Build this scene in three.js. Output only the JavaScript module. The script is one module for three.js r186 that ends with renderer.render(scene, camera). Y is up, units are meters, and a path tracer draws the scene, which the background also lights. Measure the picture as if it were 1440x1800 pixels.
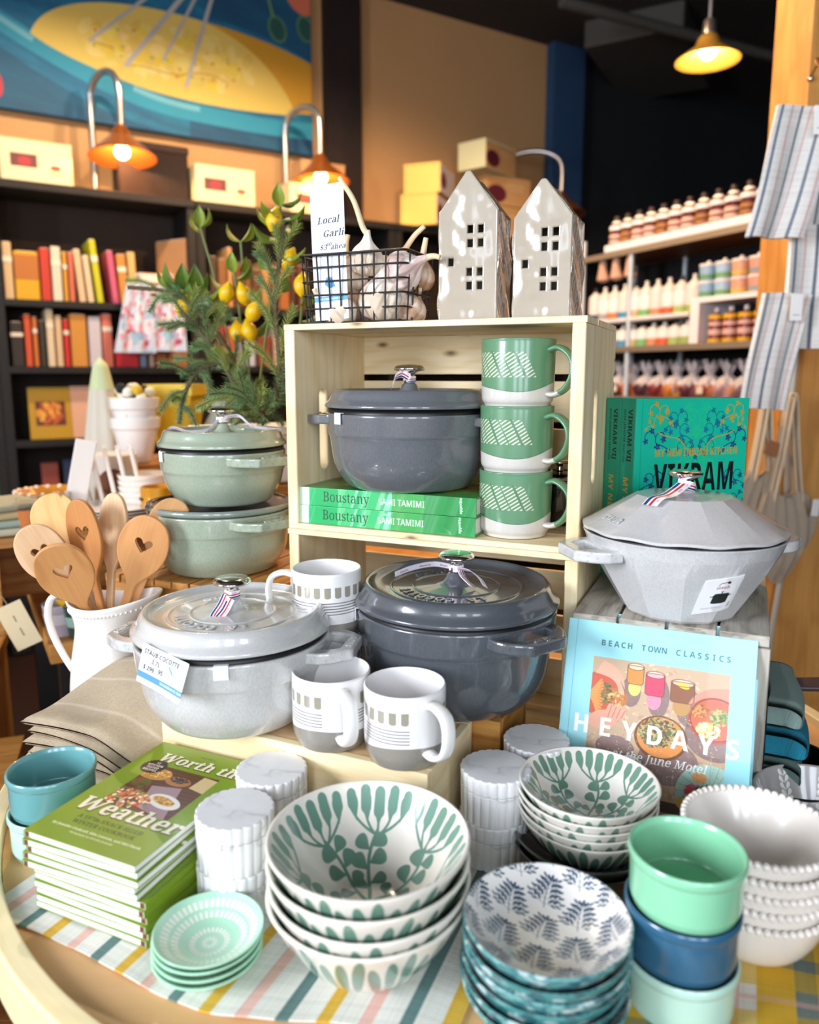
import * as THREE from 'three';
import { RoundedBoxGeometry } from 'three/addons/geometries/RoundedBoxGeometry.js';
import { TextGeometry } from 'three/addons/geometries/TextGeometry.js';
import { mergeGeometries, mergeVertices, toCreasedNormals } from 'three/addons/utils/BufferGeometryUtils.js';
import { FontLoader } from 'three/addons/loaders/FontLoader.js';
import { RectAreaLightUniformsLib } from 'three/addons/lights/RectAreaLightUniformsLib.js';

// ------------------------------------------------------------------ camera, sky, light, exposure
RectAreaLightUniformsLib.init();
const scene = new THREE.Scene();
const TABLE = 0.76;                                  // height of the round table top
const camera = new THREE.PerspectiveCamera(67.78, 1440 / 1800, 0.05, 40);
camera.position.set(0, TABLE + 0.554, 0);
camera.rotation.x = -0.156;
camera.setViewOffset(1440, 1800, 0, 30, 1440, 1800);
camera.focus = 1.05;
camera.userData.fStop = 3.0;
scene.background = new THREE.Color(0.75, 0.87, 1.0).multiplyScalar(2.2);   // overcast daylight outside the shop windows
const renderer = new THREE.WebGLRenderer({ antialias: true });
renderer.toneMapping = THREE.LinearToneMapping;
renderer.toneMappingExposure = 0.94;
renderer.shadowMap.enabled = true;
// daylight: one rect light inside each unseen window, placed to light the table
function daylight(x, y, z, w, h, tx, ty, tz, intensity, color = 0xe9f1ff) {
  const l = new THREE.RectAreaLight(color, intensity, w, h);
  l.position.set(x, y, z); l.lookAt(tx, ty, tz); scene.add(l); return l;
}
const KEY = { x: -2.86, y: 1.95, z: 0.75, w: 1.15, h: 1.25 };
daylight(KEY.x, KEY.y, KEY.z, KEY.w, KEY.h, 0, KEY.y, KEY.z, 41, 0xeef3ff);
const FRONT = [[-0.85, 1.9, 0.62, 1.9], [0.25, 1.9, 0.62, 1.9], [1.35, 1.9, 0.62, 1.9]];
for (const [x, y, w, h] of FRONT) daylight(x, y, 2.36, w, h, x, y, 0, 9.5);
const WARM = 0xffc58a;                               // the shop's filament lamps

// ------------------------------------------------------------------ small helpers
const font = await new FontLoader().loadAsync('fonts/droid/droid_sans_bold.typeface.json');
const YAW = -0.416, CU = 0.915, SU = 0.404;          // the table display is built in rows turned this much to the camera
const UN = (u, n, h = 0) => new THREE.Vector3(u * CU + n * SU, TABLE + h, u * SU - n * CU);   // along the row, back, up
const W = (x, fwd, h = 0) => new THREE.Vector3(x, TABLE + h, -fwd);
const V = (x, y, z) => new THREE.Vector3(x, y, z);
const PI = Math.PI, TAU = PI * 2, sin = Math.sin, cos = Math.cos;
const lerp = (a, b, t) => a + (b - a) * t, clamp = (x, a, b) => Math.min(b, Math.max(a, x));
const smooth = (a, b, x) => { const t = clamp((x - a) / (b - a), 0, 1); return t * t * (3 - 2 * t); };
let seed = 7;
const rnd = () => { seed = (seed + 0x6d2b79f5) | 0; let t = Math.imul(seed ^ (seed >>> 15), 1 | seed); t = (t + Math.imul(t ^ (t >>> 7), 61 | t)) ^ t; return ((t ^ (t >>> 14)) >>> 0) / 4294967296; };
const rr = (a, b) => a + (b - a) * rnd();
const used = new Map();
const numbered = (n) => { const k = used.get(n) || 0; used.set(n, k + 1); return k ? `${n}_${String(k).padStart(3, '0')}` : n; };
function tag(o, label, category, group) { o.userData.label = label; if (category) o.userData.category = category; if (group) o.userData.group = group; return o; }
function thing(name, label, category, pos = V(0, 0, 0), turn = 0, group) {
  const o = new THREE.Group(); o.name = numbered(name); scene.add(o); o.position.copy(pos); o.rotation.y = turn;
  return tag(o, label, category, group);
}
function part(name, geo, m, parent, pos, rot, label) {
  const o = new THREE.Mesh(geo, m); o.name = name; o.castShadow = o.receiveShadow = true;
  if (pos) o.position.copy(pos); if (rot) o.rotation.set(...rot); if (label) o.userData.label = label;
  parent.add(o); return o;
}
function solo(name, geo, m, label, category, pos, turn = 0, group) {
  const o = part(numbered(name), geo, m, scene, pos); o.rotation.y = turn; return tag(o, label, category, group);
}
function struct(name, geo, m, pos, rot, parent = scene) {
  const o = part(name, geo, m, parent, pos, rot); if (parent === scene) o.userData.kind = 'structure'; return o;
}
function dup(root, name, pos, turn, label, group) {
  const r = root.clone(); r.name = numbered(name); scene.add(r); r.position.copy(pos); r.rotation.set(0, turn, 0);
  r.userData = { ...root.userData }; if (label) r.userData.label = label; if (group) r.userData.group = group; return r;
}

// geometry: surface of revolution from a [r, y] profile; mod bends it, uv picks a mapping
function lathe(profile, { seg = 64, mod = null, uv = null, a0 = 0, a1 = TAU } = {}) {
  const n = profile.length, P = [], U = [], I = [];
  const L = [0]; for (let j = 1; j < n; j++) L[j] = L[j - 1] + Math.hypot(profile[j][0] - profile[j - 1][0], profile[j][1] - profile[j - 1][1]);
  for (let i = 0; i <= seg; i++) {
    const f = a0 + (a1 - a0) * i / seg;
    for (let j = 0; j < n; j++) {
      let [r, y] = profile[j];
      if (mod) [r, y] = mod(f, r, y, j);
      P.push(r * cos(f), y, r * sin(f));
      const t = uv ? uv(i / seg, L[j] / L[n - 1], profile[j], j, f) : [i / seg, L[j] / L[n - 1]];
      U.push(t[0], t[1]);
    }
  }
  for (let i = 0; i < seg; i++) for (let j = 0; j < n - 1; j++) {
    const a = i * n + j, b = a + n;
    I.push(a, a + 1, b, b, a + 1, b + 1);
  }
  const g = new THREE.BufferGeometry();
  g.setAttribute('position', new THREE.Float32BufferAttribute(P, 3));
  g.setAttribute('uv', new THREE.Float32BufferAttribute(U, 2));
  g.setIndex(I); g.computeVertexNormals();
  if (a1 - a0 > TAU - 1e-6) {                        // close the seam's normals
    const N = g.attributes.normal;
    for (let j = 0; j < n; j++) { const a = j, b = seg * n + j; const v = V(N.getX(a) + N.getX(b), N.getY(a) + N.getY(b), N.getZ(a) + N.getZ(b)).normalize(); N.setXYZ(a, v.x, v.y, v.z); N.setXYZ(b, v.x, v.y, v.z); }
  }
  return g;
}
// round off a profile's corners: [[r, y, radius?], ...]
function soft(pts, steps = 4) {
  const out = [];
  pts.forEach((p, i) => {
    const rad = p[2] || 0;
    if (!rad || i === 0 || i === pts.length - 1) { out.push([p[0], p[1]]); return; }
    const a = pts[i - 1], b = pts[i + 1];
    const da = Math.hypot(a[0] - p[0], a[1] - p[1]), db = Math.hypot(b[0] - p[0], b[1] - p[1]);
    const ta = Math.min(rad, da * .49) / da, tb = Math.min(rad, db * .49) / db;
    const s = [lerp(p[0], a[0], ta), lerp(p[1], a[1], ta)], e = [lerp(p[0], b[0], tb), lerp(p[1], b[1], tb)];
    for (let k = 0; k <= steps; k++) { const t = k / steps; out.push([0, 1].map((c) => (1 - t) * (1 - t) * s[c] + 2 * t * (1 - t) * p[c] + t * t * e[c])); }
  });
  return out;
}
// a parametric sheet with thickness; f(u, v) -> Vector3, uv in 0..1 scaled by su, sv
function sheet(nu, nv, f, th, { su = 1, sv = 1, edge = null } = {}) {
  const S = []; for (let i = 0; i <= nu; i++) for (let j = 0; j <= nv; j++) S.push(f(i / nu, j / nv));
  const at = (i, j) => S[clamp(i, 0, nu) * (nv + 1) + clamp(j, 0, nv)];
  const P = [], U = [], I = [], m = nv + 1, tot = (nu + 1) * m;
  for (const side of [1, -1]) for (let i = 0; i <= nu; i++) for (let j = 0; j <= nv; j++) {
    const du = at(i + 1, j).clone().sub(at(i - 1, j)), dv = at(i, j + 1).clone().sub(at(i, j - 1));
    const nrm = du.cross(dv).normalize(), k = (edge ? edge(i / nu, j / nv) : 1) * th / 2 * side;
    const p = at(i, j); P.push(p.x + nrm.x * k, p.y + nrm.y * k, p.z + nrm.z * k); U.push(i / nu * su, j / nv * sv);
  }
  for (let i = 0; i < nu; i++) for (let j = 0; j < nv; j++) {
    const a = i * m + j, b = a + m; I.push(a, b, a + 1, b, b + 1, a + 1, tot + a, tot + a + 1, tot + b, tot + b, tot + a + 1, tot + b + 1);
  }
  const rim = (a, b) => I.push(a, a + tot, b, b, a + tot, b + tot);
  for (let i = 0; i < nu; i++) { rim((i + 1) * m, i * m); rim(i * m + nv, (i + 1) * m + nv); }
  for (let j = 0; j < nv; j++) { rim(j, j + 1); rim(nu * m + j + 1, nu * m + j); }
  const g = new THREE.BufferGeometry();
  g.setAttribute('position', new THREE.Float32BufferAttribute(P, 3)); g.setAttribute('uv', new THREE.Float32BufferAttribute(U, 2)); g.setIndex(I);
  return edge ? (g.computeVertexNormals(), g) : toCreasedNormals(g, 0.9);
}
// an elliptical bar swept along points; a = half width across the plane, b = half width along side
function sweep(pts, a, b, side, { seg = 40, ring = 12, closed = false } = {}) {
  const c = new THREE.CatmullRomCurve3(pts, closed, 'centripetal'), P = [], U = [], I = [];
  const A = typeof a === 'function' ? a : () => a, B = typeof b === 'function' ? b : () => b;
  for (let i = 0; i <= seg; i++) {
    const t = i / seg, p = c.getPoint(t), tan = c.getTangent(t), s = (typeof side === 'function' ? side(t) : side).clone();
    s.addScaledVector(tan, -s.dot(tan)).normalize(); const nn = tan.clone().cross(s);
    for (let k = 0; k <= ring; k++) { const f = k / ring * TAU; const x = cos(f) * A(t), y = sin(f) * B(t); P.push(p.x + nn.x * x + s.x * y, p.y + nn.y * x + s.y * y, p.z + nn.z * x + s.z * y); U.push(k / ring, t); }
  }
  for (let i = 0; i < seg; i++) for (let k = 0; k < ring; k++) { const q = i * (ring + 1) + k, r = q + ring + 1; I.push(q, r, q + 1, r, r + 1, q + 1); }
  if (!closed) for (const [i, flip] of [[0, 1], [seg, 0]]) {
    const t = i / seg, p = c.getPoint(t), at = P.length / 3; P.push(p.x, p.y, p.z); U.push(.5, t);
    for (let k = 0; k < ring; k++) { const q = i * (ring + 1) + k; if (flip) I.push(at, q, q + 1); else I.push(at, q + 1, q); }
  }
  const g = new THREE.BufferGeometry(); g.setAttribute('position', new THREE.Float32BufferAttribute(P, 3)); g.setAttribute('uv', new THREE.Float32BufferAttribute(U, 2)); g.setIndex(I);
  g.computeVertexNormals(); return g;
}
const tube = (pts, r, seg = 24, ring = 8) => new THREE.TubeGeometry(new THREE.CatmullRomCurve3(pts, false, 'centripetal'), seg, r, ring, false);
const bar = (a, b, r, ring = 8) => { const d = b.clone().sub(a), g = new THREE.CylinderGeometry(r, r, d.length(), ring); g.applyQuaternion(new THREE.Quaternion().setFromUnitVectors(V(0, 1, 0), d.normalize())); return g.translate((a.x + b.x) / 2, (a.y + b.y) / 2, (a.z + b.z) / 2); };
const merge = (list) => mergeGeometries(list.map((g) => { const h = g.index ? g.toNonIndexed() : g.clone(); for (const k of Object.keys(h.attributes)) if (!['position', 'normal', 'uv'].includes(k)) h.deleteAttribute(k); return h; }));
function extrude(shape, depth, bevel = 0, curve = 8, bs = 2) {
  const g = new THREE.ExtrudeGeometry(shape, { depth: depth - bevel * 2, bevelEnabled: bevel > 0, bevelThickness: bevel, bevelSize: bevel, bevelOffset: -bevel, bevelSegments: bs, curveSegments: curve });
  return g.translate(0, 0, bevel);
}
// a box with softened edges and uv in metres, u running along the grain axis
function board(w, h, d, { bevel = 0.0012, grain = 'x', scale = 2, ou = 0, ov = 0 } = {}) {
  const g = new RoundedBoxGeometry(w, h, d, 1, Math.min(bevel, w * .45, h * .45, d * .45));
  return grainUV(g, grain, scale, ou, ov);
}
function grainUV(g0, grain = 'x', scale = 2, ou = 0, ov = 0) {
  const g = g0.index ? g0.toNonIndexed() : g0, p = g.attributes.position, nn = g.attributes.normal, U = new Float32Array(p.count * 2);
  for (let i = 0; i < p.count; i++) {
    const q = { x: p.getX(i), y: p.getY(i), z: p.getZ(i) }, m = { x: Math.abs(nn.getX(i)), y: Math.abs(nn.getY(i)), z: Math.abs(nn.getZ(i)) };
    const axes = ['x', 'y', 'z'], dom = axes.reduce((a, b) => (m[b] > m[a] ? b : a)); let rest = axes.filter((a) => a !== dom);
    const u = rest.includes(grain) ? grain : rest[0], v = rest.find((a) => a !== u);
    U[i * 2] = q[u] * scale * (u === grain ? 1 : 4) + ou; U[i * 2 + 1] = q[v] * scale + ov;
  }
  g.setAttribute('uv', new THREE.BufferAttribute(U, 2)); return g;
}

// ------------------------------------------------------------------ textures and materials
function canvasTex(w, h, draw, { wrap = true, srgb = true } = {}) {
  const c = document.createElement('canvas'); c.width = w; c.height = h; const x = c.getContext('2d'); draw(x, w, h);
  const t = new THREE.CanvasTexture(c); if (srgb) t.colorSpace = THREE.SRGBColorSpace; if (wrap) t.wrapS = t.wrapT = THREE.RepeatWrapping; return t;
}
const hash = (x, y, s) => { let h = Math.imul(x, 374761393) ^ Math.imul(y, 668265263) ^ Math.imul(s, 2246822519); h = Math.imul(h ^ (h >>> 13), 1274126177); return ((h ^ (h >>> 16)) >>> 0) / 4294967296; };
function noise(x, y, px, py, s) {                     // tiling value noise with periods px, py
  const xi = Math.floor(x), yi = Math.floor(y), fx = x - xi, fy = y - yi, ux = fx * fx * (3 - 2 * fx), uy = fy * fy * (3 - 2 * fy);
  const m = (a, p) => ((a % p) + p) % p, h = (i, j) => hash(m(xi + i, px), m(yi + j, py), s);
  return lerp(lerp(h(0, 0), h(1, 0), ux), lerp(h(0, 1), h(1, 1), ux), uy);
}
const fbm = (u, v, fx, fy, s, oct = 4) => { let a = 0, k = .5, tot = 0; for (let o = 0; o < oct; o++) { a += k * noise(u * fx, v * fy, fx, fy, s + o); tot += k; k *= .55; fx *= 2; fy *= 2; } return a / tot; };
const hex = (c) => [(c >> 16) & 255, (c >> 8) & 255, c & 255];
function pixels(w, h, f, srgb = true) {
  const d = new Uint8Array(w * h * 4);
  for (let j = 0; j < h; j++) for (let i = 0; i < w; i++) { const c = f(i / w, j / h, i, j), k = (j * w + i) * 4; if (typeof c === 'number') d[k] = d[k + 1] = d[k + 2] = clamp(c * 255, 0, 255); else { d[k] = clamp(c[0], 0, 255); d[k + 1] = clamp(c[1], 0, 255); d[k + 2] = clamp(c[2], 0, 255); } d[k + 3] = 255; }
  const t = new THREE.DataTexture(d, w, h); if (srgb) t.colorSpace = THREE.SRGBColorSpace; t.magFilter = THREE.LinearFilter; t.wrapS = t.wrapT = THREE.RepeatWrapping; t.needsUpdate = true; return t;
}
const mix3 = (a, b, t) => [lerp(a[0], b[0], t), lerp(a[1], b[1], t), lerp(a[2], b[2], t)];
function woodTex(light, dark, { rings = 26, s = 1, knots = 0, contrast = 1, size = 512, wear = 0 } = {}) {
  const L = hex(light), D = hex(dark), K = []; for (let i = 0; i < knots; i++) K.push([hash(i, 1, s), hash(i, 2, s), .006 + .007 * hash(i, 3, s)]);
  return pixels(size, size, (u, v) => {
    let warp = fbm(u, v, 3, 6, s, 3) * 1.0, knot = 0;
    for (const [a, b, r] of K) { let du = Math.abs(u - a), dv = Math.abs(v - b); du = Math.min(du, 1 - du) * .45; dv = Math.min(dv, 1 - dv); const q = Math.hypot(du, dv) / r; warp += .5 * Math.exp(-q * .6); knot = Math.max(knot, Math.exp(-q * q * 1.6)); }
    const g = .5 + .5 * sin((v * rings + warp * 4) * TAU * .5), fine = fbm(u, v, 6, 160, s + 9, 2), broad = fbm(u, v, 2, 9, s + 20, 3);
    let t = clamp((.34 * Math.pow(g, 2.2) + .42 * fine + .4 * broad - .22) * contrast, 0, 1);
    let c = mix3(L, D, t); if (knot > .05) c = mix3(c, [D[0] * .45, D[1] * .36, D[2] * .3], knot * .85);
    if (wear) { const q = fbm(u, v, 5, 40, s + 33, 4); c = mix3(c, [c[0] * .62, c[1] * .6, c[2] * .58], smooth(.52, .75, q) * wear); }
    return c;
  });
}
const woodBump = pixels(256, 256, (u, v) => .35 + .4 * fbm(u, v, 4, 90, 5, 3) + .25 * fbm(u, v, 3, 20, 8, 2), false);
const speckle = pixels(256, 256, (u, v, i, j) => { const q = hash(i >> 1, j >> 1, 3), f = fbm(u, v, 40, 40, 4, 3); const k = 240 + 22 * (f - .5) - (q > .93 ? 22 : 0) + (q < .05 ? 10 : 0); return [k, k, k]; });
const grit = pixels(256, 256, (u, v, i, j) => .5 + .5 * (hash(i, j, 11) - .5) + .4 * (fbm(u, v, 30, 30, 12, 3) - .5), false);
const ripple = pixels(512, 512, (u, v) => fbm(u, v, 5, 5, 61, 3), false);
const weave = pixels(128, 128, (u, v) => { const a = Math.pow(Math.abs(sin(u * 32 * PI)), .7), b = Math.pow(Math.abs(sin(v * 32 * PI)), .7); return ((Math.floor(u * 32) + Math.floor(v * 32)) % 2 ? a : b) * .9; }, false);
const rep = (t, x, y = x) => { const c = t.clone(); c.repeat.set(x, y); c.wrapS = c.wrapT = THREE.RepeatWrapping; c.needsUpdate = true; return c; };
const std = (color, roughness = .6, extra = {}) => new THREE.MeshStandardMaterial({ color, roughness, ...extra });
const phys = (color, roughness = .3, extra = {}) => new THREE.MeshPhysicalMaterial({ color, roughness, ...extra });
const glaze = (color, extra = {}) => phys(color, .22, { clearcoat: .6, clearcoatRoughness: .08, ...extra });
const T = {
  pine: woodTex(0xf3e3bd, 0xdcbd84, { s: 3, knots: 5, contrast: .95 }),
  amber: woodTex(0xd09a50, 0x8d5520, { s: 8, knots: 2, contrast: 1.15 }),
  grey: woodTex(0xc6bfb2, 0x8b8376, { s: 14, rings: 18, contrast: 1.15, wear: .55 }),
  maple: woodTex(0xe2b27c, 0xcd9a60, { s: 21, rings: 14, contrast: .8 }),
  beech: woodTex(0xe2bd92, 0xc09466, { s: 31, rings: 10, contrast: .9 }),
  floor: woodTex(0x7a4a24, 0x4a2a14, { s: 41, rings: 12, contrast: 1.1, wear: .3 }),
  post: woodTex(0xd39a4e, 0xa66a28, { s: 51, rings: 9, knots: 3, contrast: 1 }),
};
const M = {
  pine: std(0xffffff, .62, { map: T.pine, bumpMap: woodBump, bumpScale: .0006 }),
  amber: std(0xffffff, .5, { map: T.amber, bumpMap: woodBump, bumpScale: .0007 }),
  grey: std(0xffffff, .8, { map: T.grey, bumpMap: woodBump, bumpScale: .0012 }),
  maple: phys(0xffffff, .38, { map: T.maple }),
  beech: std(0xffffff, .55, { map: T.beech, bumpMap: woodBump, bumpScale: .0003 }),
  beechDark: std(0xf0d0a8, .55, { map: T.beech, bumpMap: woodBump, bumpScale: .0003 }),
  floor: phys(0xffffff, .4, { map: T.floor, bumpMap: woodBump, bumpScale: .0008 }),
  post: std(0xffffff, .6, { map: T.post, bumpMap: woodBump, bumpScale: .001 }),
  chrome: std(0xe8e4dc, .12, { metalness: 1 }),
  black: std(0x0c0c0d, .45), blackMatte: std(0x090909, .8),
  shelf: std(0x0d0c0c, .6),
  white: glaze(0xf1efea), cream: glaze(0xefe7dc),
  paper: std(0xf4f2ec, .8), pages: std(0xece6d8, .9),
  plastic: phys(0xe9ebee, .35),
  iron: std(0x101011, .5, { metalness: .3 }),
};

// ------------------------------------------------------------------ bowls, dishes and ramekins on the table
// a bowl's texture: the inside as a disc above, the outside as a strip below
const ATLAS = (k = 1) => (i, t, p, j, f) => p.inner !== undefined ? [.5 + .498 * p.inner * cos(f), .6 + .398 * p.inner * sin(f)] : [i * k, .004 + .19 * p.outer];
function bowlGeo({ R, H, rf, e, th, seg = 72, mod = null, floor = .005, strip = 1, footH = .004 }) {
  const O = [[0, .0015], [rf * .86, .0015], [rf * .88, 0], [rf, 0], [rf, footH]], n = 16;
  for (let k = 1; k <= n; k++) { const q = Math.pow(k / n, .8); O.push([rf + (R - rf) * q, footH + (H - footH - th * .4) * Math.pow(q, e)]); }
  O.push([R - th * .12, H - th * .1]); O.push([R - th * .5, H]);
  const I = [[R - th * .5, H], [R - th * .88, H - th * .1], [R - th, H - th * .5]], Ri = R - th;
  for (let k = n - 1; k >= 0; k--) { const q = k / n; I.push([Ri * q, floor + (H - th * .5 - floor) * (.12 * q * q + .88 * Math.pow(Math.max(0, (q - rf / R * .55) / (1 - rf / R * .55)), e * .95))]); }
  let l = [0]; for (let k = 1; k < O.length; k++) l.push(l[k - 1] + Math.hypot(O[k][0] - O[k - 1][0], O[k][1] - O[k - 1][1])); O.forEach((p, k) => { p.outer = l[k] / l[O.length - 1]; });
  l = [0]; for (let k = 1; k < I.length; k++) l.push(l[k - 1] + Math.hypot(I[k][0] - I[k - 1][0], I[k][1] - I[k - 1][1])); I.forEach((p, k) => { p.inner = 1 - l[k] / l[I.length - 1]; });
  return lathe([...O, ...I], { seg, mod, uv: ATLAS(strip) });
}
const leaf = (x, x0, y0, x1, y1, w) => {              // a drop: pointed at its stalk, round at its tip
  const a = Math.atan2(y1 - y0, x1 - x0), L = Math.hypot(x1 - x0, y1 - y0);
  x.save(); x.translate(x0, y0); x.rotate(a); x.beginPath(); x.moveTo(0, 0);
  x.bezierCurveTo(L * .3, -w * .25, L * .5, -w, L * .8, -w * .85); x.bezierCurveTo(L * 1.06, -w * .6, L * 1.06, w * .6, L * .8, w * .85);
  x.bezierCurveTo(L * .5, w, L * .3, w * .25, 0, 0); x.fill(); x.restore();
};
function leafBowlTex(green, cream, s0) {
  return canvasTex(1024, 1280, (x) => {
    x.fillStyle = cream; x.fillRect(0, 0, 1024, 1280); x.fillStyle = x.strokeStyle = green; x.lineCap = 'round';
    const C = 512, pt = (a, r) => [C + cos(a) * r * 508, C + sin(a) * r * 508], B = 7;
    for (let b = 0; b < B; b++) {
      const a = b / B * TAU + s0, bend = .16 * (b % 2 ? 1 : -1), st = (r) => pt(a + bend * sin(r / .62 * PI), r);
      x.lineWidth = 15; x.beginPath(); x.moveTo(...st(.02)); for (let r = .04; r <= .62; r += .03) x.lineTo(...st(r)); x.stroke();
      for (const [r, side, len, w] of [[.14, 1, .14, 27], [.2, -1, .15, 30], [.31, 1, .17, 38], [.36, -1, .17, 38], [.46, 1, .16, 38], [.49, -1, .16, 36]]) {
        const p = st(r), q = [p[0] + cos(a + side * 1.0) * len * 508, p[1] + sin(a + side * 1.0) * len * 508]; leaf(x, ...p, ...q, w);
      }
      for (let k = -2; k <= 2; k++) {                 // the fan of long leaves under the rim
        const a1 = a + k * TAU / B / 5 * .99, r0 = .6 + .035 * Math.abs(k), r1 = .95 - .02 * ((k + 9) % 2);
        x.lineWidth = 12; x.beginPath(); x.moveTo(...pt(a, .56 + .008 * Math.abs(k))); x.quadraticCurveTo(...pt(lerp(a, a1, .75), r0 - .01), ...pt(a1, r0 + .09)); x.stroke();
        leaf(x, ...pt(lerp(a, a1, .9), r0 + .02), ...pt(a1, r1 - .02), 33); x.lineWidth = 58 - 3 * Math.abs(k); x.beginPath(); x.moveTo(...pt(a1, r0 + .16)); x.lineTo(...pt(a1, r1 - .03)); x.stroke();
      }
    }
    for (let k = 0; k < 36; k++) {                    // outside: leaves standing in a row, in clumps
      const cx = (k + .5) / 36 * 1024, up = 1036 + 12 * (k % 3), lean = ((k % 6) - 2.5) * 6;
      leaf(x, cx - lean, 1215, cx + lean * .4, up, 12.5);
      if (k % 5 === 2) leaf(x, cx - 4, 1220, cx + 22, 1150, 11);
    }
  });
}
const texLeaf = leafBowlTex('#6e9482', '#efe9dc', .35), texLeafSmall = leafBowlTex('#70957f', '#f1ece0', 1.1);
const texGreyLeaf = canvasTex(1024, 1280, (x) => {
  x.fillStyle = '#a5a29d'; x.fillRect(0, 0, 1024, 1280); x.fillStyle = x.strokeStyle = '#eeeae2'; const C = 512;
  for (let b = 0; b < 9; b++) {
    const a = b / 9 * TAU, pt = (r, d) => [C + cos(a + d) * r * 508, C + sin(a + d) * r * 508];
    x.lineWidth = 4; x.beginPath(); x.moveTo(...pt(.3, .1)); x.quadraticCurveTo(...pt(.6, -.1), ...pt(.93, .08)); x.stroke();
    for (let k = 0; k < 9; k++) for (const s of [-1, 1]) { const r = .34 + k * .068, p = pt(r, .0), q = [p[0] + cos(a + s * .85) * 52, p[1] + sin(a + s * .85) * 52]; leaf(x, ...p, ...q, 15); }
  }
  x.fillRect(0, 1024, 1024, 256); x.fillStyle = '#8d8a84'; x.fillRect(0, 1030, 1024, 250);
});
const sprig = (x, cx, cy, s, rot, col) => {
  x.save(); x.translate(cx, cy); x.rotate(rot); x.scale(s * 1.28, s * .84); x.strokeStyle = x.fillStyle = col; x.lineWidth = 1.1; x.lineCap = 'round';
  x.lineWidth = 1.6; x.beginPath(); x.moveTo(-4, 46); x.quadraticCurveTo(6, 0, 0, -40); x.stroke();
  const lf = (a, b, r) => { x.beginPath(); x.ellipse(a, b, 6.4, 2.9, r, 0, TAU); x.fill(); };
  for (let k = 0; k < 5; k++) for (const q of [-1, 1]) {
    const y0 = 34 - k * 15, L = 36 - k * 3.5, a = -PI / 2 + q * (1.15 - k * .1), ex = cos(a) * L, ey = sin(a) * L; x.lineWidth = 1.1; x.beginPath(); x.moveTo(0, y0); x.quadraticCurveTo(ex * .6, y0 + ey * .2, ex, y0 + ey); x.stroke();
    lf(ex * 1.08, y0 + ey * 1.08, a); for (const t of [.45, .75]) { lf(ex * t + 5 * q, y0 + ey * t * .8 + 4, a + q * .7); lf(ex * t - 3 * q, y0 + ey * t * .8 - 6, a - q * .6); }
  }
  lf(0, -46, -PI / 2);
  x.restore();
};
const dishTex = (out, band, s) => canvasTex(1024, 1280, (x) => {
  x.fillStyle = '#f1ece6'; x.fillRect(0, 0, 1024, 1024);
  for (let r = 0; r < 6; r++) for (let c = 0; c < 6; c++) sprig(x, c * 236 - 60 + (r % 2) * 118, r * 206 + 10, 2.35, 2.6 + .25 * sin(r * 5 + c), '#42566a');
  x.fillStyle = out; x.fillRect(0, 1024, 1024, 256);
  for (let k = 0; k < 420; k++) { const a = hash(k, 1, s); x.fillStyle = a > .34 ? band : '#e4ebea'; x.globalAlpha = .7; x.beginPath(); x.ellipse(hash(k, 2, s) * 1024, 1032 + hash(k, 3, s) * 240, 8 + 22 * hash(k, 4, s), 4 + 7 * hash(k, 5, s), (hash(k, 6, s) - .5) * .8, 0, TAU); x.fill(); }
  x.globalAlpha = 1; x.fillStyle = '#e9eceb'; x.fillRect(0, 1024, 1024, 4);
});
const texMint = canvasTex(1024, 1280, (x) => {
  x.fillStyle = '#b2e1c3'; x.fillRect(0, 0, 1024, 1280); x.fillStyle = '#f0f2e4';
  for (const [r, n, len, w] of [[.1, 12, 40, 15], [.3, 26, 50, 22], [.6, 40, 64, 28], [.8, 48, 74, 34]]) for (let k = 0; k < n; k++) {
    x.save(); x.translate(512, 512); x.rotate(k / n * TAU); x.beginPath(); x.roundRect(r * 508 - len / 2, -w / 2, len, w, 5); x.fill(); x.restore();
  }
});
const bowlMat = (map, r = .2) => phys(0xffffff, r, { map, clearcoat: .7, clearcoatRoughness: .06 });
const ORD = ['topmost', 'second from the top', 'third from the top', 'fourth from the top', 'fifth from the top', 'sixth from the top', 'seventh from the top'];
function stackOf(name, mk, n, pos, pitch, label, category, group, { jitter = .0015, names = null } = {}) {
  // label is called with the place in the stack, counted from the top
  let y = 0;
  for (let k = 0; k < n; k++) {
    const turn = rr(-.5, .5), p = pos.clone().add(V(rr(-jitter, jitter), y, rr(-jitter, jitter))), place = k === n - 1 ? 'topmost' : k === 0 ? 'lowest' : ORD[n - 1 - k];
    mk(numbered(names || name), p, turn, label(place, n - 1 - k), category, group, k);
    y += typeof pitch === 'function' ? pitch(k) : pitch;
  }
}
const bowlOf = (geo, mat) => (name, p, turn, label, cat, group, k) => {
  const g = Array.isArray(geo) ? geo[k] : geo, m = Array.isArray(mat) ? mat[k] : mat, o = part(name, g, m, scene, p); o.rotation.y = turn; return tag(o, label, cat, group);
};
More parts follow.
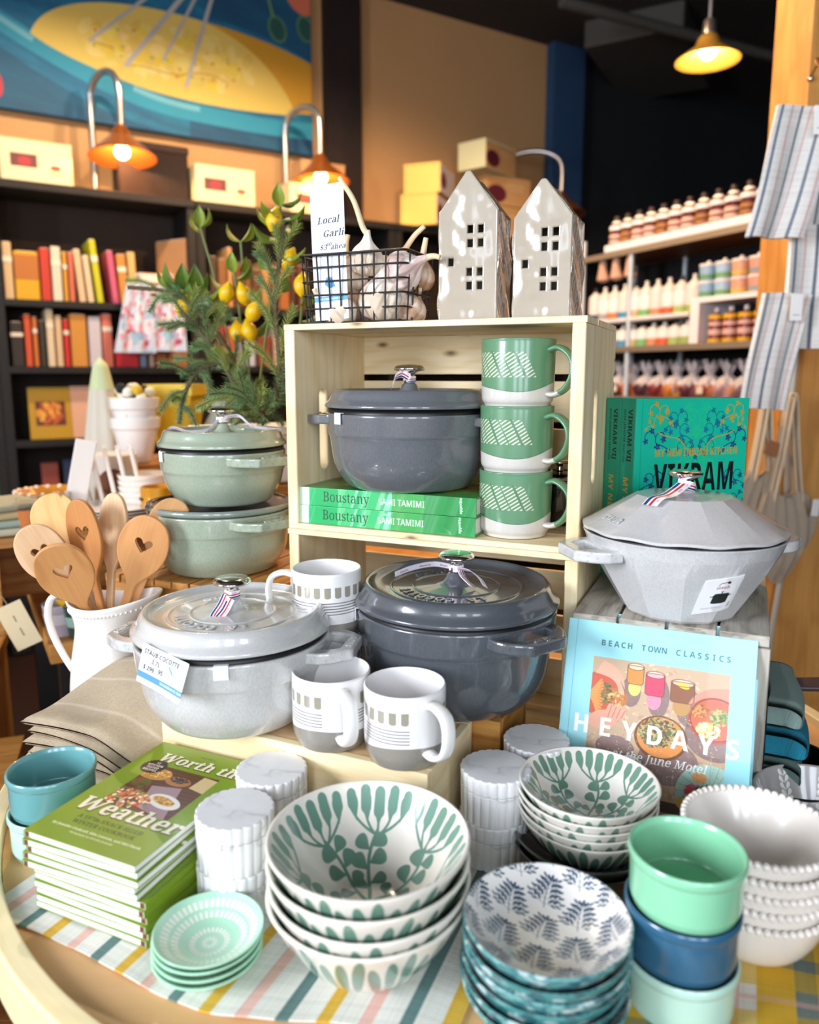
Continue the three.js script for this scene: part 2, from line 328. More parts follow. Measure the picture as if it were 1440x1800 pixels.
{
  const big = bowlGeo({ R: .096, H: .077, rf: .042, e: 1.65, th: .0042, seg: 96 });
  stackOf('leaf_bowl', bowlOf(big, bowlMat(texLeaf)), 4, W(-.038, .658), (k) => [.0125, .0205, .0185][k] || .018,
    (p) => `${p} large green leaf bowl of the stack at the table's front`, 'bowl', 'large green leaf bowls in a stack');
  const dark = bowlGeo({ R: .080, H: .04, rf: .038, e: 1.9, th: .0032 });
  stackOf('dark_bowl', bowlOf(dark, glaze(0x53554f)), 2, W(.197, .786), .0125, (p) => `${p === 'topmost' ? 'upper' : 'lower'} dark grey bowl under the small green leaf bowls`, 'bowl', 'dark grey bowls');
  const small = bowlGeo({ R: .0765, H: .05, rf: .034, e: 1.75, th: .0032, seg: 80 });
  stackOf('leaf_bowl', bowlOf(small, bowlMat(texLeafSmall)), 5, W(.198, .784, .0245), .0095, (p) => `${p} small green leaf bowl in the stack before the turquoise cookbook`, 'bowl', 'small green leaf bowls in a stack');
  const dish = bowlGeo({ R: .0727, H: .033, rf: .04, e: 2.7, th: .003, strip: 2, seg: 80 });
  const dm = [dishTex('#3d8684', '#1d5660', 4), dishTex('#6aa5a2', '#2c6a74', 9)].map((t) => bowlMat(t, .25));
  stackOf('sprig_dish', bowlOf(dish, [dm[1], dm[0], dm[0], dm[1], dm[0], dm[1]]), 6, W(.1185, .596), .0118, (p) => `${p} blue sprig dish of the stack at the table's front edge`, 'dish', 'blue sprig dishes in a stack', { jitter: .002 });
  const mint = bowlGeo({ R: .0512, H: .022, rf: .024, e: 1.7, th: .0028 });
  stackOf('mint_dish', bowlOf(mint, bowlMat(texMint, .3)), 4, W(-.189, .642), .0075, (p) => `${p} little mint dish with rings of white dashes, beside the green books`, 'dish', 'little mint dishes in a stack');
  solo('leaf_bowl', bowlGeo({ R: .078, H: .08, rf: .036, e: 1.9, th: .0038 }), bowlMat(texGreyLeaf), 'grey bowl with white leafy sprigs at the right edge of the table', 'bowl', W(.474, .802), .4);
  // white bowls with a beaded rim: the beads are a part
  const sb = bowlGeo({ R: .0695, H: .06, rf: .034, e: 2.1, th: .0036 });
  const beads = []; for (let k = 0; k < 58; k++) { const a = k / 58 * TAU, s = new THREE.SphereGeometry(.0037, 10, 7); s.scale(1, 1.05, 1); s.translate(cos(a) * .0682, .0602, sin(a) * .0682); beads.push(s); }
  const bg = merge(beads);
  stackOf('beaded_bowl', (name, p, turn, label, cat, group) => {
    const o = new THREE.Group(); o.name = name; o.position.copy(p); o.rotation.y = turn; scene.add(o); tag(o, label, cat, group);
    part('bowl_body', sb, M.cream, o); part('beaded_rim', bg, M.cream, o);
  }, 5, W(.338, .68), .0155, (p) => `${p} white bowl with a beaded rim, in the stack by the ramekins`, 'bowl', 'white beaded bowls in a stack');
}
function ramekin(color, pos, label) {
  const pr = soft([[0, .001], [.043, .001], [.0442, 0], [.0452, .001], [.0456, .004], [.0468, .006, .001], [.0472, .03], [.0474, .0395, .001], [.0494, .042, .0015], [.0500, .0465, .002], [.0488, .0502, .002], [.0468, .0495, .0015], [.0449, .045, .002], [.0436, .008, .006], [.03, .0055], [0, .0055]]);
  return solo('ramekin', lathe(pr, { seg: 80 }), glaze(color), label, 'ramekin', pos);
}
ramekin(0xb6dccc, W(.241, .607), 'pale mint ramekin at the bottom of the right-hand ramekin stack');
ramekin(0x2f5f7c, W(.2405, .6075, .0494), 'deep blue ramekin between two green ones');
ramekin(0x8acda4, W(.2415, .607, .0988), 'bright green ramekin on top of the blue one');
ramekin(0xb2dccb, W(-.424, .838), 'mint ramekin under the teal one at the left table rim');
ramekin(0x69a2a3, W(-.4225, .8385, .0494), 'teal ramekin stacked on a mint one beside the green books');

// fluted marble canisters: body and lid, two high
{
  const marble = pixels(512, 512, (u, v) => { const w = fbm(u, v, 3, 3, 71, 4), q = Math.abs(fbm(u + w * .35, v + w * .3, 4, 3, 77, 4) - .5), k = Math.exp(-q * 24) * smooth(.42, .66, fbm(u, v, 3, 4, 90, 3)); const b = 238 - 40 * k - 10 * fbm(u, v, 9, 9, 95, 3); return [b, b - 1, b - 3]; });
  const mm = phys(0xffffff, .34, { map: marble, clearcoat: .15 });
  const flute = (f, r, y) => { const k = Math.abs(sin(f * 12)); return [r - (r > .02 ? .0022 * (1 - Math.pow(k, .5)) * smooth(.02, .037, r) : 0), y]; };
  const uvm = (i, t, p, j, f) => [.5 + p[0] * cos(f) * 6 + p[1] * 3, .5 + p[0] * sin(f) * 6 + p[1] * 7];
  const bodyG = lathe(soft([[0, 0], [.0395, 0, .0006], [.0405, .036, .0006], [.0398, .0368], [0, .0368]], 2), { seg: 192, mod: flute, uv: uvm });
  const lidG = lathe(soft([[0, 0], [.0400, 0, .0008], [.0408, .017, .0012], [.0395, .0183, .0008], [0, .0183]], 2), { seg: 192, mod: flute, uv: uvm });
  const at = [['front left, behind the mint dishes', -.182, .73], ['between the green books and the wooden tray', -.159, .812], ['right of the large leaf bowls', .098, .816], ['against the dark side of the crates', .156, .884]];
  for (const [where, x, z] of at) for (const k of [0, 1]) {
    const t = thing('marble_canister', `${k ? 'upper' : 'lower'} fluted white marble canister of the pair ${where}`, 'canister', W(x + k * .001, z, k * .0556), rr(0, .5), 'fluted marble canisters');
    part('body', bodyG, mm, t); part('lid', lidG, mm, t, V(0, .0371, 0));
  }
}

// ------------------------------------------------------------------ the round table, its cloths, the crates and trays
{
  const R = .612, t = thing('round_table', 'round blond wooden table with a raised pale rim, crowded with kitchenware', 'table', W(.06, 1.067, -TABLE));
  const top = lathe(soft([[0, TABLE - .03], [R - .02, TABLE - .03], [R - .02, TABLE], [0, TABLE]]), { seg: 128, uv: (i, tt, p, j, f) => [.5 + p[0] * cos(f) * 1.1, .5 + p[0] * sin(f) * 1.1] });
  part('table_top', top, M.maple, t);
  const rimTex = woodTex(0xefe2b4, 0xdcc88e, { s: 61, rings: 5, contrast: .7 });
  part('rim', lathe(soft([[R - .019, TABLE - .045], [R + .004, TABLE - .045, .003], [R + .004, TABLE + .013, .004], [R - .019, TABLE + .013, .003], [R - .019, TABLE - .045]]), { seg: 160, uv: (i, tt) => [i * 8, tt] }), phys(0xffffff, .4, { map: rimTex }), t);
  const leg = lathe(soft([[0, 0], [.02, 0, .003], [.03, TABLE - .05, .003], [0, TABLE - .05]]), { seg: 20 });
  for (const a of [.6, 2.2, 3.75, 5.3]) part('leg', leg, M.amber, t, V(cos(a) * .42, 0, sin(a) * .42));
  part('apron', lathe(soft([[.43, TABLE - .1], [.45, TABLE - .1], [.45, TABLE - .03], [.43, TABLE - .03], [.43, TABLE - .1]]), { seg: 64 }), M.amber, t);
}
{ // striped runner: stripes repeat yellow, green, pink every .034 m along the row
  const tex = canvasTex(1024, 512, (x, w, h) => {
    x.fillStyle = '#e8e6dc'; x.fillRect(0, 0, w, h);
    for (let k = 0; k < 16; k++) { const u = w - (k * .034 + .009) / .51 * w, c = ['#e0b13a', '#60807c', '#e8b9ac'][k % 3]; x.fillStyle = c; x.fillRect(u - 12, 0, k ? 23 : 34, h); }
    x.globalAlpha = .03; for (let k = 0; k < 400; k++) { x.fillStyle = k % 2 ? '#000' : '#fff'; x.fillRect(hash(k, 1, 2) * w, 0, 2, h); x.fillRect(0, hash(k, 3, 2) * h, w, 2); }
  });
  const f = (u, v) => { const a = lerp(-.69, -.2, u) + .016 * (1 - v) * (u - .5) , n = lerp(.472 + .045 * smooth(.55, 1, u), .80, v) + .006 * sin(u * 9); const p = UN(a, n, .0022 + .0008 * sin(u * 21 + v * 7) * (1 - v) + .0006 * sin(u * 50)); return p; };
  solo('striped_runner', sheet(80, 24, (u, v) => f(u, v), .0018), std(0xffffff, .92, { map: tex, bumpMap: rep(weave, 6, 4), bumpScale: .0004 }), 'off-white striped table runner in yellow, pink and grey-green under the leaf bowls', 'table runner');
}
{ // yellow checked cloth
  const tex = canvasTex(512, 512, (x, w, h) => {
    x.fillStyle = '#efe7da'; x.fillRect(0, 0, w, h); const B = [[0, .27, '#e6b01c'], [.27, .43, '#6a7974'], [.43, .7, '#e6b01c'], [.82, .88, '#e9b4a4']];
    for (const [a, b, c] of B) { x.globalAlpha = .9; x.fillStyle = c; x.fillRect(a * w, 0, (b - a) * w, h); }
    for (const [a, b, c] of B) { x.globalAlpha = .55; x.fillStyle = c; x.fillRect(0, a * h, w, (b - a) * h); }
    x.globalAlpha = .06; for (let k = 0; k < 200; k++) { x.fillStyle = k % 2 ? '#000' : '#fff'; x.fillRect(hash(k, 1, 5) * w, 0, 1, h); x.fillRect(0, hash(k, 3, 5) * h, w, 1); }
  });
  const f = (u, v) => { const a = lerp(-.078, .3, u), n = lerp(.52 + .12 * u, .87, v); const p = UN(a, n, .0035 + .004 * smooth(.45, 1, u) * (1 + sin(u * 17 + v * 5)) * (1 - v * .6) + .0006 * sin(u * 40)), dx = p.x - .06, dz = p.z + 1.067, r = Math.hypot(dx, dz);
    p.y += .0125 * smooth(.565, .595, r); if (r > .6185) { const q = (.6185 + .004 * smooth(.6185, .63, r)) / r; p.y -= (r - .6185) * 1.0; p.x = .06 + dx * q; p.z = -1.067 + dz * q; } return p; };
  solo('checked_cloth', sheet(60, 40, (u, v) => f(u, v), .002, { su: 3.2, sv: 3 }), std(0xffffff, .92, { map: tex, bumpMap: rep(weave, 6, 6), bumpScale: .0004 }), 'yellow, grey and white checked cloth under the ramekins at the front right', 'tablecloth');
}
// pine crates: opening towards the shopper
function crate(label, h) {
  const Wd = .457, Dp = .241, H = .3148, t = thing('pine_crate', label, 'crate', UN(-.6527, 1.005, h), YAW, 'stacked pine crates');
  const st = .009, pt = .018, ih = H - st * 2;
  const s = new THREE.Shape(); s.moveTo(0, 0); s.lineTo(Dp - st, 0); s.lineTo(Dp - st, ih); s.lineTo(0, ih); s.closePath();
  const hole = new THREE.Path(), hw = .012, hy0 = ih * .3, hy1 = ih * .66, hx = .084; hole.absarc(hx, hy1, hw, 0, PI, false); hole.absarc(hx, hy0, hw, PI, TAU, false); hole.closePath(); s.holes.push(hole);
  for (const x of [0, Wd - pt]) {
    const g = grainUV(extrude(s, pt, .0012, 12, 1), 'y', 2, rnd(), rnd()); g.rotateY(PI / 2);
    const o = part('end_panel', g, M.pine, t, V(x, st, 0));
  }
  const sw = .074, gap = (Dp - sw * 3) / 2;
  for (const y of [st / 2, H - st / 2]) for (let k = 0; k < 3; k++) part('slat', board(Wd + .002 * rnd(), st, sw, { ou: rnd(), ov: rnd() }), M.pine, t, V(Wd / 2 + rr(-.001, .001), y, -(sw / 2 + k * (sw + gap))), [0, rr(-.003, .003), 0]);
  const bw = .0655, bg = (ih - bw * 4) / 3;
  for (let k = 0; k < 4; k++) part('slat', board(Wd, bw, st, { ou: rnd(), ov: rnd() }), M.pine, t, V(Wd / 2, st + bw / 2 + k * (bw + bg), -Dp + st / 2));
  return t;
}
crate('lower pine crate behind the dark grey cocotte, its opening to the front', 0);
crate('upper pine crate holding a grey cocotte, cookbooks and green mugs', .315);
{ // low tray under the pale cocotte and white mugs, with a rail frame and a let-in panel
  const L = .372, D = .147, H = .12, t = thing('wooden_tray', 'low upturned pine tray carrying the pale cocotte and two white mugs', 'tray', UN(-.667, .718, .0016), YAW);
  part('front_board', board(L, H, .011, { ou: .2, ov: .4 }), M.pine, t, V(L / 2, H / 2, -.0055));
  part('back_board', board(L, H, .011, { ou: .7, ov: .1 }), M.pine, t, V(L / 2, H / 2, -D + .0055));
  for (const x of [.0055, L - .0055]) part('side_board', board(.011, H, D - .022, { grain: 'z', ou: rnd() }), M.pine, t, V(x, H / 2, -D / 2));
  part('panel', board(L - .022, .006, D - .022, { ou: .5, ov: .8 }), std(0xf3dccb, .6, { map: T.pine }), t, V(L / 2, H - .0045, -D / 2));
}
{ // second box behind it, under the dark cocotte
  const L = .440, D = .123, H = .12, t = thing('wooden_box', 'amber wooden box between the tray and the crates, under the dark grey cocotte', 'box', UN(-.70, .873, .0016), YAW);
  part('front_board', board(L, H, .012), M.amber, t, V(L / 2, H / 2, -.006));
  part('back_board', board(L, H, .012, { ou: .4 }), M.amber, t, V(L / 2, H / 2, -D + .006));
  for (const x of [.006, L - .006]) part('side_board', board(.012, H, D - .024, { grain: 'z' }), M.amber, t, V(x, H / 2, -D / 2));
  for (let k = 0; k < 2; k++) part('top_board', board(L - .026, .01, .047, { ou: k * .3, ov: .5 }), M.amber, t, V(L / 2, H - .0052, -.0375 - k * .049));
}
{ // weathered grey box on the right
  const L = .236, D = .34, H = .25, t = thing('grey_wooden_box', 'weathered grey wooden box behind the turquoise cookbook, under the faceted pot', 'box', UN(-.193, .957, 0), YAW);
  const n = 3, w = (D - .004 * (n - 1)) / n;
  for (let k = 0; k < 4; k++) part('plank', board(L / 4 - .0035, .014, D, { grain: 'z', ou: rnd(), ov: rnd(), scale: 3 }), M.grey, t, V(L / 4 * (k + .5), H - .007, -D / 2));
  for (const z of [-.008, -D + .008]) for (let k = 0; k < 3; k++) part('plank', board(L - .03, (H - .016) / 3 - .003, .014, { ou: rnd(), ov: rnd(), scale: 3 }), M.grey, t, V(L / 2, (H - .016) / 3 * (k + .5), z));
  for (const x of [.0075, L - .0075]) part('side_board', board(.015, H - .015, D, { grain: 'y', ou: rnd(), ov: rnd(), scale: 3 }), M.grey, t, V(x, (H - .015) / 2, -D / 2));
}
{ // slatted box under the sage cocottes
  const L = .325, D = .27, H = .222, t = thing('slatted_box', 'brown slatted wooden box under the two sage green cocottes', 'box', UN(-.985, .945, 0), YAW);
  for (const [z, k] of [[-.008, 0], [-D + .008, 1]]) for (const y of [.05, .125, H - .034]) part('side_board', board(L, .048, .014, { ou: rnd(), ov: rnd() }), M.amber, t, V(L / 2, y, z));
  for (const x of [.012, L - .012]) for (const z of [-.024, -D + .024]) part('post', board(.02, H - .014, .02, { grain: 'y', ou: rnd() }), M.amber, t, V(x, (H - .014) / 2, z));
  for (let k = 0; k < 9; k++) part('slat', board(.0325, .014, D + .004, { grain: 'z', ou: rnd(), ov: rnd(), bevel: .002 }), M.amber, t, V(.018 + k * .0361, H - .007, -D / 2));
}

// ------------------------------------------------------------------ enamelled cast iron pots
const enamel = (c, sp = true) => phys(c, .24, { map: rep(speckle, sp ? 5 : 1, sp ? 3 : 1), clearcoat: 1, clearcoatRoughness: .05 });
function letters(text, r, y, a0, step, size, raise, flip = 1) {
  const out = [];
  [...text].forEach((ch, i) => {
    if (ch === ' ') return;
    const g = new TextGeometry(ch, { font, size, depth: raise, curveSegments: 3, bevelEnabled: false }); g.computeBoundingBox(); g.translate(-g.boundingBox.max.x / 2, 0, 0);
    g.rotateX(-PI / 2); g.translate(0, 0, size / 2); if (flip < 0) g.rotateY(PI);   // lie flat; flipped letters stand with their tops outward
    const a = a0 + i * step * flip; g.translate(0, y, r); g.rotateY(a); out.push(g);
  });
  return merge(out);
}
function handleGeo(w, reach, barW, th) {
  const s = new THREE.Shape(), a = w / 2, b = a * .62;
  s.moveTo(-a, -.012); s.lineTo(-a, .004); s.quadraticCurveTo(-a * .95, reach * .5, -b, reach - .006); s.quadraticCurveTo(-b * .9, reach, -b * .7, reach); s.lineTo(b * .7, reach); s.quadraticCurveTo(b * .9, reach, b, reach - .006); s.quadraticCurveTo(a * .95, reach * .5, a, .004); s.lineTo(a, -.012); s.closePath();
  const h = new THREE.Path(), c = a - barW * 1.1, d = b - barW * .55, e = reach - barW; h.moveTo(-c, .002); h.lineTo(c, .002); h.quadraticCurveTo(c, e * .6, d, e); h.lineTo(-d, e); h.quadraticCurveTo(-c, e * .6, -c, .002); s.holes.push(h);
  const g = extrude(s, th, .0028, 10, 3); g.rotateX(PI / 2); g.translate(0, th / 2, 0); return g;   // reaches towards +z
}
const knobG = lathe(soft([[0, 0], [.009, 0], [.008, .004], [.0072, .012, .002], [.011, .0165, .003], [.0235, .019, .002], [.0245, .0215, .0015], [.021, .0265, .004], [.008, .0285, .004], [0, .0286]]), { seg: 40 });
const clipG = (() => { const g = [board(.017, .016, .0012, {}), board(.017, .0012, .011, {})]; g[0].translate(0, -.008, .0012); g[1].translate(0, .0004, -.004); return merge(g); })();
const tricolor = canvasTex(512, 64, (x) => {
  x.fillStyle = '#f2eef2'; x.fillRect(0, 0, 512, 64); x.fillStyle = '#c3282e'; x.fillRect(0, 25, 512, 12); x.fillStyle = '#27356f'; x.fillRect(0, 46, 512, 14);
  x.fillStyle = '#b04a72'; x.font = 'bold 17px serif'; for (let k = 0; k < 4; k++) x.fillText('staub', 20 + k * 128, 18);
});
const ribbonWhite = canvasTex(512, 64, (x) => { x.fillStyle = '#f1ebf0'; x.fillRect(0, 0, 512, 64); x.fillStyle = '#a3304f'; x.font = 'bold 30px serif'; for (let k = 0; k < 3; k++) x.fillText('staub', 24 + k * 175, 42); x.fillStyle = '#5b557c'; x.fillRect(0, 58, 512, 6); });
const M_tri = std(0xffffff, .6, { map: tricolor, side: THREE.DoubleSide }), M_rib = std(0xffffff, .6, { map: ribbonWhite, side: THREE.DoubleSide });
function ribbon(pts, width, side, seg = 30) {
  const c = new THREE.CatmullRomCurve3(pts, false, 'centripetal');
  return sheet(seg, 2, (u, v) => { const s = typeof side === 'function' ? side(u) : side; return c.getPoint(u).addScaledVector(s, (v - .5) * width); }, .0006);
}
function pot({ name = 'cocotte', label, pos, turn, R, H, color, lid = true, lidColor = color, knobRing = true, gap = .004, text = null, raise = .0012, handleW = .105, group, clip = null, speck = true, foot = .8, lidShow = true, innerLid = false }) {
  const t = thing(name, label, 'cooking pot', pos, turn, group), m = enamel(color, speck), Rb = R * foot;
  const band = H - .034;
  part('body', lathe(soft([[0, .003], [Rb * .8, .003], [Rb * .84, .0005, .002], [Rb * .92, .003, .006], [R * .9, .03, .03], [R * .945, band - .002, .01], [R * .965, band + .002, .0025], [R * .985, H - .002, .002], [R * .975, H, .001], [R * .93, H, .001], [R * .91, band, .01], [R * .85, .02, .02], [0, .01]], 5), { seg: 112, uv: (i, tt) => [i * 3, tt] }), m, t);
  const hg = handleGeo(handleW, .043, .017, .0145);
  for (const s of [1, -1]) {
    const h = part('handle', hg, m, t, V(s * R * .965, H - .0115, 0), [0, s * PI / 2, 0]);
    const word = new TextGeometry('STAUB', { font, size: .008, depth: .0014, curveSegments: 2 }); word.computeBoundingBox(); word.translate(-word.boundingBox.max.x / 2, 0, 0); word.rotateX(-PI / 2); word.translate(0, .0071, .0385);
    part('raised_lettering', word, m, h);
  }
  if (lid) {
    const L = new THREE.Group(); L.name = 'lid'; L.position.y = H + gap; t.add(L);
    const lm = lidColor === color ? m : enamel(lidColor, speck);
    part('lip', lathe([[R * .9, -.018], [R * .95, -.012], [R * .965, .003], [R * .5, .003]], { seg: 80 }), M.black, L);
    part('cover', lathe(soft([[R * .955, 0], [R * 1.0, .0005, .001], [R * 1.005, .0045, .002], [R * .975, .0085, .004], [R * .945, .012, .004], [R * .915, .0225, .006], [R * .885, .027, .004], [R * .855, .027, .003], [R * .815, .0195, .006], [R * .7, .0175], [R * .655, .0175], [R * .648, .0192, .001], [R * .63, .0192, .001], [R * .623, .0175], [R * .44, .0182], [R * .433, .02, .001], [R * .417, .02, .001], [R * .41, .0185], [R * .2, .021], [R * .12, .024, .01], [R * .085, .035, .004], [R * .06, .0365, .002], [0, .0365]], 3), { seg: 128, uv: (i, tt) => [i * 3, tt * 2] }), lm, L);
    if (text) part('raised_lettering', letters(text, R * .525, .0182, .4 - (turn || 0), .185, .0135, raise, -1), lm, L);
    part('knob', knobG, M.chrome, L, V(0, .0365, 0));
    t.userData.top = H + gap + .0365;
  }
  if (clip !== null) part('lid_clip', clipG, M.plastic, t, V(sin(clip) * R * .99, H + .001, cos(clip) * R * .99), [0, clip, 0]);
  return t;
}
const dirTurn = (dx, dfwd) => Math.atan2(dfwd, dx);    // rotation.y that points a pot's handles along (dx, dfwd)
// the ribbons tied to a pot's knob, built in world axes about the knob's stem
function tie(t, pts, width, side, mat, label) { const o = part('ribbon', ribbon(pts.map((p) => V(...p)), width, side), mat, t, V(0, 0, 0)); o.rotation.y = -t.rotation.y; o.position.y = t.userData.top; return o; }
const loopPts = [[-.0095, .006, 0], [0, .0055, .0095], [.0095, .006, 0], [0, .0065, -.0095], [-.0095, .006, .001]];
{
  const p1 = pot({ label: 'pale grey cocotte with a price card on its rim, on the wooden tray', pos: UN(-.588, .771, .1218), turn: dirTurn(.985, -.17), R: .1255, H: .106, gap: .0085, color: 0xd2d2ce, text: 'LA COCOTTE     STAUB     ', clip: .28, handleW: .1 });
  tie(p1, loopPts, .009, V(0, 1, 0), M_tri);
  tie(p1, [[-.006, .006, .009], [-.010, -.004, .016], [-.018, -.018, .028], [-.016, -.021, .032], [-.006, -.012, .024], [.001, .002, .012]], .011, V(.75, -.3, .3).normalize(), M_tri);
  const p2 = pot({ label: 'large dark grey cocotte with a nickel knob in front of the lower crate', pos: W(.063, .998, .1218), turn: dirTurn(.58, -.81), R: .1375, H: .128, gap: .006, color: 0x55595e, text: 'LA COCOTTE     STAUB     ', clip: -.45 });
  tie(p2, loopPts, .009, V(0, 1, 0), M_rib);
  tie(p2, [[-.009, .008, .002], [-.03, .012, .006], [-.06, .009, .016], [-.082, .002, .022]], .0125, V(.0, .75, .65), M_rib);
  tie(p2, [[.006, .006, .008], [.018, .006, .02], [.03, -.002, .03], [.036, -.011, .036]], .0125, V(-.6, .5, .6), M_rib);
  tie(p2, [[.004, .006, .009], [.008, -.002, .02], [.02, -.012, .032]], .0125, V(-.7, .4, .5), M_tri);
  const p3 = pot({ label: 'grey cocotte inside the upper crate, on two green cookbooks', pos: UN(-.4826, 1.093, .3815), turn: YAW + .1, R: .131, H: .116, gap: .008, color: 0x696c70, clip: -.62 });
  tie(p3, loopPts, .009, V(0, 1, 0), M_tri);
  tie(p3, [[0, .008, .009], [-.012, .014, .012], [-.022, .008, .014], [-.026, -.004, .017]], .012, V(.3, .9, .3).normalize(), M_tri);
  const p4 = pot({ label: 'upper sage green cocotte with a white ribbon round its knob', pos: W(-.32, 1.305, .3385), turn: dirTurn(.72, -.7), R: .1075, H: .090, gap: .008, color: 0xa6b39d, clip: -.18, group: 'sage green cocottes', speck: true });
  tie(p4, loopPts, .009, V(0, 1, 0), M_rib);
  tie(p4, [[-.006, .004, .008], [-.02, -.010, .012], [-.055, -.0145, .01], [-.085, -.0078, .004], [-.101, -.022, -.002], [-.108, -.036, -.004]], .010, V(.1, .6, .8).normalize(), M_rib);
  tie(p4, [[.006, .01, .006], [.03, .012, .004], [.05, -.004, .004], [.078, -.010, .0], [.1, -.012, -.004]], .010, V(.1, .6, .8).normalize(), M_rib);
  const p5 = pot({ label: 'lower sage green cocotte with its lid turned over, on the slatted box', pos: W(-.328, 1.303, .222), turn: dirTurn(.72, -.7), R: .1235, H: .106, color: 0xa6b39d, lid: false, group: 'sage green cocottes' });
  const L = new THREE.Group(); L.name = 'lid'; L.position.y = .1065; p5.add(L);   // upside down: its black inside shows
  part('lid_inside', lathe(soft([[0, .006], [.112, .0065, .002], [.117, .0115, .003], [.121, .0115, .002], [.1215, .008]], 3), { seg: 96, mod: (f, r, y) => [r, y + (r < .1 && r > .04 ? .0014 * Math.max(0, cos(f * 14) * cos(r * 300)) : 0)] }), phys(0x111213, .3, { clearcoat: .6 }), L);
  part('lid_rim', lathe(soft([[.1215, .0115], [.1245, .009, .002], [.1245, .004, .002], [.119, 0], [.02, 0]], 3), { seg: 96 }), enamel(0x8d9a90), L);
}
{ // faceted pale pot: twelve flats on body and lid
  const m = phys(0xd6d5d3, .3, { clearcoat: .8, clearcoatRoughness: .08, map: rep(speckle, 4) }), N = 12, t = thing('faceted_pot', 'pale faceted pot with a pointed lid on the weathered grey box', 'cooking pot', UN(-.068, 1.030, .2505), dirTurn(.97, .23));
  const R = .1255, H = .105, facet = (f) => { const a = ((f / TAU * N) % 1 + 1) % 1 - .5; return cos(PI / N) / cos(a * TAU / N); };
  const bm = (f, r, y) => [r * lerp(facet(f), 1, smooth(.06, .094, y)), y];
  const seg = N * 8;
  part('body', toCreasedNormals(lathe([[0, .002], [.066, .002], [.0675, 0], [.072, .004], [.0955, .042], [.111, .068], [.1195, .088], [.1235, .1], [R, H - .001], [R - .001, H], [R - .009, H], [R - .014, .09], [.07, .01], [0, .008]], { seg, mod: bm, uv: (i, tt) => [i * 3, tt] }), .13), m, t);
  part('lip', lathe([[R - .012, H - .003], [R - .003, H - .002], [R - .003, H + .004], [.05, H + .006]], { seg: 80 }), M.black, t);
  const L = new THREE.Group(); L.name = 'lid'; L.position.y = H + .0032; t.add(L);
  const lmod = (f, r, y) => [r * (r > .03 ? lerp(facet(f + TAU / N / 2), 1, smooth(.112, .124, r)) : 1), y + (r > .1 ? .0009 * cos(f * N) * smooth(.1, .126, r) : 0)];
  part('cover', toCreasedNormals(lathe([[R - .006, -.001], [R + .0005, .0005], [R + .001, .004], [.118, .0085], [.062, .042], [.0595, .0433], [.024, .0445], [.014, .047], [.010, .05], [0, .05]], { seg, mod: lmod, uv: (i, tt) => [i * 3, tt] }), .16), m, L);
  const word = new TextGeometry('STAUB', { font, size: .009, depth: .001, curveSegments: 2 }); word.computeBoundingBox(); word.translate(-word.boundingBox.max.x / 2, 0, 0); word.rotateX(-1.05); word.translate(0, .0150, .1085); word.rotateY(-1.5);
  part('raised_lettering', word, m, L);
  part('knob', lathe(soft([[0, 0], [.009, 0], [.007, .006, .002], [.0075, .013, .002], [.026, .021, .003], [.0275, .0245, .002], [.02, .0275, .004], [0, .0272]]), { seg: 12 }), M.chrome, L, V(0, .05, 0)).scale.set(.82, .9, .82);
  const hg = handleGeo(.094, .041, .018, .0145);
  for (const s of [1, -1]) part('handle', hg, m, t, V(s * (R - .004), H - .02, 0), [0, s * PI / 2, 0]);
  t.userData.top = H + .0032 + .05;
  tie(t, [[-.009, .008, 0], [0, .007, .010], [.010, .004, .008], [.013, .001, 0], [0, .007, -.0095], [-.009, .008, .001]], .011, V(0, 1, 0), M_tri);
  tie(t, [[-.004, .009, .010], [-.014, .005, .02], [-.032, -.002, .034], [-.05, -.0045, .044], [-.06, -.012, .05]], .02, V(.66, .0, .75), M_tri);
  // product sticker on the body: white, with a small drawing of a pot
  const st = canvasTex(512, 470, (x) => {
    x.fillStyle = '#f6f4f4'; x.fillRect(0, 0, 512, 470); x.fillStyle = '#151515';
    x.lineWidth = 9; x.strokeStyle = '#151515'; x.beginPath(); x.moveTo(205, 95); x.quadraticCurveTo(225, 50, 262, 66); x.quadraticCurveTo(300, 46, 330, 70); x.stroke(); x.beginPath(); x.ellipse(318, 62, 22, 16, .5, 0, TAU); x.fill();
    x.fillStyle = '#a02b35'; x.font = 'bold 56px serif'; x.textAlign = 'center'; x.fillText('staub', 268, 142); x.fillStyle = '#151515';
    x.fillRect(190, 240, 190, 92); x.beginPath(); x.ellipse(285, 330, 95, 18, 0, 0, PI); x.fill(); x.beginPath(); x.moveTo(182, 238); x.lineTo(205, 206); x.lineTo(365, 206); x.lineTo(390, 238); x.fill(); x.fillRect(150, 236, 270, 12); x.fillRect(279, 184, 12, 24); x.fillRect(268, 178, 34, 8);
    x.fillStyle = '#8d8d95'; x.font = 'italic 30px serif'; x.fillText('fabriqué en France', 225, 412); x.fillStyle = '#151515'; x.fillRect(440, 360, 7, 66); x.fillRect(456, 352, 7, 66);
  }, { wrap: false });
  const a0 = -.1, wid = .5;
  part('sticker', sheet(14, 8, (u, v) => { const y = .020 + .05 * v + (u - .5) * .008, a = a0 + (u - .5) * wid * (1.12 - .3 * v), prof = y < .042 ? lerp(.072, .0955, (y - .004) / .038) : y < .068 ? lerp(.0955, .111, (y - .042) / .026) : lerp(.111, .1195, (y - .068) / .02); const r = prof * lerp(facet(PI / 2 - a), 1, smooth(.06, .094, y)) + .0009; return V(sin(a) * r, y, cos(a) * r); }, .0006), std(0xffffff, .4, { map: st }), t);
}

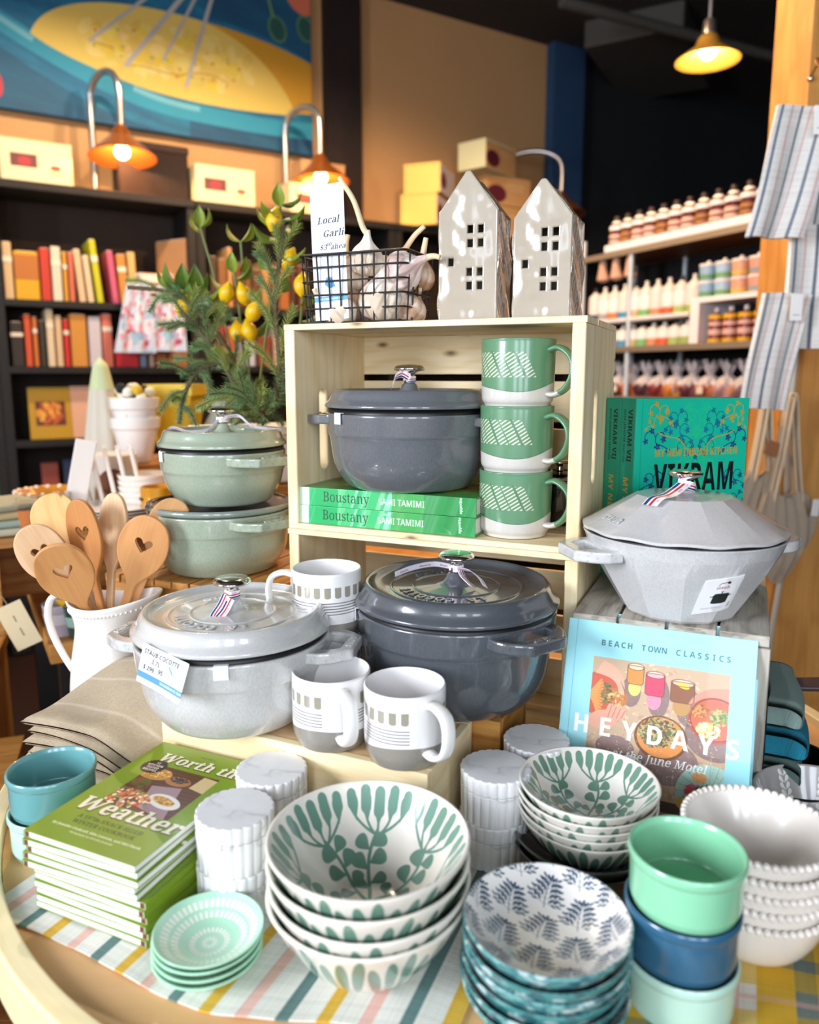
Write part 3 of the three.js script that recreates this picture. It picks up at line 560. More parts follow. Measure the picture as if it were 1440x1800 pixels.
// ------------------------------------------------------------------ mugs
function handleOf(pts, a, b, mat, parent) { return part('handle', sweep(pts.map((p) => V(p[0], p[1], 0)), a, b, V(0, 0, 1), { seg: 36, ring: 14 }), mat, parent); }
{
  const tex = canvasTex(1024, 512, (x, w, h) => {
    x.fillStyle = '#eceae8'; x.fillRect(0, 0, w, h);
    const N = 19; x.fillStyle = '#979280';
    for (let k = 1; k < N; k++) { const cx = (.05 + .9 * k / N) * w; x.beginPath(); x.moveTo(cx - 15, .20 * h); x.lineTo(cx + 15, .20 * h); x.lineTo(cx + 15, .335 * h); x.arc(cx, .335 * h, 15, 0, PI); x.closePath(); x.fill(); }
    x.fillStyle = '#6f6d6a'; for (let k = 0; k < 5; k++) x.fillRect(.08 * w, (.43 + k * .042) * h, .85 * w, 7);
    x.fillStyle = '#8b867c'; x.beginPath(); x.moveTo(0, h); for (let i = 0; i <= 64; i++) x.lineTo(i / 64 * w, (.735 - .055 * sin(i / 64 * TAU * 1 + 1.2) - .02 * sin(i / 64 * TAU * 2)) * h); x.lineTo(w, h); x.fill();
    for (let k = 0; k < 2600; k++) { const px = hash(k, 1, 8) * w, py = (.7 + .3 * hash(k, 2, 8)) * h; x.fillStyle = k % 3 ? 'rgba(70,66,60,.25)' : 'rgba(220,214,200,.3)'; x.fillRect(px, py, 2, 2); }
  });
  const R = .0468, H = .0885, m = phys(0xffffff, .3, { map: tex, clearcoat: .5, clearcoatRoughness: .1 });
  const geo = lathe(soft([[0, .002], [.034, .002], [.036, 0], [.0405, .001, .001], [.0425, .006, .003], [R - .001, .014, .005], [R, .03], [R, H - .002, .001], [R - .0016, H, .001], [R - .0032, H - .002, .001], [R - .0036, .02, .01], [.03, .007, .006], [0, .006]], 4), { seg: 80, uv: (i, t, p, j) => [i, p[1] > H - .003 || j > 32 ? .99 : clamp(p[1] / H, 0, 1)] });
  const hp = [[R - .004, .075], [R + .012, .079], [R + .029, .072], [R + .034, .052], [R + .027, .03], [R + .010, .0205], [R - .004, .0215]];
  const mk = (label, p, turn) => { const t = thing('mug', label, 'mug', p, turn); part('body', geo, m, t); handleOf(hp, .0042, .0088, M.white, t); return t; };
  mk('white mug with grey tabs and a raw grey base, next to the pale cocotte', UN(-.434, .752, .1218), -1.2);
  mk('white mug with grey tabs at the right front corner of the tray', UN(-.337, .75, .1218), -.95);
  mk('lower of two stacked white and grey mugs between the cocottes', W(-.112, 1.0, .1218), 2.9);
  mk('upper of two stacked white mugs, its handle to the left', W(-.112, 1.0, .2107), PI - .1);
}
{
  const tex = canvasTex(1024, 512, (x, w, h) => {
    x.fillStyle = '#5c8a66'; x.fillRect(0, 0, w, h);
    x.strokeStyle = '#d9d6bd'; x.lineCap = 'round'; x.lineWidth = 8;
    const y0 = .20 * h, y1 = .555 * h, N = 8, cw = .84 * w / N;
    for (let k = 0; k < N; k++) { const x0 = .08 * w + k * cw; x.save(); x.beginPath(); if (k % 2) { x.moveTo(x0 + cw * .5, y0); x.lineTo(x0 + cw * 1.46, y0); x.lineTo(x0 + cw * .96, y1); x.lineTo(x0, y1); } else { x.moveTo(x0 + cw * .5, y0); x.lineTo(x0 + cw * 1.44, y0); x.lineTo(x0 + cw * .94, y1); x.lineTo(x0 + .0 * cw, y1); } x.closePath(); x.clip(); for (let q = -14; q < 22; q++) { x.beginPath(); const s = k % 2 ? 1 : 1; x.moveTo(x0 + q * 27, y0 - 10); x.lineTo(x0 + q * 27 + s * (y1 - y0), y1 + 10); x.stroke(); } x.restore(); x.save(); x.strokeStyle = '#4f7c59'; x.lineWidth = 11; x.beginPath(); x.moveTo(x0 + cw * .5 + 46, y0 - 6); x.lineTo(x0 + 46, y1 + 6); x.stroke(); x.restore(); }
    x.fillStyle = '#c9c5bc'; x.beginPath(); x.moveTo(0, h); for (let i = 0; i <= 64; i++) x.lineTo(i / 64 * w, (.70 + .065 * sin(i / 64 * TAU * 2 - .9) + .02 * sin(i / 64 * TAU * 3)) * h); x.lineTo(w, h); x.fill();
    x.strokeStyle = '#4a7054'; x.lineWidth = 5; x.beginPath(); for (let i = 0; i <= 64; i++) x.lineTo(i / 64 * w, (.70 + .065 * sin(i / 64 * TAU * 2 - .9) + .02 * sin(i / 64 * TAU * 3)) * h); x.stroke();
    for (let k = 0; k < 3000; k++) { const px = hash(k, 1, 9) * w, py = (.72 + .28 * hash(k, 2, 9)) * h; x.fillStyle = k % 3 ? 'rgba(120,112,100,.2)' : 'rgba(240,236,226,.3)'; x.fillRect(px, py, 2, 2); }
  });
  const R = .0535, H = .0955, m = phys(0xffffff, .3, { map: tex, clearcoat: .5, clearcoatRoughness: .1 }), hm = phys(0xffffff, .3, { clearcoat: .5, map: canvasTex(32, 256, (x) => { x.fillStyle = '#c9c5bc'; x.fillRect(0, 0, 32, 256); x.fillStyle = '#5c8a66'; x.fillRect(0, 62, 32, 194); }) });
  const geo = lathe(soft([[0, .002], [.04, .002], [.042, 0], [.046, .001, .001], [.0465, .005, .002], [.0505, .010, .004], [.0515, .03], [R - .001, H - .004, .001], [R - .0006, H - .001, .001], [R - .003, H, .001], [R - .0042, H - .003, .001], [R - .006, .02, .01], [.03, .007, .006], [0, .006]], 4), { seg: 80, uv: (i, t, p, j) => [i, j > 30 ? .93 : clamp(p[1] / H, .001, .999)] });
  const hp = [[R - .005, .079], [R + .012, .0825], [R + .031, .069], [R + .034, .049], [R + .024, .029], [R + .007, .019], [R - .006, .020]];
  for (let k = 0; k < 3; k++) { const t = thing('mug', `${['lowest', 'middle', 'topmost'][k]} green and raw clay mug in the stack inside the upper crate`, 'mug', UN(-.302, 1.066, .3245 + k * .092), -.72 + [.05, -.04, .02][k], 'green and clay mugs'); part('body', geo, m, t); handleOf(hp, .0042, .0095, hm, t); }
}

// ------------------------------------------------------------------ pitcher and spoons
{
  const P = W(-.486, 1.176), t = thing('pitcher', 'white ceramic pitcher with a beaded rim, holding wooden spoons', 'pitcher', P, -.05);
  const spout = (f, y) => Math.pow(Math.max(0, cos(f)), 3) * smooth(.15, .205, y);
  const pr = soft([[0, .003], [.05, .003], [.054, 0], [.0585, .003, .003], [.061, .02], [.0615, .055, .02], [.056, .105, .03], [.0475, .15, .03], [.0475, .168, .01], [.0535, .190, .008], [.058, .203, .004], [.0575, .2055, .002], [.0545, .2055, .002], [.0515, .193, .006], [.0445, .166, .01], [.0445, .15, .02], [.052, .105, .02], [.056, .05], [.05, .012, .01], [0, .01]], 5);
  const bend = (f, r, y) => { const s = spout(f, y), back = Math.pow(Math.max(0, -cos(f)), 2) * smooth(.17, .205, y); return [r + s * .034, y + s * .010 - .006 * Math.pow(Math.abs(sin(f)), 2) * smooth(.17, .205, y) + back * .002]; };
  part('body', lathe(pr, { seg: 96, mod: bend }), M.white, t);
  const B = []; for (let k = 0; k < 64; k++) { const f = k / 64 * TAU, [r, y] = bend(f, .0545, .190); const s = new THREE.SphereGeometry(.0019, 8, 6); s.translate(cos(f) * (r - .0002), y, sin(f) * (r - .0002)); B.push(s); }
  part('beaded_band', merge(B), M.white, t);
  part('handle', sweep([V(-.052, .196, 0), V(-.07, .209, 0), V(-.088, .2, 0), V(-.095, .175, 0), V(-.089, .14, 0), V(-.074, .105, 0), V(-.057, .075, 0)], (u) => .0058 - .001 * u, (u) => .0095 - .003 * u, V(0, 0, 1), { seg: 40 }), M.white, t);
  // spoons lean in the pitcher
  function spoonGeo(w, h, heart, L, th = .0075) {
    const s = new THREE.Shape(), hw = .0065; s.moveTo(-hw, -L); s.lineTo(-hw * 1.05, -h * .75);
    s.bezierCurveTo(-hw * 1.3, -h * .55, -w * .52, -h * .42, -w * .5, 0); s.bezierCurveTo(-w * .48, h * .34, -w * .27, h * .5, 0, h * .5); s.bezierCurveTo(w * .27, h * .5, w * .48, h * .34, w * .5, 0); s.bezierCurveTo(w * .52, -h * .42, hw * 1.3, -h * .55, hw * 1.05, -h * .75); s.lineTo(hw, -L); s.closePath();
    if (heart) { const q = new THREE.Path(), k = .0155; q.moveTo(0, -k); q.bezierCurveTo(-k * .5, -k * .55, -k * 1.05, -k * .1, -k * 1.05, k * .35); q.bezierCurveTo(-k * 1.05, k * .95, -k * .2, k * 1.0, 0, k * .4); q.bezierCurveTo(k * .2, k * 1.0, k * 1.05, k * .95, k * 1.05, k * .35); q.bezierCurveTo(k * 1.05, -k * .1, k * .5, -k * .55, 0, -k); s.holes.push(q); }
    const g = extrude(s, th, .0022, 20, 3); g.translate(0, 0, -th / 2);
    return grainUV(g, 'y', 3, rnd(), rnd());
  }
  const spoon = (label, head, foot, w, h, heart, m, face) => {
    const up = head.clone().sub(foot), L = up.length(); up.normalize();
    const z = face.clone().addScaledVector(up, -face.dot(up)).normalize(), x = up.clone().cross(z);
    const o = solo('wooden_spoon', spoonGeo(w, h, heart, L - .002), m, label, 'spoon', head, 0, 'wooden spoons in the pitcher'); o.quaternion.setFromRotationMatrix(new THREE.Matrix4().makeBasis(x, up, z)); return o;
  };
  const F = (x, fwd, h) => W(x, fwd, h + .028), dn = (a, b) => F(-.482 + a, 1.176 + b, .022);
  spoon('front wooden spoon with a small heart cut out, lowest head of the bunch', F(-.518, 1.112, .236), dn(.012, .03), .081, .096, true, M.beechDark, V(.12, .25, 1));
  spoon('leftmost wooden spoon with a heart half hidden by the front spoon', F(-.568, 1.150, .256), dn(.03, .012), .074, .092, true, M.beech, V(.1, .1, 1));
  spoon('dark wooden spoon with a heart seen edge-on, behind the front spoon', F(-.51, 1.172, .282), dn(.01, .0), .068, .108, true, std(0xdab27e, .55, { map: T.beech }), V(-.45, .1, 1));
  spoon('tall plain wooden spoon at the back, right of the dark one', F(-.476, 1.202, .288), dn(-.006, -.012), .058, .104, false, M.beech, V(-.4, .05, 1));
  spoon('right wooden spoon with a heart, before the sage green cocotte', F(-.418, 1.172, .262), dn(-.028, .01), .080, .098, true, M.beechDark, V(.05, .05, 1));
  spoon('pale plain wooden spoon behind the right one', F(-.393, 1.215, .286), dn(-.028, -.014), .066, .09, false, std(0xf2d9b4, .55, { map: T.beech }), V(.25, .1, 1));
  spoon('ribbed pale wooden spoon farthest back on the left', F(-.567, 1.200, .298), dn(.022, -.02), .076, .084, false, std(0xf0d2a4, .55, { map: T.pine }), V(.05, .3, 1));
}
// ------------------------------------------------------------------ linen napkins: folded slabs that sag at the front and ride up at the back
{
  const lin = pixels(512, 512, (u, v, i, j) => { const n = .5 * hash(i, j >> 1, 21) + .5 * fbm(u, v, 80, 80, 24, 2); let c = mix3([184, 164, 134], [214, 198, 170], n); const st = Math.max(smooth(.03, 0, Math.abs(v - .28)), smooth(.026, 0, Math.abs(v - .62)), smooth(.016, 0, Math.abs(v - .86))); return mix3(c, [224, 212, 190], st * (.55 + .3 * n)); });
  const m = std(0xffffff, .95, { map: lin, bumpMap: rep(weave, 5, 5), bumpScale: .0006 });
  for (let k = 0; k < 6; k++) {
    const top = k === 5, b = .0068 + k * .0148, uo = rr(-.006, .006), no = rr(-.004, .004);
    const f = (u, v) => {
      const uu = lerp(-.888, -.676, u) + uo + .006 * sin(v * 3 + k), nn = lerp(.694, .872, v) + no + .004 * sin(u * 4 + k * 2) - .012 * u;
      const rise = (.052 * smooth(.15, 1, v) * (.55 + .45 * u)) * (k / 5) + (.012 * sin(u * PI) - .018 * smooth(.62, 1, u) * (1 - v)) * (k / 6);
      return UN(uu, nn, b + rise + .0012 * sin(u * 13 + k) * sin(v * 9));
    };
    const edge = (u, v) => Math.pow(clamp(1 - Math.pow(Math.abs(u * 2 - 1), 14), .02, 1), .5) * Math.pow(clamp(1 - Math.pow(Math.abs(v * 2 - 1), 14), .02, 1), .5);
    const o = solo('linen_napkin', sheet(40, 34, f, .0138, { edge }), m, `${top ? 'topmost' : k === 0 ? 'lowest' : ORD[5 - k]} taupe striped linen napkin in the stack before the white pitcher`, 'napkin', V(0, 0, 0), 0, 'taupe linen napkins in a stack');
    // the second layer of the fold, seen as a seam along the edges
    const f2 = (u, v) => f(lerp(.012, .988, u), lerp(.012, .988, v)).add(V(0, .0008, 0));
    part('fold', sheet(24, 20, (u, v) => f2(u, v).add(V(0, -.0046, 0)), .0052, { edge }), m, o);
  }
}

// ------------------------------------------------------------------ cookbooks
// a hardcover lying on its back: x along the spine-to-edge width, z along the height (head away), y thickness; spine at -x
function book(name, label, o, { w, h, t, cover, spine, pages = M.pages, board: bt = .0022, group, category = 'book', back = cover, inset = .006 }) {
  const g = thing(name, label, category, V(0, 0, 0), 0, group);
  const face = new RoundedBoxGeometry(w, bt, h, 1, .0007), uvs = (geo, flip) => { const p = geo.attributes.position, U = []; for (let i = 0; i < p.count; i++) U.push(clamp(p.getX(i) / w + .5, 0, 1), clamp(.5 - p.getZ(i) / h, 0, 1)); geo.setAttribute('uv', new THREE.Float32BufferAttribute(U, 2)); return geo; };
  part('front_cover', uvs(face), cover, g, V(0, t - bt / 2, 0)); part('back_cover', uvs(face.clone()), back, g, V(0, bt / 2, 0));
  const sp = new RoundedBoxGeometry(bt, t, h, 1, .0007), p = sp.attributes.position, U = []; for (let i = 0; i < p.count; i++) U.push(clamp(.5 + p.getZ(i) / h, 0, 1), clamp(p.getY(i) / t + .5, 0, 1)); sp.setAttribute('uv', new THREE.Float32BufferAttribute(U, 2));
  part('spine', sp, spine, g, V(-w / 2 - bt * .3, t / 2, 0));
  part('pages', new RoundedBoxGeometry(w - inset, t - bt * 2, h - inset, 1, .0005), pages, g, V(-inset * .3, t / 2, 0));
  g.userData.size = [w, h, t]; return g;
}
const blob = (x, cols, n, cx, cy, rx, ry, s0, r0, r1) => { for (let k = 0; k < n; k++) { const a = hash(k, 1, s0) * TAU, d = Math.sqrt(hash(k, 2, s0)); x.fillStyle = cols[Math.floor(hash(k, 3, s0) * cols.length)]; x.beginPath(); x.ellipse(cx + cos(a) * d * rx, cy + sin(a) * d * ry, lerp(r0, r1, hash(k, 4, s0)), lerp(r0, r1, hash(k, 5, s0)) * .6, hash(k, 6, s0) * PI, 0, TAU); x.fill(); } };
const disc = (x, c, cx, cy, rx, ry = rx, rot = 0) => { x.fillStyle = c; x.beginPath(); x.ellipse(cx, cy, rx, ry, rot, 0, TAU); x.fill(); };
{ // green winter cookbook, eleven copies
  const Wd = .148, Hh = .208, th = .0077;
  const cov = canvasTex(740, 1040, (x, w, h) => {
    x.fillStyle = '#7c9a18'; x.fillRect(0, 0, w, h);
    x.save(); x.beginPath(); x.rect(150, 240, 470, 440); x.clip(); x.fillStyle = '#5d3424'; x.fillRect(0, 0, w, h);
    for (let k = 0; k < 30; k++) { x.fillStyle = k % 2 ? 'rgba(120,66,44,.35)' : 'rgba(50,24,16,.3)'; x.fillRect(0, 230 + k * 16, w, 7); }
    x.fillStyle = '#a98a90'; x.beginPath(); x.moveTo(300, 440); x.lineTo(480, 400); x.lineTo(600, 700); x.lineTo(380, 640); x.fill();
    x.fillStyle = '#d9c08c'; x.beginPath(); x.moveTo(520, 250); x.lineTo(620, 260); x.lineTo(620, 400); x.lineTo(510, 380); x.fill();
    disc(x, '#c98a3e', 230, 330, 110, 62); blob(x, ['#e6b85c', '#f0cd80', '#b9762f', '#d99a45'], 90, 230, 318, 95, 42, 3, 6, 16);
    disc(x, '#b57440', 410, 350, 84, 46); blob(x, ['#1d1a2a', '#2c2740', '#3a3550'], 90, 410, 336, 62, 26, 4, 5, 9);
    disc(x, '#efe9e0', 480, 545, 115, 58, .2); disc(x, '#d9a04c', 470, 540, 80, 32, .2); blob(x, ['#8f6a2e', '#e8c877', '#c98a3e'], 50, 470, 540, 70, 26, 5, 5, 12);
    blob(x, ['#4d6a2c', '#3c5422', '#7f4a2a'], 60, 215, 440, 70, 50, 6, 8, 18); blob(x, ['#f0d9b0', '#efe4cc', '#d9673f', '#e8a05c', '#6f8f3c', '#c9542f'], 130, 260, 590, 150, 80, 7, 8, 22);
    x.restore();
    x.fillStyle = '#2b1a1c'; x.beginPath(); for (let k = 0; k < 48; k++) { const a = k / 48 * TAU, r = k % 2 ? 86 : 76; x.lineTo(160 + cos(a) * r, 268 + sin(a) * r * .93); } x.fill();
    x.fillStyle = '#f3ead6'; x.textAlign = 'center'; x.font = 'bold 26px sans-serif'; ['12', 'KITCHEN', 'TESTED', 'RECIPES'].forEach((s, k) => x.fillText(s, 160, 236 + k * 27));
    const big = (s, cx, y, px) => { x.save(); x.translate(cx, y); x.transform(1, 0, -.16, 1, 0, 0); x.font = `bold ${px}px serif`; x.lineJoin = 'round'; x.lineWidth = 10; x.strokeStyle = '#4a3a18'; x.strokeText(s, 6, 6); x.lineWidth = 3; x.strokeStyle = x.fillStyle = '#f4ecd2'; x.strokeText(s, 0, 0); x.fillText(s, 0, 0); x.restore(); };
    big('Worth the', 425, 196, 122); big('Weather', 390, 770, 158);
    x.fillStyle = '#26300a'; x.font = 'bold 40px serif'; x.fillText('A 1970s SNACK-SIZED', 370, 838); x.fillText('WINTER COOKBOOK', 370, 884); x.font = '22px serif'; x.fillText('· VOLUME 1 ·', 400, 78);
    x.fillStyle = '#eef0d8'; x.font = 'bold 24px serif'; x.fillText('By Jennifer Cockrall, Kim Lawson, and Mel Parsh', 370, 930); x.font = '18px serif'; x.fillText('Photography by Dorothy Jankuski', 370, 960);
  }, { wrap: false });
  const cm = phys(0xffffff, .32, { map: cov, clearcoat: .3 }), gm = phys(0x7c9a18, .35, { clearcoat: .3 }), pm = std(0xe9e6e2, .9), em = std(0x6d3430, .8);
  let y = .0042; const proto = book('cookbook', 'x', null, { w: Wd, h: Hh, t: th, cover: cm, spine: gm, back: gm, pages: pm, board: .0009, inset: .0010, group: 'green winter cookbooks in a stack' });
  part('endpaper', new RoundedBoxGeometry(.006, th - .002, Hh - .0006, 1, .0004), em, proto, V(-Wd / 2 + .004, th / 2, 0));
  const c0 = UN(-.579, .602, 0), names = ['lowest', 'tenth from the top', 'ninth from the top', 'eighth from the top', 'seventh from the top', 'sixth from the top', 'fifth from the top', 'fourth from the top', 'third from the top', 'second from the top', 'topmost'];
  for (let k = 0; k < 11; k++) {
    const up = k >= 6, turn = YAW + (up ? [.035, .01, .0, .03, .0][k - 6] : PI + [.0, .012, -.012, .02, -.01, .012][k]);
    const off = up ? [-.006, -.004, .002, -.003, .0][k - 6] : [.004, .005, .006, .003, .0055, .004][k];
    const p = c0.clone().add(V(CU * off, y, SU * off)).add(UN(0, up ? .0 : .004, -TABLE)); p.y = TABLE + y;
    const label = `${names[k]} green winter cookbook in the stack at the table's left front`;
    if (!k) { proto.position.copy(p); proto.rotation.y = turn; proto.userData.label = label; } else dup(proto, 'cookbook', p, turn, label);
    y += th + .0004;
  }
}
{ // turquoise beach-town cookbook, two copies leaning on the grey box
  const Wd = .222, Hh = .25, th = .018;
  const cov = canvasTex(952, 1072, (x, w, h) => {
    x.fillStyle = '#9adbe2'; x.fillRect(0, 0, w, h); x.fillStyle = 'rgba(60,140,150,.35)'; x.fillRect(40, 0, 5, h);
    x.fillStyle = '#2d6a70'; x.font = 'bold 42px sans-serif'; x.textAlign = 'center'; const sp = (s, cx, y, gap) => [...s].forEach((c, k) => x.fillText(c, cx + (k - (s.length - 1) / 2) * gap, y)); sp('BEACH TOWN CLASSICS', 505, 128, 35);
    x.save(); x.beginPath(); x.rect(145, 190, 690, 800); x.clip(); x.translate(0, 40); x.scale(1, .88); x.fillStyle = '#c3a584'; x.fillRect(0, 0, w, h);
    blob(x, ['#cdb08e', '#b89876', '#d8bd9b'], 500, 490, 590, 400, 420, 11, 4, 20);
    x.fillStyle = '#5a4238'; x.fillRect(145, 940, 690, 60);
    x.save(); x.globalAlpha = .55; for (const [a, b, r, q] of [[540, 690, 150, 130], [330, 320, 50, 90], [470, 330, 55, 120], [620, 360, 60, 110], [760, 500, 150, 140], [270, 660, 100, 70]]) disc(x, '#5b4450', a + 24, b + 30, r, q); x.restore();
    disc(x, '#c9553a', 190, 390, 110, 130); x.fillStyle = '#d99548'; for (let k = 0; k < 12; k++) { x.save(); x.translate(175, 340 + k * 12); x.rotate(-1 + k * .2); x.fillRect(-45, -6, 90, 12); x.restore(); }
    disc(x, '#b9713a', 280, 400, 62, 56); blob(x, ['#3f5a2a', '#5f7a3c', '#8a6a3a'], 40, 232, 385, 26, 60, 12, 6, 14);
    x.fillStyle = '#e0a98c'; x.beginPath(); x.moveTo(200, 190); x.bezierCurveTo(280, 210, 330, 270, 320, 380); x.lineTo(290, 370); x.bezierCurveTo(285, 290, 230, 280, 160, 270); x.fill(); for (let k = 0; k < 4; k++) { x.save(); x.translate(250 + k * 24, 470 + k * 6); x.rotate(.3); disc(x, '#dca084', 0, 0, 14, 44); x.restore(); } disc(x, '#dca084', 220, 540, 80, 56, -.4);
    for (const [a, b, r, hh, c, c2] of [[370, 250, 42, 110, '#d88a3a', '#e8d26a'], [472, 290, 48, 130, '#d43a5a', '#e88aa0'], [610, 310, 58, 120, '#8a5230', '#b98a4a']]) { disc(x, c2, a, b + hh * .7, r * .75, hh * .42); x.fillStyle = c; x.beginPath(); x.roundRect(a - r, b - hh * .5, r * 2, hh, 18); x.fill(); disc(x, 'rgba(255,240,220,.6)', a, b - hh * .45, r * .9, 20); }
    disc(x, '#f0c93a', 612, 270, 32, 16, .3);
    x.fillStyle = '#c98d74'; x.beginPath(); x.moveTo(835, 250); x.lineTo(760, 260); x.bezierCurveTo(690, 280, 650, 330, 640, 380); x.lineTo(690, 360); x.bezierCurveTo(740, 320, 800, 320, 835, 330); x.fill();
    disc(x, '#b9452f', 775, 440, 130, 130); disc(x, '#d4603f', 775, 436, 118, 118); disc(x, '#b86a2a', 700, 400, 52, 40, -.4); blob(x, ['#5c7a34', '#86a04a', '#b9b06a'], 80, 800, 420, 50, 44, 13, 6, 14); blob(x, ['#ecd9a0', '#e8c04a', '#f2e6c0'], 80, 745, 500, 56, 40, 14, 7, 14);
    disc(x, '#7a3f1f', 520, 590, 132, 128); disc(x, '#e08c3a', 520, 586, 122, 118); blob(x, ['#5f6a34', '#86924f', '#4a4a2a', '#b9a878', '#6a4a3a'], 260, 505, 565, 92, 84, 15, 5, 16);
    disc(x, '#8a93a0', 380, 800, 72, 88); disc(x, '#dfe4e0', 380, 780, 64, 66); blob(x, ['#6f8a4a', '#8aa05a', '#8a3a52'], 40, 380, 780, 48, 46, 16, 12, 20);
    x.fillStyle = '#cf9478'; x.beginPath(); x.moveTo(145, 790); x.bezierCurveTo(230, 740, 280, 760, 340, 790); x.lineTo(330, 815); x.bezierCurveTo(270, 820, 240, 860, 145, 880); x.fill();
    disc(x, '#a9cfc0', 770, 860, 160, 170); for (let k = 0; k < 24; k++) { x.strokeStyle = 'rgba(90,150,140,.4)'; x.lineWidth = 4; x.beginPath(); x.moveTo(770, 860); x.lineTo(770 + cos(k / 24 * TAU) * 158, 860 + sin(k / 24 * TAU) * 168); x.stroke(); }
    disc(x, '#d99a5a', 720, 770, 36, 30); blob(x, ['#d8324e', '#e0527a', '#c93a2a'], 70, 720, 860, 70, 40, 17, 8, 22); blob(x, ['#5a7a34', '#7f9a44', '#3f5a2a'], 130, 775, 880, 90, 70, 18, 6, 16); disc(x, '#e8bd4a', 660, 930, 44, 34); disc(x, '#e0ae3a', 705, 950, 40, 30);
    blob(x, ['#8f4a1e', '#d98a4a', '#b5602a', '#e0a05c'], 50, 700, 400, 44, 32, 21, 5, 14); blob(x, ['#a8602c', '#d9924c', '#c07a3a', '#e8b878'], 46, 282, 402, 48, 42, 22, 5, 13); blob(x, ['#d9bd98', '#b08c68', '#cbaa84', '#a88462'], 420, 490, 700, 330, 280, 23, 2, 6);
    x.lineWidth = 5; x.strokeStyle = 'rgba(96,52,40,.65)'; for (const [a, b, r, hh] of [[370, 250, 42, 110], [472, 290, 48, 130], [610, 310, 58, 120]]) { x.beginPath(); x.ellipse(a, b - hh * .45, r, 20, 0, 0, TAU); x.stroke(); x.beginPath(); x.roundRect(a - r, b - hh * .5, r * 2, hh, 18); x.stroke(); }
    x.strokeStyle = 'rgba(140,80,60,.55)'; x.lineWidth = 4; for (let k = 0; k < 4; k++) { x.beginPath(); x.moveTo(262 + k * 24, 448 + k * 6); x.lineTo(246 + k * 22, 520); x.stroke(); x.beginPath(); x.moveTo(250, 762 + k * 12); x.lineTo(330, 776 + k * 10); x.stroke(); x.beginPath(); x.moveTo(296 + k * 8, 300 + k * 14); x.lineTo(322, 350 + k * 8); x.stroke(); }
    x.strokeStyle = 'rgba(40,60,30,.5)'; x.lineWidth = 6; x.beginPath(); x.ellipse(520, 586, 122, 118, 0, 0, TAU); x.stroke(); x.beginPath(); x.ellipse(775, 436, 118, 118, 0, 0, TAU); x.stroke(); x.beginPath(); x.ellipse(380, 780, 64, 66, 0, 0, TAU); x.stroke();
    x.restore();
    x.fillStyle = '#f7f9f8'; x.font = 'bold 132px sans-serif'; sp('HEYDAYS', 488, 600, 126);
    x.font = 'italic 58px serif'; x.fillText('at the June Motel', 515, 695);
  }, { wrap: false });
  const cm = phys(0xffffff, .35, { map: cov, clearcoat: .25 }), sm = phys(0x8fd0d6, .4);
  for (const k of [0, 1]) {
    const g = book('cookbook', k ? 'rear copy of the turquoise beach-town cookbook, against the grey box' : 'front copy of the turquoise beach-town cookbook with food photo, leaning on the grey box', null, { w: Wd, h: Hh, t: th, cover: cm, spine: sm, back: sm, group: 'turquoise beach-town cookbooks' });
    // stand it up: its height leans back by tilt; the back cover rests on the box
    const tilt = .32, e = new THREE.Euler(PI / 2 - tilt, YAW, 0, 'YXZ'); g.rotation.copy(e);
    const along = V(0, 0, -1).applyEuler(e), nrm = V(0, 1, 0).applyEuler(e), base = UN(-.082 + k * .003, .877 + .0195 * k, .001 + k * .0065).addScaledVector(nrm, 0);
    g.position.copy(base.addScaledVector(along, Hh / 2)).addScaledVector(nrm, -th);
    g.position.y += th * sin(tilt) * .9;
  }
}
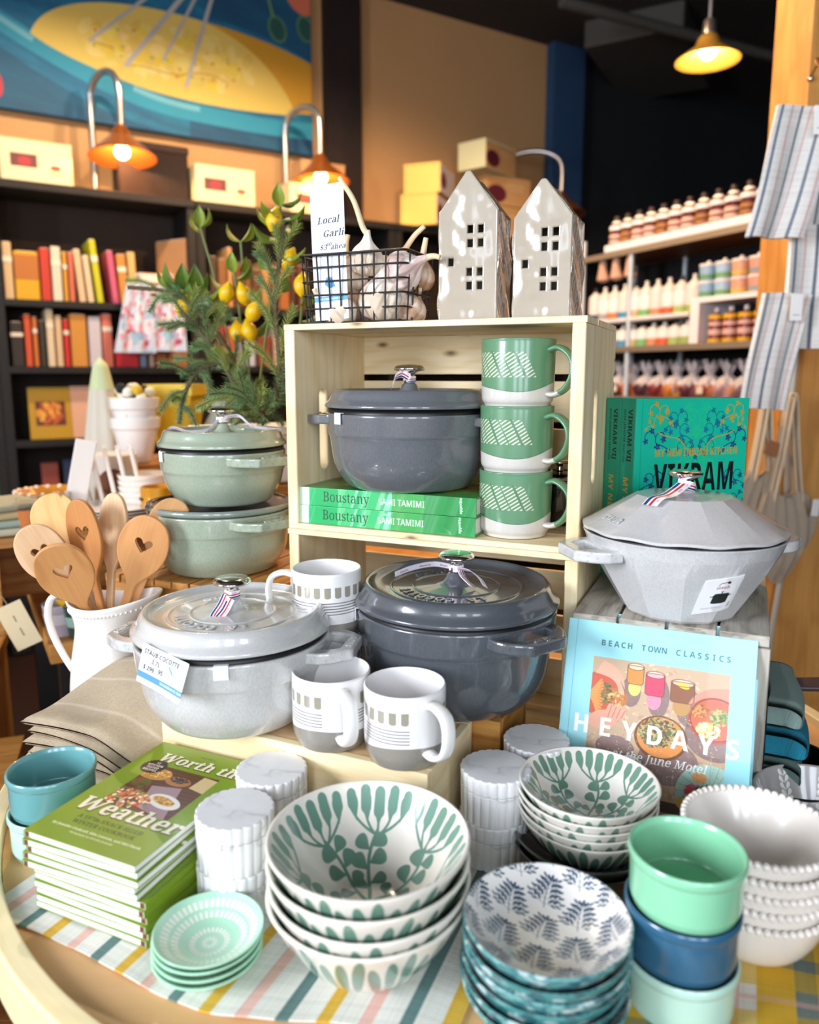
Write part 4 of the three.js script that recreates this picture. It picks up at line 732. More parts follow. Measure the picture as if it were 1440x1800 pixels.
{ // two teal cookbooks standing behind the faceted pot
  const Wd = .198, Hh = .27, th = .036;
  const pal = ['#0b6a8a', '#1d3f7a', '#0c8f6a', '#2a9d6a'], gold = '#c9952c';
  const scroll = (x, cx, cy, s, c, flip = 1) => { x.save(); x.translate(cx, cy); x.scale(s * 1.35 * flip, s * 1.35); x.strokeStyle = x.fillStyle = c; x.lineWidth = 4; x.lineCap = 'round'; x.beginPath(); x.moveTo(-70, 60); x.bezierCurveTo(-40, -10, 20, 30, 10, -20); x.bezierCurveTo(0, -60, -50, -40, -30, -10); x.moveTo(10, -20); x.bezierCurveTo(30, -70, 80, -40, 60, -5); x.stroke(); for (const [a, b, r] of [[-30, -12, 9], [60, -5, 8], [0, 20, 10], [-55, 40, 8], [30, -50, 8]]) for (let k = 0; k < 5; k++) { x.beginPath(); x.ellipse(a + cos(k * 1.26) * r, b + sin(k * 1.26) * r, r * .8, r * .45, k * 1.26, 0, TAU); x.fill(); } x.restore(); };
  const cov = canvasTex(792, 1080, (x, w, h) => {
    x.fillStyle = '#0bb795'; x.fillRect(0, 0, w, h); x.fillStyle = '#0aa587'; x.fillRect(36, 0, 7, h);
    for (let k = 0; k < 7; k++) { scroll(x, 420, 150 + k * 150, 1.5, '#19c08a'); scroll(x, 420, 150 + k * 150, 1.5, '#19c08a', -1); }
    for (const f of [1, -1]) { const X = (d) => 420 + f * d; scroll(x, X(105), 200, .95, '#0e6f97', f); scroll(x, X(150), 130, .9, pal[0], -f); scroll(x, X(60), 300, .8, pal[0], f); scroll(x, X(270), 250, 1, pal[1], f); scroll(x, X(300), 480, .9, pal[1], -f); scroll(x, X(310), 620, .8, pal[1], f); scroll(x, X(250), 90, .9, gold, f); scroll(x, X(305), 140, .6, gold, -f); scroll(x, X(290), 760, .9, pal[1], f); scroll(x, X(180), 880, 1.2, pal[0], f); scroll(x, X(270), 1000, .9, gold, f); x.strokeStyle = gold; x.lineWidth = 6; x.beginPath(); x.moveTo(X(270), 190); x.bezierCurveTo(X(180), 250, X(130), 190, X(70), 290); x.stroke(); }
    x.textAlign = 'center'; x.fillStyle = gold; x.font = 'bold 50px sans-serif'; x.save(); x.translate(430, 335); x.scale(.95, 1.2); x.fillText('MY NEW INDIAN KITCHEN', 0, 0); x.restore();
    x.fillStyle = '#0b0f10'; x.font = 'bold 190px sans-serif'; for (const [s, y] of [['VIKRAM', 548], ['VIJ', 760]]) { x.save(); x.translate(425, y); x.scale(.8, 1.25); x.fillText(s, 0, 0); x.restore(); }
  }, { wrap: false });
  const spn = canvasTex(1080, 144, (x, w, h) => { x.fillStyle = '#0a8f70'; x.fillRect(0, 0, w, h); x.fillStyle = '#08120f'; x.font = 'bold 56px sans-serif'; x.fillText('VIKRAM VIJ', 60, 66); x.font = 'bold 26px sans-serif'; x.fillText('WITH JENNIFER MUTTOO', 60, 108); x.fillStyle = gold; x.font = 'bold 66px sans-serif'; x.fillText('MY NEW INDIAN KITCHEN', 450, 92); }, { wrap: false });
  const cm = phys(0xffffff, .4, { map: cov, clearcoat: .2 }), sm = std(0xffffff, .5, { map: spn }), bm = std(0x0a8f70, .5);
  for (const k of [0, 1]) {
    const g = book('cookbook', k ? 'rear of two teal cookbooks standing behind the faceted pot, spine visible' : 'front teal cookbook with gold and black title, standing behind the faceted pot', null, { w: Wd, h: Hh, t: th, cover: cm, spine: sm, back: bm, group: 'teal cookbooks' });
    const yaw = .33, e = new THREE.Euler(PI / 2, yaw, 0, 'YXZ'); g.rotation.copy(e); const nrm = V(0, 1, 0).applyEuler(e), side = V(1, 0, 0).applyEuler(e);
    g.position.copy(W(.322, 1.085, .2505 + Hh / 2)).addScaledVector(side, Wd / 2).addScaledVector(nrm, -th * (k + 1) - .001 * k);
  }
}
{ // two green cookbooks lying in the upper crate
  const Wd = .235, Hh = .292, th = .0282;
  const spn = canvasTex(1024, 100, (x, w, h) => {
    x.fillStyle = '#35b46a'; x.fillRect(0, 0, w, h); for (let k = 0; k < 60; k++) { const a = hash(k, 1, 31); x.fillStyle = ['rgba(220,240,228,.5)', 'rgba(10,165,90,.5)', 'rgba(60,190,110,.5)', 'rgba(140,210,150,.4)'][k % 4]; x.beginPath(); const px = a * w, ww = 14 + 50 * hash(k, 2, 31); x.moveTo(px, 0); x.lineTo(px + ww, 0); x.lineTo(px + ww - 36, h); x.lineTo(px - 36, h); x.fill(); }
    x.fillStyle = 'rgba(225,240,232,.85)'; x.fillRect(0, 0, 60, h); x.fillStyle = '#12a85c'; x.fillRect(100, 0, 140, h); x.fillStyle = 'rgba(28,120,48,.7)'; x.fillRect(560, 0, 464, h); x.fillStyle = 'rgba(90,180,90,.5)'; x.fillRect(560, 0, 180, h);
    x.fillStyle = '#14351f'; x.save(); x.translate(145, 72); x.scale(.86, 1); x.font = '74px serif'; x.fillText('Boustany', 0, 0); x.restore(); x.fillStyle = '#e6f2e2'; x.save(); x.translate(480, 68); x.scale(.9, 1); x.font = '48px sans-serif'; x.fillText('SAMI TAMIMI', 0, 0); x.restore(); x.save(); x.translate(948, 86); x.rotate(-PI / 2); x.font = 'bold 20px serif'; x.fillText('appetite', 0, 0); x.restore();
  }, { wrap: false });
  const cov = canvasTex(256, 256, (x) => { x.fillStyle = '#3f8a3a'; x.fillRect(0, 0, 256, 256); blob(x, ['#7a9a3a', '#2f7a3a', '#b9a84a', '#8f6a3a', '#12a85c'], 160, 128, 128, 128, 128, 41, 8, 30); });
  const sm = phys(0xffffff, .35, { map: spn, clearcoat: .3 }), cm = phys(0xffffff, .35, { map: cov, clearcoat: .3 });
  for (const k of [0, 1]) {
    const g = book('cookbook', `${k ? 'upper' : 'lower'} green cookbook lying spine out under the grey cocotte in the crate`, null, { w: Wd, h: Hh, t: th, cover: cm, spine: sm, group: 'green cookbooks lying in the crate' });
    g.rotation.y = YAW + PI / 2; // spine to the front
    g.position.copy(UN(-.4905 + k * .001, 1.0135 + Wd / 2 - .0 + k * .001, .3245 + k * (th + .0002)));
    part('bookmark', board(.006, .002, .02), std(0xd0232e, .5), g, V(-Wd / 2 + .06, th * .5, Hh / 2 - .003), null, 'red bookmark ribbon');
  }
}
// ------------------------------------------------------------------ price cards
{
  const card = canvasTex(640, 384, (x, w, h) => {
    x.fillStyle = '#f7f7f8'; x.fillRect(0, 0, w, h); x.strokeStyle = x.fillStyle = '#33363b'; x.font = 'bold 64px sans-serif'; x.save(); x.transform(1, 0, -.12, 1, 0, 0); x.lineWidth = 3; for (const m of ['fillText', 'strokeText']) { x[m]('STAUB COCOTTE', 40, 88); x[m]('3.7L', 170, 162); x[m]('$ 299', 80, 240); x[m]('95', 290, 226); } x.restore();
    x.fillStyle = '#4f90c4'; x.fillRect(0, 270, w, 62); x.fillStyle = '#e8f1f8'; x.font = 'bold 32px sans-serif'; x.save(); x.translate(315, 312); x.scale(.8, 1); x.fillText('THE COOKBOOK CO. COOKS', 0, 0); x.restore();
    x.save(); x.translate(400, 110); x.rotate(.75); x.fillStyle = '#5b9aca'; x.beginPath(); x.roundRect(0, -11, 90, 22, 8); x.fill(); x.strokeStyle = '#7fb2d8'; x.lineWidth = 4; for (const k of [-46, -24, 0, 24, 46]) { x.beginPath(); x.moveTo(90, 0); x.bezierCurveTo(140, k * 1.6, 200, k * 1.5, 210, 0); x.stroke(); } x.restore();
  }, { wrap: false });
  const O = W(-.276, .826, .2425); // hangs from the pale cocotte's rim
  const o = solo('price_card', sheet(16, 10, (u, v) => V(lerp(-.037, .037, u), -.046 * (1 - v), .0022 * (1 - v) + .006 * smooth(.0, 1, u) * (1 - v) * (u - .3)), .0005), std(0xffffff, .7, { map: card }), "white handwritten price card with a blue band on the pale cocotte's rim", 'price card', O, 0);
  o.rotation.set(-.12, -.52, -.16, 'YXZ');
}

// ------------------------------------------------------------------ on top of the crates: garlic basket and two ceramic houses
const CT = .6302;
{
  const bw = .182, bd = .118, bh = .102, t = thing('wire_basket', 'black wire basket full of garlic on top of the crates', 'basket', UN(-.556, 1.098, CT + .0015), YAW + .02);
  const w = .0013, cyl = (a, b, r = w) => bar(V(...a), V(...b), r, 6), nx = 9, nz = 6, ny = 5;
  const loop = (y, r, k = 1) => { const x = bw / 2 * k, z = bd / 2 * k, e = .012, pts = []; for (const [sx, sz, a] of [[1, 1, 0], [-1, 1, 1], [-1, -1, 2], [1, -1, 3]]) for (let q = 0; q <= 3; q++) { const f = (a + q / 3) * PI / 2; pts.push(V(sx * (x - e) + cos(f) * e, y, sz * (z - e) + sin(f) * e)); } return new THREE.TubeGeometry(new THREE.CatmullRomCurve3(pts, true, 'catmullrom', .1), 96, r, 6, true); };
  const taper = (y) => .93 + .07 * y / bh;
  part('rim_wire', loop(bh, .002), M.iron, t);
  for (let k = 0; k < ny; k++) part('wire', loop(.002 + k * bh / ny, w, taper(k * bh / ny)), M.iron, t);
  for (const s of [1, -1]) for (let k = 0; k < nx; k++) { const x = lerp(-1, 1, (k + .5) / nx) * (bw / 2 - .004); part('wire', cyl([x * taper(0), .001, s * bd / 2 * taper(0)], [x, bh, s * bd / 2]), M.iron, t); }
  for (const s of [1, -1]) for (let k = 0; k < nz; k++) { const z = lerp(-1, 1, (k + .5) / nz) * (bd / 2 - .004); part('wire', cyl([s * bw / 2 * taper(0), .001, z * taper(0)], [s * bw / 2, bh, z]), M.iron, t); }
  for (let k = 0; k < nx; k++) { const x = lerp(-1, 1, (k + .5) / nx) * (bw / 2 - .004) * taper(0); part('wire', cyl([x, .0012, -bd / 2 * .93], [x, .0012, bd / 2 * .93]), M.iron, t); }
  // garlic: lobed bulbs with a papery skin and a stalk
  const skin = (a, b, s) => { const A = hex(a), B = hex(b); return std(0xffffff, .75, { map: pixels(256, 128, (u, v) => { const st = fbm(u, v, 48, 3, s, 3), bl = fbm(u, v, 5, 4, s + 5, 3); return mix3(A, B, clamp(.55 * st + 1.0 * smooth(.45, .75, bl) - .12, 0, 1)); }), bumpMap: ripple, bumpScale: .0015 }); };
  const skins = [skin(0xf0e8dc, 0xcbb9a2, 3), skin(0xeee4da, 0xc4a9a0, 8), skin(0xe2cdb8, 0xb08d72, 13)];
  const bulb = (r, s, peel) => lathe(soft([[0, .06 * r], [.28 * r, .02 * r], [.75 * r, .2 * r], [1.0 * r, .72 * r, .4 * r], [.78 * r, 1.3 * r, .4 * r], [.3 * r, 1.72 * r, .3 * r], [.17 * r, 2.1 * r], [.15 * r, 2.3 * r]], 5), { seg: 72, mod: (f, q, y) => { const lobes = 7 + (s % 3), k = 1 + .15 * (Math.abs(cos(f * lobes / 2 + s)) - .5) * smooth(0, .7 * r, q) + .05 * sin(f * 2 + s) + peel * .05 * sin(f * 23 + y * 300); return [q * k, y + .04 * r * sin(f * 3 + s)]; } });
  const spots = [ // x, z in the basket, height, size, skin, lean x, lean z, stalk length, stalk bend x
    [-.052, .024, .003, .027, 1, .3, .2, .02, 0], [-.010, .03, .004, .026, 0, -.9, .5, .02, .01], [.034, .02, .003, .039, 0, .1, .1, .012, 0], [.072, .018, .003, .025, 2, .2, -.5, .02, 0],
    [-.05, -.028, .003, .028, 2, .3, 0, .02, 0], [.0, -.032, .003, .028, 1, 0, 0, .02, 0], [.05, -.03, .003, .028, 2, 0, 0, .02, 0],
    [-.012, .014, .052, .0245, 0, -.35, .1, .03, 0], [.010, .026, .072, .0285, 0, .12, .15, .075, -.05], [.05, .024, .066, .0305, 1, 1.15, .35, .02, .01], [.074, -.02, .052, .027, 2, .2, 0, .02, 0], [-.034, -.02, .056, .026, 2, -.25, 0, .03, .012], [.026, -.028, .062, .026, 1, .4, 0, .045, .02],
  ];
  const where = ['low at the left end of the basket', 'low at the front, behind the right edge of the card', 'white and largest, low at the front middle', 'low at the right end of the basket', 'low at the back left', 'low at the back middle', 'low at the back right', 'small and pale beside the card', 'with a long pale stalk, highest of the heap', 'pink-streaked with its stalk turned down, upper right', 'brownish at the right end, near the houses', 'brownish behind the card', 'at the back, stalk leaning right'];
  spots.forEach(([x, z, y, r, s, lx, lz, sl, bx], i) => {
    const o = solo('garlic_bulb', bulb(r, i * 3 + 1, s === 0 ? .4 : .2), skins[s], `garlic bulb ${where[i]}`, 'garlic', t.localToWorld(V(x, y + .001, z)), 0, 'garlic bulbs in the wire basket');
    t.updateMatrixWorld(); o.position.copy(t.localToWorld(V(x, y, z)));
    const tilt = new THREE.Quaternion().setFromEuler(new THREE.Euler(lz, 0, -lx)); o.quaternion.setFromAxisAngle(V(0, 1, 0), YAW).multiply(tilt);
    if (lx > 1.2) o.position.y += r * .5;
    part('stalk', sweep([V(0, r * 2.1, 0), V(bx * .15, r * 2.4, 0), V(bx * .5, r * 2.3 + sl * .55, 0), V(bx, r * 2.2 + sl, 0)], (u) => .0048 - .001 * u, (u) => .0044 - .001 * u, V(0, 0, 1), { seg: 14, ring: 10 }), std(0xd9c6a0, .8), o);
  });
  // tall card tucked into the basket
  const tx = canvasTex(256, 900, (x, w, h) => {
    x.fillStyle = '#eef2f8'; x.fillRect(0, 0, w, h); x.fillStyle = '#15181f'; x.font = 'italic bold 62px serif'; x.fillText('Local', 46, 258); x.fillText('Garlic', 86, 348); x.font = 'italic bold 50px serif'; x.fillText('$3', 58, 432); x.font = 'italic bold 34px serif'; x.fillText('00', 112, 410); x.font = 'italic bold 48px serif'; x.fillText('ahead', 140, 434);
    x.strokeStyle = '#7f9fc4'; x.lineWidth = 2.5; x.beginPath(); x.ellipse(118, 590, 22, 26, 0, 0, TAU); x.moveTo(96, 610); x.bezierCurveTo(40, 660, 70, 720, 110, 720); x.moveTo(140, 610); x.bezierCurveTo(200, 660, 180, 730, 120, 730); x.moveTo(100, 560); x.bezierCurveTo(110, 530, 150, 540, 142, 572); x.stroke(); x.fillStyle = '#4f90c4'; x.beginPath(); x.moveTo(100, 616); x.lineTo(140, 616); x.lineTo(168, 680); x.lineTo(118, 690); x.lineTo(84, 660); x.fill();
    x.fillStyle = '#5b9fd4'; x.fillRect(0, 742, w, 34); x.fillStyle = '#e8f1f8'; x.font = 'bold 20px sans-serif'; x.fillText('THE COOKBOOK CO.', 30, 766); x.fillStyle = '#8f9cb0'; x.font = '17px serif'; x.fillText('722 - 11th AVE SW', 66, 820); x.fillText('CALGARY T2R 0E4', 66, 846);
  }, { wrap: false });
  const p = t.localToWorld(V(-.0345, .006, bd / 2 - .0045));
  const c = solo('price_card', sheet(4, 12, (u, v) => V(lerp(-.0285, .0285, u) * (1 + .0 * v), .2 * v, .004 * sin(v * 2)), .0006), std(0xffffff, .7, { map: tx }), 'tall white card reading Local Garlic standing in the wire basket', 'price card', p, 0); c.rotation.set(-.06, YAW + .02, .055, 'YXZ');
}
{ // ceramic houses, hand-pinched, with cut-out windows
  const m = phys(0xaca18f, .16, { clearcoat: 1, clearcoatRoughness: .04 });
  const house = (label, pos, turn, w, hw, hr, d, flip) => {
    const t = thing('ceramic_house', label, 'ornament', pos, turn, 'ceramic houses');
    const wob = (g, s, amp = .0016) => { const p = g.attributes.position; for (let i = 0; i < p.count; i++) { const x = p.getX(i), y = p.getY(i), z = p.getZ(i), a = sin(x * 95 + s) * sin(y * 70 + s * 2) + .6 * sin(y * 120 + z * 60 + s) + .5 * sin(x * 160 + y * 50 + s * 3); p.setXYZ(i, x + amp * .6 * sin(y * 40 + s) * smooth(0, .02, y), y, z + amp * a); } g.computeVertexNormals(); return g; };
    const thk = .006, win = [], q = .0066, gh = .0098, gw = .0158;
    for (const [cx, cy] of [[.56, .78], [.55, .40]]) for (const a of [-1, 1]) for (const b of [-1, 1]) win.push([(cx - .5) * w + .008 + a * gw / 2 - .002, hw * cy + b * gh]);
    win.push([-.29 * w, hw * .555]);
    // front wall: a fine grid of quads, quads in a window left out, with reveals
    const shape = new THREE.Shape(); shape.moveTo(-w / 2, 0); shape.lineTo(w / 2, 0); shape.lineTo(w / 2, hw); shape.lineTo(.004, hr); shape.quadraticCurveTo(0, hr + .002, -.004, hr); shape.lineTo(-w / 2, hw); shape.closePath();
    for (const [x, y] of win) { const h = new THREE.Path(); const a = .0039, b = .0053; h.moveTo(x - a, y - b); h.lineTo(x + a, y - b); h.lineTo(x + a, y + b); h.lineTo(x - a, y + b); h.closePath(); shape.holes.push(h); }
    part('front_wall', extrude(shape, thk, .0022, 8, 3), m, t, V(0, 0, -thk));
    const grid = (nu, nv, f) => wob(sheet(nu, nv, f, .004), rnd() * 6);
    for (const s of [1, -1]) part('side_wall', grid(16, 24, (u, v) => V(s * (w / 2 - .002 + .0018 * sin(v * 11 + u * 7 + s)), v * hw, s > 0 ? lerp(-.003, -d, u) : lerp(-d, -.003, u))), m, t);
    for (const s of [1, -1]) part('roof', grid(16, 14, (u, v) => V(s * lerp(w / 2 - .001, .0, v), lerp(hw - .001, hr - .001, v) + .001 * sin(u * 9 + v * 6), s > 0 ? lerp(-.003, -d, u) : lerp(-d, -.003, u))), m, t);
    const bs = new THREE.Shape(); bs.moveTo(-w / 2, 0); bs.lineTo(w / 2, 0); bs.lineTo(w / 2, hw); bs.lineTo(0, hr); bs.lineTo(-w / 2, hw); bs.closePath();
    part('back_wall', extrude(bs, .005, .0015), m, t, V(0, 0, -d));
  };
  const ripm = m; ripm.bumpMap = rep(ripple, 4, 4); ripm.bumpScale = .009;
  house('left ceramic house with cut-out windows, next to the garlic basket', UN(-.388, 1.088, CT), -.34, .0885, .158, .213, .09);
  house('right ceramic house with cut-out windows, at the crate corner', UN(-.277, 1.085, CT), -.41, .083, .142, .191, .088);
}
// ------------------------------------------------------------------ right of the grey box: knitted cloths on a pan; things behind the mugs
{
  const knit = pixels(256, 256, (u, v) => { const a = Math.abs(sin(u * 24 * PI)), b = Math.abs(sin(v * 24 * PI + (Math.floor(u * 24) % 2) * 1.57)); return .15 + .8 * Math.pow(a * b, .5); }, false);
  const km = (c) => std(c, .95, { bumpMap: rep(knit, 3, 3), bumpScale: .003 });
  const roll = (label, c, h, w, th) => solo('knitted_cloth', sheet(24, 20, (u, v) => UN(lerp(.045, w, u) + .004 * sin(v * 5), lerp(.985, 1.13, v), h + th / 2 - .006 * smooth(.5, 1, u) + .004 * v), th, { su: 1, sv: 2, edge: (u, v) => Math.sqrt(clamp(1 - Math.pow(Math.max(0, u * 1.01 - .2) / .81, 5), .008, 1)) * Math.pow(clamp(1 - Math.pow(Math.abs(v * 2 - 1), 40), .3, 1), .4) }), km(c), label, 'cloth', V(0, 0, 0));
  roll('lowest folded knitted cloth, grey-green, beside the grey box', 0x8aaaa3, .048, .088, .036);
  roll('folded bright blue knitted cloth between two grey-green ones', 0x1c97b4, .0845, .093, .039);
  roll('topmost folded knitted cloth, grey-green, beside the grey box', 0x9dbab0, .124, .085, .036);
  const t = thing('cast_iron_pan', 'black cast iron pan under the knitted cloths beside the grey box', 'pan', UN(.085, 1.06, .001), YAW);
  part('pan_body', lathe(soft([[0, 0], [.03, 0, .004], [.043, .04, .01], [.046, .044, .002], [.043, .044, .002], [.028, .006, .004], [0, .006]]), { seg: 64, mod: (f, r, y) => [r * Math.hypot(cos(f), sin(f) * 1.9), y] }), M.iron, t);
  const hs = new THREE.Shape(); hs.moveTo(0, -.011); hs.lineTo(.07, -.013); hs.quadraticCurveTo(.083, 0, .07, .013); hs.lineTo(0, .011); hs.closePath(); const hh = new THREE.Path(); hh.absellipse(.056, 0, .012, .006, 0, TAU); hs.holes.push(hh);
  part('pan_handle', extrude(hs, .008, .0025), std(0x5a4a4c, .45, { metalness: .5 }), t, V(-.002, .135, -.05), [-PI / 2 + .3, .0, .25]);
  part('pan_wall', lathe(soft([[.040, .03], [.047, .06, .01], [.05, .1, .004], [.047, .1, .003], [.038, .03]]), { seg: 64, mod: (f, r, y) => [r * Math.hypot(cos(f), sin(f) * 1.9), y - .0 ], a0: -1.0, a1: 1.2 }), M.iron, t);
}
{
  const t = thing('black_pot', 'small black pot with a chrome knob in the crate behind the green mugs', 'cooking pot', UN(-.262, 1.172, .325), YAW);
  part('body', lathe(soft([[0, 0], [.036, 0, .006], [.043, .06, .004], [.043, .066], [0, .066]]), { seg: 48 }), phys(0x0c0c0d, .15, { clearcoat: 1 }), t);
  part('lid', lathe(soft([[.044, .067], [.044, .071, .002], [.02, .08, .01], [0, .082]]), { seg: 48 }), phys(0x0c0c0d, .15, { clearcoat: 1 }), t);
  part('knob', knobG, M.chrome, t, V(0, .081, 0)).scale.setScalar(.7);
}

// ------------------------------------------------------------------ the shop: shell, windows, lamps
const BT = .5353, BK = (t, off, y) => V(-1.8 + t * .8601 - off * .5101, y, -(3.5 + t * .5101 + off * .8601));   // along the back wall, behind the shelf front, height
{
  const H = 3.5, tan = std(0xb98d5c, .85), navy = std(0x26466a, .7), dark = std(0x14181d, .8), brown = std(0x4a2d17, .7, { map: T.floor }), plaster = std(0xd9d5cd, .9);  // plaster: walls out of view, kept pale to bounce neutral light
  // floor boards run away from the shop front; those that are seen are single boards
  struct('floor', new THREE.BoxGeometry(12, .1, 12), std(0x4e2e17, .6, { map: rep(T.floor, 1) }), V(0, -.06, -2));
  const fl = scene.getObjectByName('floor');
  for (let r = 0; r < 13; r++) for (let c = 0; c < 4; c++) {
    const w = .118, L = .9, g = board(L - .003, .016, w - .002, { bevel: .001, ou: hash(r, c, 4), ov: hash(r, c, 5), scale: 1.2 });
    const o = part('floor_board', g, M.floor, fl, V(-2.1 + c * L + (r % 3) * .3, .052, 1.0 - r * w + .15), [0, 0, 0]); 
  }
  struct('ceiling', new THREE.BoxGeometry(12, .1, 12), std(0x2b2622, .9), V(0, H + .05, -2));
  const wallSeg = (name, t0, t1, off, th, m, h0 = 0, h1 = H) => { const g = new THREE.BoxGeometry(t1 - t0, h1 - h0, th); const o = struct(name, g, m, BK((t0 + t1) / 2, off + th / 2, (h0 + h1) / 2)); o.rotation.y = BT; return o; };
  wallSeg('wall_back', -2.2, 3.5, .35, .12, tan);
  wallSeg('wall_far', 3.5, 6.2, .35, .12, dark);
  const col = wallSeg('trim_1', 1.718, 1.941, .29, .06, brown); col.geometry = grainUV(col.geometry, 'y', 1);
  wallSeg('trim_2', 3.375, 3.65, .27, .08, navy);
  // left and front walls, out of view; window openings sit behind the daylight rects
  const wallShape = (w, holes) => { const s = new THREE.Shape(); s.moveTo(-w / 2, 0); s.lineTo(w / 2, 0); s.lineTo(w / 2, H); s.lineTo(-w / 2, H); s.closePath(); for (const [x, y, a, b] of holes) { const p = new THREE.Path(); p.moveTo(x - a / 2, y - b / 2); p.lineTo(x + a / 2, y - b / 2); p.lineTo(x + a / 2, y + b / 2); p.lineTo(x - a / 2, y + b / 2); p.closePath(); s.holes.push(p); } return new THREE.ExtrudeGeometry(s, { depth: .12, bevelEnabled: false }); };
  struct('wall_front', wallShape(7.2, FRONT.map(([x, y, w, h]) => [x, y, w + .1, h + .1])), plaster, V(0, 0, 2.48));
  const left = struct('wall_left', wallShape(7.2, [[KEY.z + .5, KEY.y, KEY.w + .1, KEY.h + .1]]), plaster, V(-3.07, 0, -.5)); left.rotation.y = -PI / 2;
  left.position.x = -2.95; 
  struct('wall_right', new THREE.BoxGeometry(.12, H, 9.5), dark, V(3.0, H / 2, -2.3));
  const glass = phys(0xffffff, .02, { transmission: 1, thickness: 0, ior: 1.45 }), frameM = std(0x2a2a2b, .5);
  let k = 1;
  const win = (x, y, z, w, h, turn) => {
    const o = new THREE.Group(); o.name = 'window_' + k++; o.userData.kind = 'structure'; o.position.set(x, y, z); o.rotation.y = turn; scene.add(o);
    const W2 = w + .1, H2 = h + .1;
    for (const s of [-1, 1]) { part('window_frame', new THREE.BoxGeometry(.04, H2, .05), frameM, o, V(s * (W2 / 2 - .02), 0, 0)); part('window_frame', new THREE.BoxGeometry(W2 - .08, .04, .05), frameM, o, V(0, s * (H2 / 2 - .02), 0)); }
    part('glazing_bar', new THREE.BoxGeometry(W2 - .08, .025, .03), frameM, o, V(0, h * .12, 0));
    part('pane', new THREE.BoxGeometry(W2 - .08, H2 - .08, .006), glass, o);
  };
  for (const [x, y, w, h] of FRONT) win(x, y, 2.54, w, h, 0);
  win(-3.01, KEY.y, KEY.z, KEY.w, KEY.h, PI / 2);
  // ceiling beams and a duct at the dark end
  const duct = solo('ceiling_duct', board(.6, .16, 1.1, { bevel: .01 }), std(0x55524d, .6, { metalness: .4 }), 'grey square air duct under the dark ceiling at the top right', 'duct', V(1.62, 3.42, -5.5), -.5);
  for (const [x, z] of [[2.55, -4.3], [2.2, -4.9]]) solo('ceiling_pipe', new THREE.CylinderGeometry(.03, .03, 2.2, 12).rotateZ(PI / 2), std(0x6a675f, .5, { metalness: .5 }), x > 2.4 ? 'nearer thin grey pipe under the dark ceiling' : 'farther thin grey pipe under the dark ceiling', 'pipe', V(x - .4, 3.28, z), .45);
}
const bulbM = new THREE.MeshStandardMaterial({ color: 0xfff1d8, emissive: 0xffd9a0, emissiveIntensity: 14 });
function lampLight(pos, power, parent) { const l = new THREE.PointLight(WARM, power, 0, 2); l.position.copy(pos); l.castShadow = true; l.shadow.radius = 1.2; scene.add(l); return l; }
function pendant(label, x, y, z, power, color = WARM, shadeR = .135) {
  const t = thing('pendant_lamp', label, 'lamp', V(x, y, z), 0);
  const shade = soft([[.03, .1], [.042, .092, .01], [.055, .055, .015], [shadeR, .0, .004], [shadeR - .002, -.003], [.052, .05, .015], [.038, .085, .01], [.028, .095]]);
  part('shade', lathe(shade, { seg: 56 }), std(0xcaa047, .35, { metalness: .55, side: THREE.DoubleSide }), t);
  part('socket', lathe(soft([[0, .16], [.024, .16, .004], [.03, .115], [.026, .075], [0, .075]]), { seg: 24 }), std(0x8c8a86, .3, { metalness: .8 }), t);
  part('bulb', new THREE.SphereGeometry(.034, 24, 16), bulbM, t, V(0, .035, 0));
  part('cord', bar(V(0, .16, 0), V(0, 3.5 - y, 0), .007), std(0x9a9a98, .5), t);
  lampLight(V(x, y + .035, z), power).color.set(color);
}
pendant('brass pendant lamp with a glowing bulb hanging at the top right', 1.272, 2.64, -3.5, 1.1, 0xffe0b4);
pendant('unseen brass pendant lamp above the frame, placed to light the tan wall', .3, 3.0, -3.0, 10);  // out of view, placed to warm the tan wall
pendant('unseen brass pendant lamp above the frame, placed to light the painting', -1.15, 3.15, -2.9, 7, 0xffe8cc);  // unseen lamp that brightens the canvas from above the frame
pendant('unseen brass pendant lamp above the frame, placed to light the bookshelves', -.35, 3.15, -3.3, 6, 0xffe8cc);  // hangs out of view to brighten the shelves of books

